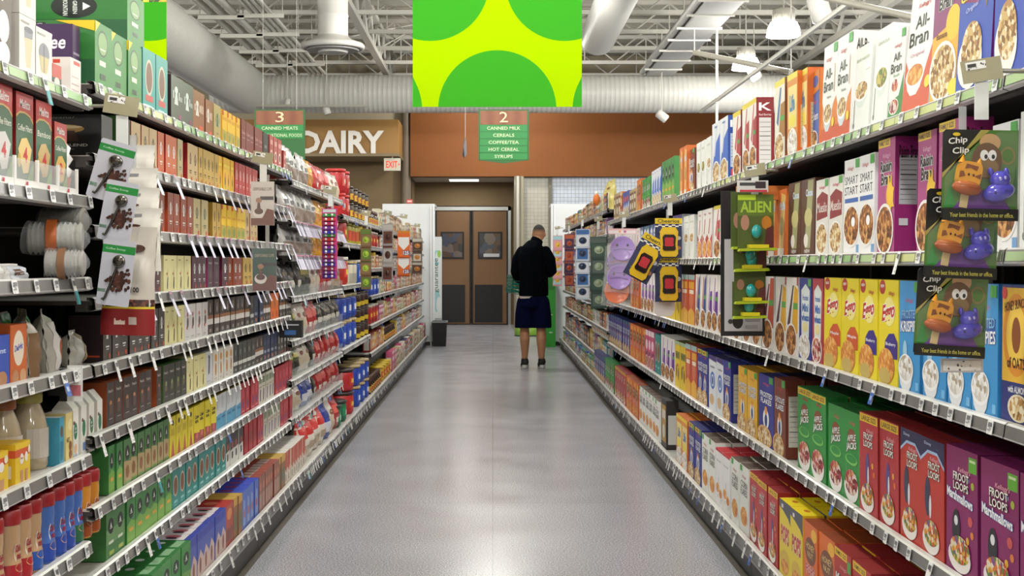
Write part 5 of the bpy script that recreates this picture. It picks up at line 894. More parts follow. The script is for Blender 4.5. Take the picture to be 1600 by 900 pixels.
# tapered creamer bottles on the shelf below
def mate(px, i, c1, c2, capc, k=5, look=''):
    side, X, Y, z = xy('A', k, px, 0); t = thing('coffee_creamer_bottle', f'{look} coffee creamer bottle, {ordn(i)} from the near end of the creamer shelf', 'bottle', (-X, Y, z), (0, 0, PI/2), 'coffee creamer bottles')
    prof = [(.034, 0), (.037, .008), (.036, .05), (.031, .09), (.034, .12), (.033, .145)]
    m = MB().lathe(prof, M(c1, .3), 20, (0, .037, 0)); m.lathe([(.0372, .006), (.0374, .035), (.036, .052)], M(c2, .3), 20, (0, .037, 0), caps=False)
    def P(u, v, d):
        rr = .0366-.005*abs(v-.02)/.08; a = u; return ((rr+d)*math.sin(a), .037-(rr+d)*math.cos(a), v)
    m.decor([('e', 0, .078, .62, .03, '#f0e4e0'), ('t', 'Coffee\nmate', 0, .08, 1.0, .034, M('#9c1c30'), .04, .1), ('p', [(-.5, .008), (.5, .008), (.6, .042), (-.6, .042)], M('#a8202c' if c2 != '#2c4ca8' else '#23409a')), ('e', 0, .044, .6, .012, '#c8946c')], P, .0005)
    m.build('bottle_body', t); MB().lathe([(.0345, .145), (.0355, .148), (.035, .175), (.032, .180)], M(capc, .35), 20, (0, .037, 0)).build('cap', t)
mk = [('tan and red', '#c8a47c', '#a8242c', '#a82026')]*5+[('tan and blue labelled', '#c8a47c', '#2c58a8', '#a82026')]+[('blue', '#4c74c0', '#2c4ca8', '#a82026')]*3+[('blue and green', '#4c74c0', '#2c6c4c', '#a82026')]+[('orange', '#d08a2c', '#a85420', '#a82026')]*2
px_ = [-52, -22, 6, 33, 50, 66, 86, 103, 117, 130, 143, 156]
for i, (px, (lk, a, b, c)) in enumerate(zip(px_, mk)): mate(px, i, a, b, c, look=lk)
for i, (px, c) in enumerate(((188, '#2c4c9c'), (208, '#d8dcd8'), (222, '#2c4c9c'))):
    t = thing('milk_bottle', ('white bottle with a blue cap, nearer one on the base shelf', 'white bottle with a white cap on the base shelf', 'white bottle with a blue cap, farther one on the base shelf')[i], 'bottle', (-1.08-.03*i, 3.78+.09*i, .172), (0, 0, PI/2), 'white bottles on the base shelf')
    MB().lathe([(.035, 0), (.038, .01), (.038, .09), (.02, .125), (.018, .135)], M('#e8ece6', .25), 18, (0, .04, 0)).lathe([(.0385, .03), (.0385, .07)], M('#3c8c3c'), 18, (0, .04, 0), caps=False).build('body', t); MB().lathe([(.022, .13), (.023, .15)], M(c, .35), 16, (0, .04, 0)).build('cap', t)
# a label holder clipped at the end of the middle shelf
t = thing('shelf_sign_clip', 'black clip holding a white price card at the end of the first bay', 'sign', PX(100, 600, 3.55)); MB().box(-.04, .0, -.01, .01, -.03, .03, M('#1c1c1c')).box(-.008, .012, -.012, .012, -.045, .04, M('#141414')).build('clip', t)
m = MB().box(.012, .052, -.012, -.008, -.045, .05, M('#e4e2e0')); m.decor([('r', .018, -.03, .048, -.002, '#c8707c'), ('r', .018, .01, .048, .045, TAG)], lambda u, v, d: (u, -.0125-d, v), .0004); m.build('price_card', t)
t = thing('shelf_sign_clip', 'black clip-on box on the rail where pod bays end', 'sign', PX(452, 514, 7.1)); MB().box(-.05, .07, -.03, .03, -.045, .045, M('#1a1c20', .4)).build('box', t); m = MB(); m.decor([('r', -.035, .02, .055, .026, '#c8ccd0'), ('r', -.02, -.03, .04, -.005, '#3c6ca8')], lambda u, v, d: (u, -.031-d, v), .0005); m.build('print', t)

# bag bays
bagrun('C', 0, 423, 442, 3, .17, [('red and white ringed', '#b04a40', [('r', .2, .15, .8, .5, '#e0d0c4'), ('e', .5, .33, .2, .1, '#6c3428'), ('r', .2, .7, .8, .85, '#d8a49c')])], 'coffee bag') if False else None
pods('C', 0, 443, 447, 1, 'redring', .15, 'red ring-marked', D=.14)
pods('B', 0, 422, 440, 3, 'redring', .155, 'red ring-marked', D=.14)
bagrun('C', 0, 448, 486, 5, .20, [SILV], 'coffee bag'); bagrun('C', 0, 486, 495, 1, .19, [YELB], 'coffee bag'); bagrun('C', 0, 495, 533, 5, .19, [REDB, WHTB], 'coffee bag')
bagrun('C', 1, 447, 496, 6, .20, [SILV], 'coffee bag'); bagrun('C', 1, 496, 533, 5, .18, [YELB, REDB], 'coffee bag')
bagrun('C', 2, 447, 492, 5, .17, [SILV], 'coffee bag'); bagrun('C', 2, 492, 533, 5, .17, [YELB], 'coffee bag')
bagrun('C', 3, 447, 505, 7, .20, [BLKB, GRNB, WHTB], 'coffee bag'); bagrun('C', 3, 505, 534, 4, .19, [REDB, BRNB], 'coffee bag')
bagrun('C', 4, 453, 483, 4, .19, [GRNB, WHTB], 'coffee bag'); bagrun('C', 4, 483, 500, 2, .19, [REDB], 'coffee bag'); bagrun('C', 4, 500, 534, 5, .17, [BLKB], 'coffee bag')
bagrun('C', 5, 455, 497, 5, .17, [GRNB, WHTB, BLKB], 'coffee bag'); bagrun('C', 5, 497, 534, 5, .17, [REDB], 'coffee bag')
bagrun('C', 6, 457, 500, 5, .15, [WHTB, BLUB, BLKB], 'coffee bag'); bagrun('C', 6, 500, 534, 5, .17, [REDB], 'coffee bag')
bagrun('C', 7, 478, 512, 4, .23, [RWB], 'coffee bag', D=.12); bagrun('C', 7, 512, 534, 3, .22, [BLUB, WHTB, REDB], 'coffee bag', D=.12)
for k in (3, 4, 5, 6):   # clear acrylic lips in front of the bags
    for Y0, Y1 in ((7.35, 8.56), (8.60, 9.81)):
        t = MB().box(0, Y1-Y0, -.002, 0, 0, .06, M('#dfe4e2', .05, 0, 0, .18)).build('shelf_lip', None, (-XS+.002, Y0, ZL['C'][k]), (0, 0, PI/2))
        tag(t, f'clear plastic lip on the {ORD[k]} bag shelf, {"nearer" if Y0 < 8 else "farther"} bay', 'shelf lip')

# tub bays
TB = {}
def tubs(k, px0, px1, n, R, H, c, lidc, art, look, stack=1, bank='D', name='coffee_tub', noun='coffee tub', push=0):
    key = (R, H, c, lidc)
    if key not in TB: TB[key] = (tub(R, H*.93, c, art), lidm(R, H*.10, lidc))
    b, l = TB[key]; side, X, Y0, z = xy(bank, k, px0, push); _, _, Y1, _ = xy(bank, k, px1, push); w_ = (Y1-Y0)/n
    aisle = 'coffee' if side < 0 else 'cereal'
    for i in range(n):
        for s in range(stack):
            c_ = NRUN[(look, noun, k, bank, s)] = NRUN.get((look, noun, k, bank, s), 0)+1
            lay = '' if stack == 1 else f', {("bottom", "second", "third")[s]} layer'
            two(b, l, H*.88, side, X, Y0+w_*(i+.5), z+s*(H+.004), name, 'lid', f'{look} {noun}, {ordn(c_-1)} on the {levelname(0, 0, k, len(ZL[bank]))} shelf of the {"tub" if bank == "D" else "far"} bays{lay}', 'tub', f'coffee tubs on the {aisle} side')
ta = [('r', .2, .25, .8, .7, '#3c5cb8'), ('r', .3, .35, .7, .6, '#dfe4ee')]; tr = [('r', .2, .3, .8, .7, '#c84030'), ('r', .3, .4, .7, .6, '#e8c04c')]; tg = [('r', .2, .3, .8, .7, '#2c8c5c'), ('r', .4, .35, .6, .6, '#dfe8dc')]
tubs(0, 536, 549, 2, .075, .18, '#b8242a', '#c83030', [('r', .2, .3, .8, .7, '#d86050'), ('r', .35, .4, .65, .6, '#f0e8e0')], 'red', 2)
tubs(0, 549, 578, 5, .06, .13, '#3c2a1c', '#2a1c14', [('r', .1, .2, .9, .6, '#d8a82c'), ('r', .3, .3, .7, .5, '#a83028')], 'black and yellow', 2)
tubs(1, 537, 546, 1, .075, .19, '#b02c28', '#c8b88c', tr, 'red', 1); tubs(1, 546, 562, 3, .06, .17, '#a8a030', '#8c8424', [('r', .1, .2, .9, .7, '#c84c2c')], 'olive', 1); tubs(1, 562, 578, 2, .07, .22, '#c8b42c', '#b0a020', [('r', .1, .2, .9, .6, '#a83c2c')], 'tall yellow', 1)
tubs(2, 537, 549, 1, .09, .22, '#b42c24', '#e0ddd4', tr, 'red', 1); tubs(2, 549, 560, 2, .07, .19, '#d4cdb8', '#c8b480', [('r', .1, .1, .9, .5, '#a8a498')], 'white', 1); tubs(2, 560, 578, 3, .07, .20, '#2c54ac', '#c8c4b8', ta, 'light blue', 1)
tubs(3, 536, 560, 3, .105, .20, '#2444a8', '#a89468', ta, 'big blue', 2); tubs(3, 560, 578, 3, .075, .13, '#3c2a24', '#2c1c18', [('r', 0, .1, 1, .4, '#d8b82c')], 'brown yellow-labelled', 3)
tubs(4, 528, 545, 2, .10, .155, '#1f6c4c', '#2c3430', tg, 'green', 1); tubs(4, 545, 559, 1, .11, .17, '#b4242a', '#3c2c2c', tr, 'large red', 2); tubs(4, 559, 579, 3, .09, .165, '#2444a8', '#b09c70', ta, 'blue', 2)

# far bays, a mixture of jars, tubs and cartons
fl = list(FILL)
def fillrun(bank, k, px0, px1, w_, H, seed, kinds=None, noun='carton', name='food_box', D=.07, plural='food boxes', rows=1):
    side, X, Y0, z = xy(bank, k, px0); _, _, Y1, _ = xy(bank, k, px1); Y1 = min(Y1, 21.3 if side < 0 else 20.9); r = random.Random(seed); Y = Y0; px = px0; kinds = kinds or fl; last = None
    while Y < Y1-.08:
        n = r.choice((1, 2, 2, 3)); n = min(n, max(1, int((Y1-Y)/w_))); des = r.choice([q for q in kinds if q != last]); last = des; ww = w_*r.uniform(.85, 1.2); Ye = min(Y+n*ww, Y1)
        sx = 1 if side > 0 else -1; h = H*r.uniform(.82, 1.0)
        h = round(h/.01)*.01; ww = round((Ye-Y)/n/.01)*.01
        if ww < .05: break
        p0 = VX+sx*F*X/Y; p1 = VX+sx*F*X/(Y+ww*n)
        run(bank, k, p0, p1, n, des, h, FILL[des], noun, name, D=D, rows=rows, plural=plural); Y += ww*n+.004
def bankfill(bank, ks, px0, px1, Hs, seed, **kw):
    for k in ks: fillrun(bank, k, px0, px1, kw.get('w_', .13), Hs[k], seed*31+k, **{a: b for a, b in kw.items() if a != 'w_'})
ja = jar(.042, .14, '#2c1810', [(.1, .9, .12, .5, '#c8a040'), (.25, .75, .2, .42, '#a82c28')]); jl = MB().lathe([(.034, 0), (.036, .004), (.036, .03), (.03, .034)], M('#4a2a1c', .35), 18, (0, .042, 0)).build('lid', link=False)
def jars(k, px0, px1, n, look, noun='instant coffee jar', bank='E', stack=1):
    side, X, Y0, z = xy(bank, k, px0); _, _, Y1, _ = xy(bank, k, px1); w_ = (Y1-Y0)/n
    for i in range(n): two(ja, jl, .112, side, X, Y0+w_*(i+.5), z, 'coffee_jar', 'lid', f'{look} {noun}, {ordn(i)} on the {levelname(0, 0, k, len(ZL[bank]))} shelf of the far bays', 'jar', 'instant coffee jars')
jars(0, 579, 592, 5, 'dark'); jars(5, 602, 618, 7, 'dark'); jars(6, 579, 596, 7, 'dark')
tubs(1, 579, 592, 3, .06, .15, '#a83028', '#c8c0b0', tr, 'red', 1, 'E'); tubs(6, 597, 612, 4, .07, .15, '#c8a030', '#e0c040', tr, 'yellow', 1, 'E'); tubs(3, 579, 594, 3, .08, .18, '#2444a8', '#a89468', ta, 'blue', 1, 'E'); tubs(4, 579, 592, 3, .08, .18, '#a82428', '#c8c0b0', tr, 'crimson', 1, 'E')
EK = ['f_red', 'f_white', 'f_tan', 'f_brown', 'f_black', 'f_cream', 'f_yellow', 'f_crimson', 'f_grey', 'f_pink']
DM_ = dict(noun='drink mix box', name='drink_mix_box', plural='drink mix boxes'); HC = dict(noun='cocoa box', name='cocoa_box', plural='cocoa boxes')  # invented generic boxes filling the far coffee-side shelves, contents unknown
fillrun('E', 0, 593, 666, .17, .19, 5, EK, **DM_); fillrun('E', 1, 593, 666, .18, .15, 6, EK, **DM_)
fillrun('E', 2, 579, 666, .18, .15, 7, EK, **DM_); fillrun('E', 3, 595, 666, .17, .17, 8, EK, **HC)
fillrun('E', 4, 593, 666, .17, .18, 9, EK, **HC); fillrun('E', 5, 619, 666, .18, .18, 10, EK, **HC)
fillrun('E', 5, 579, 601, .13, .18, 12, ['f_red', 'f_crimson', 'f_yellow'], **HC)
fillrun('E', 6, 613, 666, .17, .22, 11, ['f_cream', 'f_tan', 'f_white', 'f_navy', 'f_pink'], **HC)
# ---------------------------------------------------------------- the cereal side
C = run
LN = .07
for a_ in ((1660, 1600, 1, 'crunch', .33, 'blue raisin and flake pile', 0, .03), (1598, 1548, 1, 'crunch', .35, 'blue raisin and flake pile', 0, .03), (1546, 1492, 1, 'crunch', .33, 'blue raisin and flake pile', 0, LN), (1492, 1450, 1, 'banana', .34, 'yellow and magenta banana', 0, LN), (1448, 1407, 1, 'allbran_r', .33, 'white and deep orange bran', 0, .12),
           (1407, 1384, 1, 'allbran_g', .25, 'white and green bran', 0, .06), (1384, 1358, 1, 'granola_g', .29, 'white green-bowl granola', .01, .08), (1356, 1326, 1, 'granola', .27, 'white brown-bowl granola', .01, .06), (1338, 1309, 0, '', 0, '', 0, 0), (1325, 1280, 2, 'allbran_o', .335, 'white and orange bran', 0, .05),
           (1279, 1262, 1, 'bluekrave', .30, 'blue krinkle', .05, .02), (1261, 1246, 1, 'orangeyellow', .32, 'orange yellow-topped', .03, 0), (1245, 1229, 1, 'orangeyellow', .32, 'orange yellow-topped', .01, 0), (1226, 1210, 1, 'k_brown', .33, 'tan yellow-topped wheat', .02, 0),
           (1181, 1158, 2, 'k_red', .31, 'red yellow-topped berry', 0, 0), (1156, 1144, 1, 'k_red', .30, 'red yellow-topped berry', .0, 0), (1137, 1112, 2, 'k_blue', .31, 'blue and white flake', 0, 0)):
    if a_[2]: C('R', 0, a_[0], a_[1], a_[2], a_[3], a_[4], a_[5], push=a_[6], lean=a_[7])
C('R', 0, 1110, 1102, 1, 'granola', .26, 'white brown-bowl granola'); C('R', 0, 1101, 1088, 2, 'granola_g', .27, 'white green-bowl granola', push=.02); C('R', 0, 1085, 1074, 1, 'frosted_c', .26, 'brown chocolate flake', push=.02); C('R', 0, 1072, 1061, 2, 'orangebox', .29, 'brown orange puff')
C('R', 0, 1059, 1054, 1, 'redyellow', .27, 'red and yellow', push=.03); C('R', 0, 1053, 1034, 4, 'gm_lime', .27, 'green and orange wheat'); C('R', 0, 1033, 1017, 4, 'k_blue', .25, 'blue and white flake'); C('R', 0, 1016, 1002, 4, 'ajacks', .23, 'green ring'); C('R', 0, 1001, 994, 2, 'orangepops', .25, 'orange popped')
for a_ in ((1640, 1590, 1, 'granola', .30, 'white brown-bowl granola', .02), (1588, 1545, 1, 'smartstart', .29, 'white blue-banded', .03), (1500, 1462, 1, 'raisinbran', .325, 'magenta sun', 0), (1460, 1430, 1, 'raisinbran', .325, 'magenta sun', .03), (1394, 1367, 1, 'raisinbran', .33, 'magenta sun', 0), (1366, 1316, 2, 'smartstart', .30, 'white blue-banded', 0),
           (1314, 1272, 2, 'mueslix', .26, 'white and maroon', 0), (1270, 1230, 2, 'cocoa', .275, 'chocolate brown', 0), (1228, 1196, 2, 'orangebox', .26, 'brown orange puff', 0), (1192, 1147, 3, 'redwhite', .27, 'red and white bowl', 0), (1146, 1113, 2, 'k_red', .265, 'red yellow-topped berry', 0), (1112, 1088, 2, 'redwhite', .26, 'red and white bowl', .0), (1083, 1066, 1, 'granola', .25, 'white brown-bowl granola', 0), (1064, 1050, 1, 'whiteblue', .27, 'white blue-ringed', 0), (1048, 1000, 5, 'miniwheat', .25, 'navy wheat square', 0), (998, 960, 6, 'redwhite', .25, 'red and white bowl', 0)):
    C('R', 1, a_[0], a_[1], a_[2], a_[3], a_[4], a_[5], push=a_[6], lean=.015)
for a_ in ((1690, 1612, 1, 'honeybunch', .30, 'blue and yellow oat'), (1610, 1562, 1, 'honeybunch', .30, 'blue and yellow oat'), (1558, 1478, 2, 'krispies', .30, 'sky blue frosted'), (1476, 1440, 1, 'krispies', .30, 'sky blue frosted'), (1436, 1403, 1, 'krispies', .30, 'sky blue frosted'), (1401, 1341, 2, 'eggo_b', .30, 'yellow blueberry waffle'), (1340, 1286, 2, 'eggo_m', .30, 'yellow maple waffle'), (1285, 1267, 1, 'miniwheat_r', .295, 'red wheat square'), (1266, 1247, 1, 'miniwheat', .295, 'navy wheat square'),
           (1245, 1209, 2, 'k_yellow', .295, 'white and yellow flake'), (1208, 1190, 1, 'k_orange', .295, 'white and rust flake'), (1188, 1131, 4, 'k_orange', .29, 'white and rust flake'), (1130, 1103, 2, 'k_purple', .29, 'white and purple flake'), (1101, 1086, 1, 'k_navy', .29, 'white and navy flake'), (1084, 1064, 2, 'redyellow', .285, 'red and yellow'), (1062, 1030, 4, 'yellowmulti', .285, 'yellow nut picture'), (1028, 1000, 4, 'k_purple', .28, 'white and purple flake'), (998, 985, 2, 'orangepops', .28, 'orange popped')):
    C('R', 2, a_[0], a_[1], a_[2], a_[3], a_[4], a_[5], lean=.01)
for a_ in ((1660, 1592, 1, 'floops_m', .305, 'purple marshmallow loop'), (1589, 1530, 1, 'floops_m', .305, 'purple marshmallow loop'), (1526, 1477, 1, 'floops_m', .305, 'purple marshmallow loop'), (1476, 1404, 2, 'floops_d', .30, 'red navy-topped loop'), (1402, 1343, 2, 'floops', .30, 'red yellow-topped loop'), (1341, 1292, 2, 'ajacks', .285, 'green apple ring'), (1290, 1244, 2, 'ajacks_l', .30, 'green yellow-topped apple ring'), (1227, 1209, 1, 'frosted_c', .30, 'brown chocolate flake'), (1208, 1186, 2, 'frosted', .29, 'blue frosted flake') if 0 else (1207, 1184, 1, 'frosted', .29, 'blue frosted flake'),
           (1183, 1152, 2, 'frosted_y', .285, 'yellow frosted flake'), (1142, 1130, 1, 'frosted', .285, 'blue frosted flake'), (1129, 1107, 2, 'whiteblue', .28, 'white blue-ringed'), (1106, 1089, 2, 'frosted_t', .29, 'blue yellow-topped flake'), (1087, 1071, 2, 'redyellow', .29, 'red and yellow'), (1070, 1054, 2, 'yellowmulti', .28, 'yellow nut picture'), (1053, 1032, 3, 'k_purple', .28, 'white and purple flake'), (1031, 1022, 2, 'teal', .27, 'teal ring'), (1021, 1008, 3, 'f_pink', .27, 'pink'), (1007, 984, 5, 'orangepops', .27, 'orange popped'), (983, 950, 8, 'frosted', .27, 'blue frosted flake'), (949, 924, 8, 'cornflakes', .25, 'white corn flake')):
    C('R', 3, a_[0], a_[1], a_[2], a_[3], a_[4], a_[5], rows=3 if a_[0] > 1180 else (2 if a_[0] > 1040 else 1))
for a_ in ((1500, 1440, 2, 'bluebox', .25, 'blue crisp'), (1439, 1362, 3, 'bluebox', .265, 'blue crisp'), (1361, 1303, 2, 'krave', .27, 'red and brown yellow-topped'), (1302, 1254, 2, 'orangepops', .27, 'orange popped'), (1253, 1217, 2, 'pops', .275, 'yellow grey-topped popped'), (1214, 1199, 1, 'floops', .285, 'red yellow-topped loop'), (1198, 1169, 2, 'floops', .285, 'red yellow-topped loop'), (1168, 1142, 2, 'cornflakes', .285, 'white corn flake'), (1140, 1118, 2, 'redtop', .27, 'white red-topped two-bowl'),
           (1117, 1096, 2, 'cornflakes', .285, 'white corn flake'), (1095, 1075, 2, 'frosted_t', .29, 'blue yellow-topped flake'), (1074, 1056, 2, 'orangeyellow', .28, 'orange yellow-topped'), (1040, 1032, 1, 'f_black', .30, 'narrow black'), (1030, 998, 5, 'cornflakes', .26, 'white corn flake'), (997, 978, 4, 'orangepops', .26, 'orange popped'), (977, 960, 4, 'floops', .26, 'red yellow-topped loop'), (959, 945, 4, 'ajacks', .26, 'green apple ring'), (944, 928, 5, 'frosted', .25, 'blue frosted flake')):
    C('R', 4, a_[0], a_[1], a_[2], a_[3], a_[4], a_[5], rows=3 if a_[0] > 1130 else (2 if a_[0] > 1040 else 1), push=.0)
HB = dict(noun='granola bar box', name='granola_bar_box', plural='granola bar boxes')  # generic boxes made up to stock the far cereal-side shelves, contents unknown
HK = dict(noun='hot cereal carton', name='oatmeal_box', plural='hot cereal boxes')  # likewise made-up generic cartons; what they hold is not known
for k, h, sd in ((0, .18, 21), (1, .17, 22), (2, .17, 23), (3, .16, 24), (4, .16, 25), (5, .17, 26), (6, .22, 27)):
    fillrun('S', k, 948, 880, .17, h, sd, None, **(HK if k < 3 else HB))
fillrun('S', 7, 928, 880, .17, .15, 28, ['f_blue', 'f_teal', 'f_green', 'f_cream', 'f_purple'], **HK)
bagrun('S', 0, 951, 936, 2, .30, [('pale yellow oats', '#d8cc78', [('r', .2, .3, .8, .6, '#e8e0a8'), ('r', .3, .7, .7, .76, '#6c3c24')])], 'bag', D=.08, name='oatmeal_bag')
fillrun('R', 0, 993, 958, .18, .24, 41, ['f_brown', 'f_orange', 'f_tan', 'f_blue', 'f_red'], **HK)

# ---------------------------------------------------------------- hanging strips with small goods
def strip(px, pyt, Y, pyb, label, side, big=1.0, card=True, tab=True):
    """a label card on an arm, a white hang tab and a plastic strip, clipped to the top rail"""
    x, y, z = PX(px, pyt, Y); t = thing('clip_strip', label, 'clip strip', (x, y, z)); zb = PX(px, pyb, Y)[2]-z; s = big
    if card:
        m = MB().box(-.042*s, .040*s, -.002, .002, -.022*s, .024*s, M('#a8a284', .5)); m.decor([('r', -.034*s, .004*s, .008, .02*s, TAG), ('r', -.03*s, .009*s, -.012*s, .016*s, '#3a3a3c')], lambda u, v, d: (u, -.0025-d, v), .0004); m.build('label_card', t, rot=(0, .16*-side, 0))
        MB().tube([(0, .004, 0), (side*.09, .01, .0)], .005, M('#9c9a90', .3, .3), 6).build('arm', t)
    if tab: MB().box(-.014*s, .014*s, .003, .007, -.10*s, -.022*s, M('#e8ebea', .3)).tube([(0, .004, -.02*s), (0, .004, .0)], .0015, METAL(), 5).build('hang_tab', t)
    MB().box(-.008*s, .008*s, .115, .117, zb, -.06*s, M('#dfe3e4', .15, 0, 0, .5)).build('strip', t); return t
def hang(px, py, Y, W, H, mesh_fn, name, label, cat, group, rot=(0, 0, 0), dy=-.01):
    x, y, z = PX(px, py, Y); t = thing(name, label, cat, (x, y+dy, z), rot, group); mesh_fn(t, W, H); return t
def px2(Y): return Y/F
# animal chip clips
def clipcard(t, W, H, full=True):
    m = MB().prism([(-W/2+.006, 0), (W/2-.006, 0), (W/2, -.006), (W/2, -H+.006), (W/2-.006, -H), (-W/2+.006, -H), (-W/2, -H+.006), (-W/2, -.006)], 'y', -.001, .001, M('#1c1c1c', .4))
    G = M('#4f7c34', .4)
    m.decor([('p', [(.0, .13), (1, .13), (1, 1), (.62, 1), (0, .52)], G), ('p', [(.5, 1), (.62, 1), (0, .52), (0, .46)], M('#a8a050')), ('e', .86, .72, .1, .1, M('#8c7c48')), ('e', .86, .72, .075, .075, G), ('p', [(.92, .3), (.99, .3), (.97, .62)], M('#1f5c34')), ('p', [(.02, .14), (.2, .14), (.1, .38)], M('#2f8c3c')),
             ('p', [(.14, .13), (.9, .13), (.8, .26), (.55, .34), (.3, .28)], M('#6a3c94')), ('e', .62, .86, .14, .1, M('#c8a070')), ('e', .58, .66, .2, .2, M('#6b4a2c')), ('e', .57, .585, .17, .11, M('#8c7048')), ('e', .545, .72, .055, .06, M('#f4f4f4')), ('e', .65, .72, .055, .06, M('#f4f4f4')), ('e', .565, .705, .022, .025, M('#101010')), ('e', .66, .705, .022, .025, M('#101010')),
             T('Chip', .19, .87, .25, .09, '#f0efea', .02, 0, .03), T('Clip', .23, .76, .22, .09, '#f0efea', .02, 0, .02), ('e', .17, .945, .05, .02, M('#e0c02c')), ('r', 0, 0, 1, .13, M('#17171a')), T('Your best friends in the home or office.', .52, .06, .84, .05, '#d8d060', .01)], lambda u, v, d: ((u-.5)*W, -.0012-d, -H+v*H), .0003)
    m.build('backing_card', t)
    s = W/.16
    def rr(w, h): return [(w*math.copysign(abs(math.cos(a))**.5, math.cos(a)), h*math.copysign(abs(math.sin(a))**.5, math.sin(a))) for a in [2*PI*k/20 for k in range(20)]]
    g = MB(); g.prism([(x, z+.012) for x, z in rr(.024, .026)], 'y', -.03, -.004, M('#e8a020', .2, 0, 0, 1, 0, .6)); g.ball((0, -.024, -.018), (.032, .016, .015), M('#a8521e', .25)); g.ball((0, -.026, -.012), (.029, .014, .009), M('#b8642a', .25))
    for a in (-1, 1): g.lathe([(.008, 0), (.001, .016)], M('#e8a020', .2), 8, (a*.018, -.016, .034))
    g.decor([('p', [(-.014, .02), (-.002, .024), (.012, .02), (.014, .030), (-.012, .032)], '#8a4a1a'), ('p', [(-.023, .0), (-.010, .006), (-.016, .016), (-.023, .014)], '#8a4a1a'), ('p', [(.008, .008), (.022, .004), (.022, .016)], '#8a4a1a'), ('e', -.004, .010, .0022, .003, '#1c1410'), ('e', .006, .010, .0022, .003, '#1c1410')], lambda u, v, d: (u, -.0302-d, v), .0003)
    o = g.build('giraffe_clip', t, (-W*.2, 0, -H*.56), (0, .18, 0)); o.scale = (s, s, s)
    c = M('#4a44c4' if True else '#4640c0', .15, 0, 0, 1, 0, .7); g = MB(); g.ball((-.003, -.018, -.012), (.034, .018, .020), c, 18, 12); g.ball((.006, -.018, .012), (.022, .016, .019), c, 16, 10)
    for a, b_ in ((-.008, .032), (.024, .024)): g.ball((a, -.014, b_), (.006, .006, .010), c, 10, 8)
    for a in (-.016, .006): g.ball((a, -.035, -.012), (.0022, .001, .003), '#201c5c', 8, 6)
    for a in (.002, .012): g.ball((a, -.033, .014), (.003, .002, .004), '#b8b4e8', 8, 6)
    o = g.build('hippo_clip', t, (W*.21, 0, -H*.62), (0, -.25, 0)); o.scale = (s, s, s)
    MB().box(-W*.12, -W*.02, -.006, -.002, -H*.88, -H*.72, M('#dcc490')).build('giraffe_neck', t, rot=(0, .15, 0))
    MB().prism([(-W*.47, -H*.84), (W*.47, -H*.84), (W*.47, -.006), (W*.2, -.006), (-W*.47, -H*.46)], 'y', -.038, -.002, M('#ffffff', .04, 0, 0, .04)).build('clear_blister', t)
Yc = 2.74; s = px2(Yc)
strip(1535, 110, Yc, 560, 'hang strip of animal clips below the top cereal shelf, tan label card on top', 1, 1.0)
for i, (px, py, lk, rz) in enumerate(((1529, 204, 'topmost', 0), (1507, 296, 'middle', .05), (1497, 421, 'lowest', .04))):
    hang(px, py, Yc+.03*i, (118 if i == 0 else 114)*s, 141*s, clipcard, 'chip_clip_pack', f'{lk} chip clip card with orange giraffe and purple hippo clips', 'clip pack', 'animal chip clip cards', (0, .02+.02*i, 0), -.012+.02*i)
o = MB().box(-.045, .045, -.001, .001, -.03, 0, M('#c8c8cc')); o.decor([('r', -.04, -.026, .04, -.005, TAG)], lambda u, v, d: (u, -.0015, v)); tag(o.build('barcode_card', loc=PX(1503, 560, 2.86)), 'grey printed card sticking out below the lowest chip clip', 'card')
# alien eggs
def eggpack(t, W, H, head=False):
    m = MB().box(-W/2, W/2, 0, .003, -H, 0, M('#4c5c20', .4)); m.decor([*([('r', -W*.5, -H*.38, W*.5, -.002, '#5c7424'), ('t', 'ALIEN', 0, -H*.22, W*.86, H*.2, M('#a8c83c'), .03), ('r', -W*.5, -H*.1, W*.0, -.002, '#b8d82c')] if head else []), ('e', W*.3, -H*.5, W*.14, H*.12, '#c07818'), ('e', -W*.3, -H*.5, W*.12, H*.14, '#b08068'), ('p', [(W*.2, -H), (W*.5, -H), (W*.5, -H*.55), (W*.3, -H*.6)], '#5c1c1c')], lambda u, v, d: (u, -d, v), .0004); m.build('backing_card', t)
    MB().ball((.0, -.02, -H*.66), (.020, .018, .027), M('#1c9c9c', .08, 0, 0, 1, 0, .8), 14, 10).build('egg', t)
    MB().prism([(-W*.52, -H-.002), (W*.55, -H+.002), (W*.5, -H+.012), (-W*.48, -H+.008)], 'y', -.045, .0, M('#a8bc1c', .3)).box(-W*.25, W*.3, -.048, -.005, -H+.010, -H+.024, M('#d8cc20', .3)).build('tray', t)
Yc = 5.2; s = px2(Yc); strip(1180, 266, Yc, 500, 'hang strip of alien egg toys below the top cereal shelf, white tag on top', 1, 1.0)
o = MB().box(-.06, .06, -.001, .001, -.045, 0, M('#dcdcd8')); o.decor([('r', -.05, -.02, .01, -.008, '#44444a'), ('r', .01, -.03, .05, -.004, '#3c2c34'), ('r', -.05, -.044, .055, -.036, '#c83048')], lambda u, v, d: (u, -.0015-d, v), .0003); tag(o.build('price_card', loc=PX(1176, 282, 5.17)), 'white and red card above the alien egg toys', 'card')
for i, (px, py, lk) in enumerate(((1180, 304, 'topmost'), (1166, 300, 'second, partly covered'), (1170, 345, 'third'), (1172, 372, 'fourth'), (1171, 415, 'fifth'), (1168, 440, 'lowest'))):
    hang(px, py, Yc+(.0 if i == 0 else .05)+.01*i, (56 if i < 1 else 50)*s, (88 if i < 1 else (90, 80, 52, 60, 58)[i-1])*s, (lambda t, W, H, i=i: eggpack(t, W, H, i == 0)), 'egg_toy_pack', f'{lk} teal egg toy pack on the alien strip', 'toy', 'alien egg toy packs', (0, 0, 0))
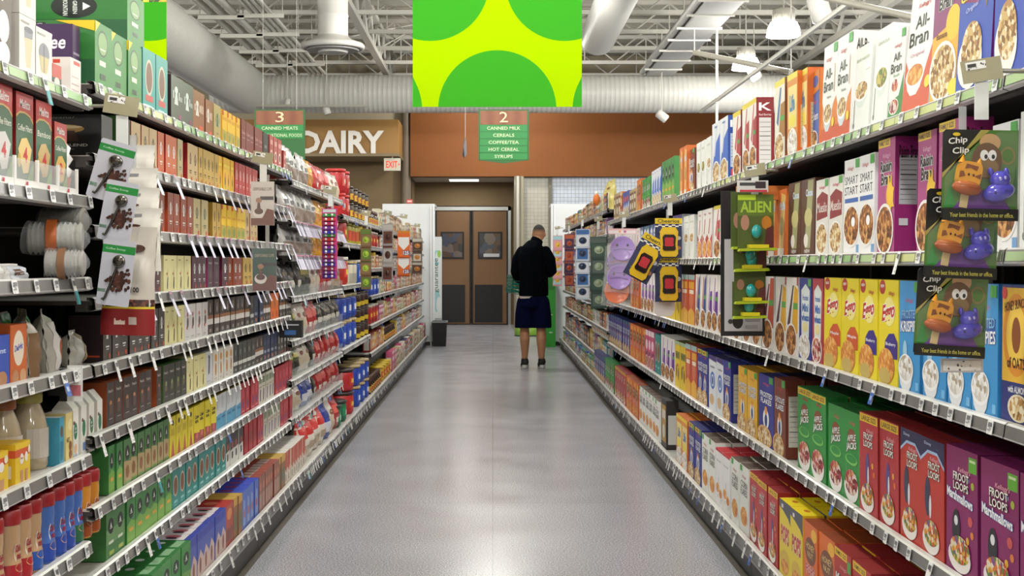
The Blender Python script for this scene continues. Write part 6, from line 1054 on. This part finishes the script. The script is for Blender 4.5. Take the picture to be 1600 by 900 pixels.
t = thing('toy_card', 'black framed white card hanging behind the egg toys', 'card', PX(1164, 525, 5.55)); MB().box(-.10, .085, 0, .004, 0, .60, M('#1c1c20', .4)).build('frame', t)
m = MB(); m.decor([('r', -.085, .02, .072, .40, '#c4c4c8'), ('e', -.03, .06, .022, .03, '#1c1c1c'), ('e', -.06, .06, .01, .01, '#3c3c3c'), ('r', .0, .06, .06, .09, '#9c9ca0'), ('r', .0, .03, .05, .045, '#a8a8ac')], lambda u, v, d: (u, -d, v), .0006); m.build('print', t)
m = MB().box(-.13, .13, 0, .05, 0, .055, M('#d87a34')); tag(m.build('shelf_talker', loc=PX(1205, 312, 5.3)), 'small orange carton end above the brown cereal boxes', 'box')
# yellow car toys
def carpack(t, W, H):
    m = MB().box(-W/2, W/2, 0, .003, -H, 0, M('#28305c', .4)); D = [('r', -W*.5, -H*.14, W*.5, 0, '#e8c81c'), T('Cheerios', 0, -H*.07, W*.8, H*.09, '#2c2418', .02)]
    for a in range(8):
        for b in range(2):
            if (a+b) % 2: D.append(('r', -W/2+W*a/8, -H*.16-H*.03*(b+1), -W/2+W*(a+1)/8, -H*.16-H*.03*b, '#f4f4f0'))
    D += [('e', W*.36, -H*.5, W*.1, H*.05, '#d8dce8'), ('e', W*.36, -H*.75, W*.1, H*.05, '#b87c5c')]; m.decor(D, lambda u, v, d: (u, -d, v), .0004); m.build('backing_card', t)
    c = MB(); w2 = W*.34; L_ = H*.37; cz = -H*.6
    pr = [(-w2*.75, cz-L_), (w2*.75, cz-L_), (w2, cz-L_*.8), (w2*.92, cz-.2*L_), (w2, cz+L_*.7), (w2*.7, cz+L_), (-w2*.7, cz+L_), (-w2, cz+L_*.7), (-w2*.92, cz-.2*L_), (-w2, cz-L_*.8)]
    c.prism(pr, 'y', -.028, -.006, M('#e8c020', .25, 0, 0, 1, 0, .5)); c.prism([(a*.72, cz+(b-cz)*.55-.004) for a, b in pr], 'y', -.036, -.028, M('#241a18', .15)); c.prism([(a*.5, cz+(b-cz)*.3) for a, b in pr], 'y', -.038, -.035, M('#c02c38', .3)); c.build('toy_car', t)
    wl = MB()
    for sx in (-1, 1):
        for zz in (-.6, .6): wl.ball((sx*w2, -.015, cz+zz*L_), (.005, .010, .010), '#1c1c1c', 8, 6)
    wl.build('wheel', t)
Yc = 7.9; s = px2(Yc); strip(1047, 310, Yc, 480, 'hang strip of yellow toy cars on the cereal side', 1, 1.0)
for i, (px, py, lk, rz) in enumerate(((1044, 341, 'upright yellow toy car pack, topmost on its strip', 0), (1026, 372, 'tilted yellow toy car pack swinging out from its strip', .5), (1044, 400, 'yellow toy car pack mostly hidden under the topmost', 0))):
    hang(px, py, Yc+.02*i*(1 if i != 1 else -1), 42*s, (72 if i else 62)*s, carpack, 'toy_car_pack', lk, 'toy', 'toy car packs', (0, rz, 0), -.012)
m = MB().prism([(-.06, -.03), (-.04, 0), (.055, 0), (.065, -.03), (.06, -.12), (.04, -.15), (-.04, -.15), (-.06, -.12)], 'y', -.001, .004, M('#d8d4d4', .2)); m.box(-.035, .033, -.006, -.002, -.065, .18, M('#e4cc20', .4)); m.decor([('t', 'Cheerios', 0, .12, .055, .02, M('#3c3410'), .02), ('r', -.025, -.045, .022, .1, '#d0b818'), ('r', -.005, -.06, .016, -.048, TAG)], lambda u, v, d: (u, -.0065-d, v), .0004)
tag(m.build('spoon_pack', loc=PX(1038, 455, 8.0)), 'yellow and black chequered pack on a clear shell, lowest on the car strip', 'toy')
# face bowls
def bowlpack(t, W, H, c='#a884d8', head=True):
    R = W*.42; m = MB().lathe([(R*.2, -.004), (R*.86, -.004), (R, .014), (R*.97, .016), (R*.82, .0), (R*.2, .0)], M(c, .25), 26); m.v = [(x, -z-.004, y-R-W*.06) for x, y, z in m.v]; m.build('bowl', t)
    f = MB(); D = [('e', -R*.42, -R*.75-W*.06, R*.09, R*.11, '#2a1c38'), ('e', R*.42, -R*.75-W*.06, R*.09, R*.11, '#2a1c38'), ('p', [(-R*.75, -R*1.12-W*.06), (0, -R*1.0-W*.06), (R*.75, -R*1.12-W*.06), (R*.72, -R*1.18-W*.06), (0, -R*1.06-W*.06), (-R*.72, -R*1.18-W*.06)], '#6c4c9c' if c[1] == 'a' else '#b83c10')]
    f.decor(D, lambda u, v, d: (u, -.0065-d, v), .0004); f.build('face', t)
    if head: h = MB().box(-W*.48, W*.48, -.002, .002, -.0, .045, M('#e8b8bc')); h.decor([('r', -W*.45, .005, W*.45, .03, '#f0e4e8'), ('e', .02, .02, .012, .01, '#c86c9c'), ('e', -.02, .02, .01, .008, '#e89c5c')], lambda u, v, d: (u, -.0025-d, v), .0004); h.build('header_card', t)
    MB().box(-W*.5, W*.5, -.03, -.001, -W*1.0, 0, M('#ffffff', .05, 0, 0, .10)).build('clear_bag', t)
Yc = 10.6; s = px2(Yc); strip(975, 335, Yc, 470, 'hang strip of animal face bowls on the cereal side', 1, 1.0)
for i, (px, py, lk, c) in enumerate(((972, 366, 'uppermost purple animal face bowl in a clear bag', '#a884d8'), (968, 385, 'purple face bowl peeking out under the uppermost one', '#9c7ccc'), (968, 411, 'purple face bowl just above the orange bowl', '#a884d8'), (965, 433, 'orange animal face bowl at the bottom of its strip', '#ea6c20'))):
    hang(px, py, Yc+.012*i if i != 2 else Yc+.005, 46*s, 46*s, (lambda t, W, H, c=c, i=i: bowlpack(t, W, H, c, i == 0)), 'animal_bowl', lk, 'bowl', 'animal face bowls', (0, .03*i, 0), -.02)
# simpler packs on the remaining strips
def pack(cols, fn=None, Dp=.03):
    def f(t, W, H):
        m = MB().box(-W/2, W/2, -Dp*.5, 0, -H, 0, M(cols[0], .35)); D = [('r', -W*.46, -H*.28, W*.46, -H*.04, cols[1]), ('r', -W*.4, -H*.9, W*.4, -H*.34, cols[2]), ('e', 0, -H*.6, W*.28, H*.18, cols[3])]
        m.decor(D, lambda u, v, d: (u, -Dp*.5-d, v), .0005); m.build('card', t)
        MB().ball((0, -Dp*.6, -H*.6), (W*.16, Dp*.25, H*.12), M(cols[3], .2), 10, 8).build('item', t)
    return f
def series(px, py, Y, n, w_, h, dh, cols, name, noun, side, stripname, top=None, drift=0):
    s = px2(Y); strip(px, top or py-26, Y, py+dh*n, f'hang strip of {stripname}', side, .95)
    for i in range(n): hang(px+drift*i, py+dh*i, Y+.012*i, w_*s*(1-.06*(i % 2)), h*s, pack(cols if i % 2 == 0 else (cols[0], cols[2], cols[1], cols[3])), name, f'{noun}, {ORD[i]} from the top of its strip', noun.split()[-1], f'{stripname}', (0, .02*((i*7) % 3-1), 0), -.012)
series(935, 370, 12.7, 4, 26, 34, 26, ('#2c4c44', '#5c6c68', '#3c5c50', '#a8b89c'), 'toy_pack', 'dark green toy pack', 1, 'dark green toy packs', 342)
series(910, 358, 15.2, 5, 22, 30, 20, ('#c8d4e4', '#3c6cac', '#e4e8f0', '#2c3c5c'), 'brush_pack', 'blue and white brush pack', 1, 'blue and white brush packs', 340)
series(889, 366, 17.9, 4, 15, 24, 19, ('#7c3c54', '#c8643c', '#2c2c54', '#b84c2c'), 'figure_pack', 'red and navy figure pack', 1, 'red and navy figure packs', 350)
series(871, 368, 20.4, 6, 15, 24, 11, ('#d898a0', '#a8d4dc', '#e0a0a8', '#e8b84c'), 'sponge_pack', 'pink sponge pack', 1, 'pink sponge packs', 356)
x, y, z = PX(932, 312, 13.3); tag(MB().ball((0, 0, 0), (.035, .03, .06), M('#d8742c', .3), 12, 8).ball((0, 0, .065), (.018, .015, .02), M('#e8e4dc', .3), 10, 6).build('orange_toy', loc=(x, y, z)), 'small orange toy with a white top hanging above the green packs', 'toy')
# coffee side strips
Yc = 3.66; s = px2(Yc); strip(190, 165, Yc, 500, 'hang strip of coffee scoops and filter bags beside the first bay', -1, 1.15)
def filterbag(t, W, H):
    obj('bag', pouch(W, H, .05, '#dedad0', [('r', .3, .86, .62, .91, '#7c7a7c'), ('e', .46, .72, .16, .025, '#5a3420')], 3), t, (0, 0, -H))
for i, (px, py, w_, h) in enumerate(((203, 226, 78, 100), (206, 262, 80, 100), (209, 293, 80, 100), (211, 325, 80, 100))):
    hang(px, py, Yc+.13-.03*i, w_*s, h*s, filterbag, 'filter_bag', f'{ORD[i]} white filter bag from the top behind the scoop cards', 'bag', 'white filter bags on the strip', (0, .0, 0))
def lastbag(t, W, H):
    obj('bag', pouch(W, H, .05, '#cfc8bc', [('r', 0, .26, 1, .33, '~beans'), ('r', 0, .24, 1, .265, '#d8c02c'), ('r', 0, 0, 1, .245, '#8c1a1c'), ('r', .28, .1, .48, .17, '#d8c4b4'), ('r', .55, .1, .7, .17, '#c8b8b0'), ('t', '100', .66, .42, .16, .05, M('#1c1c1c'), .03), ('e', .68, .80, .14, .035, '#4a2c1c')], 5), t, (0, 0, -H))
hang(201, 354, Yc, 86*s, 170*s, lastbag, 'filter_bag', 'lowest filter bag, red bottomed with coffee beans and the number 100', 'bag', 'white filter bags on the strip', (0, .02, 0))
def scoop(t, W, H):
    m = MB().prism([(-W/2+.004, 0), (W/2-.004, 0), (W/2, -.004), (W/2, -H+.004), (W/2-.004, -H), (-W/2+.004, -H), (-W/2, -H+.004), (-W/2, -.004)], 'y', -.001, .001, M('#c9cad6', .35)); r = rng('bean')
    D = [('r', -W*.5, -H*.2, W*.5, -H*.08, '#1f8c3c'), T('Coffee Scoop', -W*.1, -H*.14, W*.6, H*.04, '#c8e8cc', .01), T('good2grow', -W*.38, -H*.78, H*.2, W*.1, '#2c7c4c', .01, 0, 0, 1)]
    D[2] = T('prepworks', -W*.38, -H*.78, H*.24, W*.1, '#2c7c4c', .01, 0, 0, 1)
    for k in range(80): D.append(('e', W*(.12+r.gauss(0, .15)), -H*(.62+r.gauss(0, .075)), W*.06, H*.023, r.choice(('#4a241a', '#3a1a12', '#5e3222')), r.uniform(0, 3)))
    m.decor(D, lambda u, v, d: (u, -.0012-d, v), .00006); m.build('backing_card', t)
    MB().ball((W*.06, -.008, -H*.32), (W*.2, .009, H*.1), M('#8c8880', .2, .9), 14, 10).ball((W*.06, -.014, -H*.32), (W*.15, .006, H*.075), M('#5a5650', .15, .9), 14, 10).tube([(W*.02, -.008, -H*.42), (-W*.1, -.008, -H*.66), (-W*.22, -.008, -H*.88), (-W*.26, -.008, -H*.92), (-W*.32, -.008, -H*.9)], .0035, M('#5c5854', .25, .8), 8).build('metal_scoop', t)
for i, (px, py, rz, lk) in enumerate(((188, 224, .28, 'topmost'), (196, 285, .18, 'middle'), (193, 376, .13, 'lowest'))):
    hang(px+ (4, 2, 0)[i], py, Yc-.05-.01*i, (56, 50, 50)[i]*s, (92, 92, 100)[i]*s, scoop, 'coffee_scoop_pack', f'{lk} metal coffee scoop on a pale card with green band', 'scoop', 'metal coffee scoops on cards', (0, rz, 0), -.03)
def cups(c1, c2, tx): 
    def f(t, W, H):
        m = MB().box(-W/2, W/2, -.002, .0, -H, 0, M(c1, .35)); m.decor([T('DISPOSABLE CUPS', 0, -H*.17, W*.8, H*.07, tx, .01), ('r', -W*.1, -H*.42, W*.48, -H*.34, '#2c2428'), ('e', -W*.16, -H*.72, W*.26, H*.12, '#ece4dc'), ('e', -W*.16, -H*.68, W*.19, H*.07, '#4c2414'), ('p', [(-W*.26, -H*.7), (-W*.06, -H*.7), (-W*.12, -H*.45), (-W*.2, -H*.45)], '#5c2c1c'), ('e', -W*.16, -H*.43, W*.13, H*.06, '#a87c5c'), ('r', -W*.5, -H, W*.5, -H*.84, c2), ('p', [(-W*.0, -H*.84), (W*.5, -H*.84), (W*.5, -H*.66), (W*.2, -H*.62)], c2)], lambda u, v, d: (u, -.002-d, v), .0005); m.build('card', t)
        MB().box(-W*.52, W*.52, -.02, -.001, -H*1.01, .0, M('#ffffff', .05, 0, 0, .12)).build('clear_bag', t)
    return f
Yc = 5.95; s = px2(Yc); strip(411, 247, Yc, 460, 'hang strip of disposable cup packs in the middle of the pod bays', -1, 1.1)
hang(411, 284, Yc, 36*s, 68*s, cups('#d8d2cc', '#6c2c18', '#5c3c30'), 'cup_pack', 'white disposable cup pack at the top of its strip', 'cup pack', 'disposable cup packs'); hang(414, 388, Yc, 37*s, 66*s, cups('#1c4c40', '#6c2c20', '#b8a88c'), 'cup_pack', 'dark green disposable cup pack, lower on the strip', 'cup pack', 'disposable cup packs')
for i in range(4): place(-1, 6.45, ZL['B'][3]+.05+.15*i, 1.0, MB().box(-.12, .12, 0, .05, 0, .147, M('#12382c', .4)).build('b', link=False) if False else cmesh('gmside', .2, .147, .05), 'coffee_pod_box', f'dark green carton in the pile behind the cup packs, {ORD[i]} from the bottom', 'box', 'dark green cartons') if 'gmside' in DS else None
def teeth(t, W, H):
    m = MB().box(-W/2, W/2, .0, .003, -H, 0, M('#c83c8c', .3)); m.decor([('r', -W*.42, -H*.14, W*.42, -H*.03, '#d8d8dc')], lambda u, v, d: (u, -d, v)); m.build('card', t)
    for k, c in enumerate(('#2c9c3c', '#d8302c', '#b82c5c', '#7c2c9c', '#3c2ca8')):
        q = MB(); zz = -H*(.24+.16*k); q.box(-W*.4, W*.4, -.025, -.002, zz-H*.06, zz+H*.05, M(c, .3))
        q.ball((-W*.2, -.028, zz), .008, '#f0e8e8', 8, 6).ball((W*.2, -.028, zz), .008, '#f0e8e8', 8, 6); q.build('clip', t)
Yc = 8.3; s = px2(Yc); strip(516, 297, Yc, 440, 'hang strip of rainbow clips at the bag bays', -1, 1.0)
for i, py in enumerate((326, 358, 380, 400)): hang(515, py, Yc+.02*i, 24*s, (42, 40, 38, 36)[i]*s, teeth, 'rainbow_clip_pack', f'{ORD[i]} rainbow coloured clip pack from the top of its strip', 'clip pack', 'rainbow clip packs')
series(572, 358, 10.9, 4, 17, 28, 22, ('#7c5c3c', '#5c7c2c', '#8c6c48', '#a8c83c'), 'snack_pack', 'brown and green snack pack', -1, 'brown and green snack packs', 333)
series(606, 350, 12.9, 3, 17, 34, 28, ('#a8a6a8', '#c8c4c4', '#6c3424', '#4c2c24'), 'cup_pack', 'grey disposable cup pack', -1, 'grey disposable cup packs', 333)
def f125(t, W, H):
    m = MB().box(-W/2, W/2, -.03, 0, -H, 0, M('#d8641c', .35)); m.decor([('p', [(-W*.45, -H*.22), (W*.45, -H*.22), (W*.45, -H*.5), (0, -H*.72), (-W*.45, -H*.5)], '#e4e4e4'), ('r', -W*.05, -H*.92, W*.48, -H*.74, '#3c2c6c'), T('125', W*.2, -H*.83, W*.45, H*.15, '#f4f0f4', .03)], lambda u, v, d: (u, -.03-d, v), .0006); m.build('bag', t)
    MB().box(-W*.46, W*.46, -.032, .0, -H*.06, .01, M('#c87c1c')).build('header_card', t)
Yc = 15.2; s = px2(Yc); strip(631, 338, Yc, 430, 'hang strip of orange filter bags marked 125', -1, 1.0)
for i, py in enumerate((362, 396, 408)): hang(631, py, Yc+.02*i, 19*s, (40, 34, 24)[i]*s, f125, 'filter_bag', f'{("topmost", "middle", "lowest")[i]} orange and white filter bag marked 125', 'bag', 'orange filter bags')
series(652, 372, 17.8, 3, 16, 20, 18, ('#6c5440', '#c8c4b8', '#4c3424', '#c8843c'), 'snack_pack', 'brown cookie pack', -1, 'brown cookie packs', 352)
m = MB().box(-.05, .05, 0, .03, 0, .07, M('#c8483c')); m.decor([('r', -.035, .02, .035, .05, '#e8c8c0')], lambda u, v, d: (u, -d, v), .001); tag(m.build('small_sign', loc=PX(640, 318, 21.6)), 'tiny red card standing on the white end display', 'sign')
# ---------------------------------------------------------------- the shopper
def remesh(m, name, mat, parent, voxel=.008, smooth=4, extra=None):
    me = m.build(name+'_raw', link=False); o = bpy.data.objects.new('tmp', me); COL.objects.link(o)
    a = o.modifiers.new('r', 'REMESH'); a.mode = 'VOXEL'; a.voxel_size = voxel; a.use_smooth_shade = True
    if smooth: b = o.modifiers.new('s', 'SMOOTH'); b.iterations = smooth; b.factor = .5
    dg = bpy.context.evaluated_depsgraph_get(); ev = o.evaluated_get(dg); nm = bpy.data.meshes.new_from_object(ev); nm.name = name
    bpy.data.objects.remove(o); nm.materials.clear(); nm.materials.append(mat)
    if extra: extra(nm)
    for p in nm.polygons: p.use_smooth = True
    return obj(name, nm, parent)
def limb(m, pts, rs, seg=14):
    m.tube([Vector(p) for p in pts], rs, M('#888888'), seg)
    for p, r in ((pts[0], rs[0]), (pts[-1], rs[-1])):
        ra, rb = r if isinstance(r, tuple) else (r, r); m.ball(p, min(ra, rb)*.99, M('#888888'), 12, 8)
def person():
    Y = 16.85; X = (834-VX)/F*Y
    t = thing('person', 'person seen from behind in dark jacket, navy shorts and black sneakers, holding a green basket', 'person', (X, Y, 0))
    SKIN = node_mat('skin', ['#b07c58', '#bb8864'], 8, 'noise', .55)
    # y negative = towards the camera (his back)
    b = MB()
    limb(b, [(-.115, .0, .86), (-.118, -.005, .66), (-.115, .0, .49), (-.113, -.022, .36), (-.112, -.008, .2), (-.113, .0, .10), (-.113, -.01, .06)], [.085, .08, .058, .062, .045, .036, .04])
    limb(b, [(.085, .0, .86), (.088, -.005, .66), (.092, .0, .49), (.094, -.022, .36), (.095, -.008, .2), (.098, .0, .10), (.098, -.01, .06)], [.085, .08, .058, .062, .045, .036, .04])
    for sx in (-.113, .098): b.tube([(sx, -.03, .05), (sx, .06, .04), (sx, .15, .03)], [(.03, .04), (.03, .04), (.02, .035)], M('#888888'), 10)
    for z0, z1, r0, r1 in ((.84, 1.0, (.165, .11), (.15, .105)), (1.0, 1.25, (.15, .105), (.175, .12)), (1.25, 1.47, (.175, .12), (.17, .11)), (1.47, 1.56, (.17, .11), (.09, .08))):
        b.tube([(0, 0, z0), (0, .005, z1)], [(r0[1], r0[0]) if False else r0, r1], M('#888888'), 20)
    limb(b, [(.02, .0, 1.5), (.045, .03, 1.60), (.062, .05, 1.66)], [.07, .058, .06])       # neck bent forward to the right
    b.ball((.066, .07, 1.69), (.076, .098, .105), M('#888888'), 18, 14)                     # skull
    b.ball((.066, .13, 1.62), (.052, .05, .05), M('#888888'), 14, 10)                       # jaw
    b.ball((.067, .175, 1.655), (.014, .02, .022), M('#888888'), 8, 6)                      # nose
    b.ball((.067, .165, 1.62), (.024, .012, .008), M('#888888'), 8, 6)                      # mouth
    for sx in (-1, 1): b.ball((.066+sx*.079, .065, 1.675), (.012, .02, .030), M('#888888'), 10, 8)   # ears
    # arms: elbows out, forearms forward
    LE = (-.235, .02, 1.21); LW = (-.19, .24, 1.09); RE = (.235, .03, 1.21); RW = (.19, .27, 1.17)
    limb(b, [(-.16, .0, 1.46), (-.205, .0, 1.36), LE, (-.22, .12, 1.15), LW], [.055, .05, .042, .038, .028])
    limb(b, [(.16, .0, 1.46), (.205, .0, 1.36), RE, (.22, .14, 1.19), RW], [.055, .05, .042, .038, .028])
    def hand(w, d, up, curl, thumb):
        w = Vector(w); d = Vector(d).normalized(); up = Vector(up).normalized(); s = d.cross(up)
        b.tube([w, w+d*.045, w+d*.085], [(.022, .030), (.018, .040), (.015, .040)], M('#888888'), 12)
        for k, (o_, L_) in enumerate(((-.030, .066), (-.010, .075), (.010, .070), (.029, .055))):
            p = w+d*.083+s*o_; P = [p-d*.02]; a = 0
            for f in (.45, .32, .23): a += curl; q = P[-1]+(d*math.cos(a)-up*math.sin(a))*L_*(f+(.2 if f == .45 else 0)); P.append(q)
            b.tube(P, [.0095, .009, .0082, .007], M('#888888'), 8)
        p = w+d*.03+s*thumb*.03; b.tube([p, p+(d*.6+s*thumb*.7-up*.2).normalized()*.035, p+(d*.9+s*thumb*.3-up*.4).normalized()*.065], [.012, .0105, .008], M('#888888'), 8)
    hand(LW, (.15, .6, -.8), (1, .3, .2), .75, 1); hand(RW, (-.5, .8, .15), (0, .1, 1), .35, -1)
    remesh(b, 'body', SKIN, t, .0065, 3)
    # hair: dark top, faded sides
    hm = bpy.data.materials.new('hair'); hm.use_nodes = True; nt = hm.node_tree; N = nt.nodes; L = nt.links; bs = N['Principled BSDF']; bs.inputs['Roughness'].default_value = .8
    tc = N.new('ShaderNodeTexCoord'); sp = N.new('ShaderNodeSeparateXYZ'); L.new(tc.outputs['Object'], sp.inputs[0]); mr = N.new('ShaderNodeMapRange'); mr.inputs[1].default_value = 1.68; mr.inputs[2].default_value = 1.77; L.new(sp.outputs[2], mr.inputs[0])
    rp = N.new('ShaderNodeValToRGB'); rp.color_ramp.elements[0].color = lin('#a87858'); rp.color_ramp.elements[1].color = lin('#17120f'); rp.color_ramp.elements[1].position = .75; L.new(mr.outputs[0], rp.inputs[0]); L.new(rp.outputs[0], bs.inputs['Base Color'])
    h = MB(); V = []; Fs = []; n1, n2 = 12, 24
    for i in range(n1+1):
        th = 1.75*i/n1
        for k in range(n2):
            a = 2*PI*k/n2; front = max(0, math.sin(a)); t_ = th*(1-.35*front); V.append((.066+.081*math.sin(t_)*math.cos(a), .066+.103*math.sin(t_)*math.sin(a), 1.692+.112*math.cos(t_)))
    for i in range(n1):
        for k in range(n2): l = (k+1) % n2; Fs.append((i*n2+k, (i+1)*n2+k, (i+1)*n2+l, i*n2+l))
    h.add(V, Fs, hm, True); h.build('hair', t)
    # jacket
    j = MB(); g = M('#888888')
    j.tube([(.0, .0, .905), (.0, .0, .98), (0, 0, 1.12), (0, .0, 1.28), (0, .005, 1.42), (.0, .005, 1.50), (.01, .01, 1.545), (.02, .015, 1.575)], [(.222, .145), (.222, .145), (.215, .145), (.222, .15), (.228, .14), (.19, .12), (.12, .10), (.09, .085)], g, 28)
    for e, w_, sx in ((LE, LW, -1), (RE, RW, 1)):
        s0 = Vector((sx*.15, 0, 1.465)); e = Vector((e[0], e[1], e[2])); wv = Vector(w_); limb(j, [s0, Vector((sx*.205, 0, 1.36)), e, e.lerp(wv, .55), e.lerp(wv, .88)], [.066, .070, .058, .056, .046])
    j.tube([(.025, .02, 1.55), (.04, .03, 1.60), (.05, .035, 1.618)], [(.082, .082), (.078, .08), (.076, .078)], g, 20)
    # loose folds
    r = rng('fold')
    for k in range(9): z = r.uniform(.95, 1.35); x = r.uniform(-.15, .15); j.tube([(x, -.13, z), (x+r.uniform(-.05, .05), -.137, z+.09)], [.012, .008], g, 6)
    JK = dull('#05070d')
    # axes: tube frame may rotate the ellipse, so orient by hand below
    remesh(j, 'jacket', JK, t, .009, 5)
    sh = MB(); sh.tube([(.0, .0, .885), (.0, .0, .93)], [(.19, .13), (.19, .13)], M('#d8d4d0', .7), 28, False); sh.build('shirt_hem', t, rot=(0, -.06, 0), loc=(.04, 0, .0))
    s = MB()
    s.tube([(.0, .0, .94), (0, 0, .85), (-.01, 0, .76)], [(.175, .125), (.195, .135), (.20, .135)], g, 26)
    limb(s, [(-.10, .0, .82), (-.115, .0, .66), (-.118, .0, .52)], [.115, .12, .122], 18); limb(s, [(.085, .0, .82), (.10, .0, .66), (.103, .0, .52)], [.115, .12, .122], 18)
    s.box(-.24, .23, -.2, .2, .36, .495, g) if False else None
    def cut(me):
        import bmesh
        bm = bmesh.new(); bm.from_mesh(me); bmesh.ops.bisect_plane(bm, geom=bm.verts[:]+bm.edges[:]+bm.faces[:], plane_co=(0, 0, .505), plane_no=(0, 0, -1), clear_outer=True); bm.to_mesh(me); bm.free()
    remesh(s, 'shorts', dull('#080d2a'), t, .009, 4, cut)
    for sx in (-.113, .098):
        k = MB(); rz = -.12 if sx < 0 else .06
        k.tube([(0, -.055, .055), (0, -.02, .06), (0, .04, .055), (0, .11, .042), (0, .165, .032)], [(.05, .036), (.062, .042), (.05, .044), (.034, .042), (.02, .03)], g, 16); k.tube([(0, -.02, .05), (0, -.015, .115)], [(.045, .045), (.043, .046)], g, 14)
        o = remesh(k, 'shoe', M('#0e0f11', .6), t, .006, 2); o.location = (sx, 0, .004); o.rotation_euler.z = rz
        q = MB(); P = [(.042*math.cos(a)*(1.1 if math.sin(a) < 0 else 1), .055+(.135*math.sin(a)) , 0) for a in [2*PI*i/24 for i in range(24)]]
        q.add([(x, y, 0) for x, y, z in P]+[(x*1.05, y*1.02, .016) for x, y, z in P]+[(x*1.0, y*1.0, .032 if y > 0 else .04) for x, y, z in P], [tuple(range(24))[::-1], tuple(range(48, 72))]+[(a, (a+1) % 24, (a+1) % 24+24, a+24) for a in range(24)]+[(a+24, (a+1) % 24+24, (a+1) % 24+48, a+48) for a in range(24)], M('#dcdcda', .5)); q.build('sole', o)
        MB().tube([(-.045, -.01, .045), (-.05, .03, .055), (-.046, .07, .07)], .006, M('#e4e4e2'), 6).tube([(.045, -.01, .045), (.05, .03, .055)], .005, M('#e4e4e2'), 6).build('side_stripe', o)
    return t
P_ = person()
# green hand basket hanging from his hand
t = thing('shopping_basket', 'teal green shopping basket held low beside the shopper', 'basket', (.51-.215, 16.85+.30, .92), (0, .16, .2))
G = M('#0f6a58', .4); m = MB().box(-.10, .10, -.16, .16, 0, .006, G)
for k in range(5):
    z = .02+.045*k; e = .10+.012*k/4; f = .16+.015*k/4
    m.box(-e, e, -f, -f+.006, z, z+.03, G).box(-e, e, f-.006, f, z, z+.03, G).box(-e, -e+.006, -f, f, z, z+.03, G).box(e-.006, e, -f, f, z, z+.03, G)
for x in (-.10, -.05, 0, .05, .10): m.box(x-.004, x+.004, -.165, -.157, 0, .22, G)
for y in (-.15, -.08, 0, .08, .15): m.box(-.108, -.10, y-.004, y+.004, 0, .22, G)
m.build('basket_body', t)
MB().tube([(-.1, 0, .22), (-.09, 0, .26), (0, 0, .29), (.09, 0, .26), (.1, 0, .22)], .006, M('#0c5a4c', .4), 8).build('handle', t)
for k in list(bpy.data.meshes):
    if k.users == 0: bpy.data.meshes.remove(k)
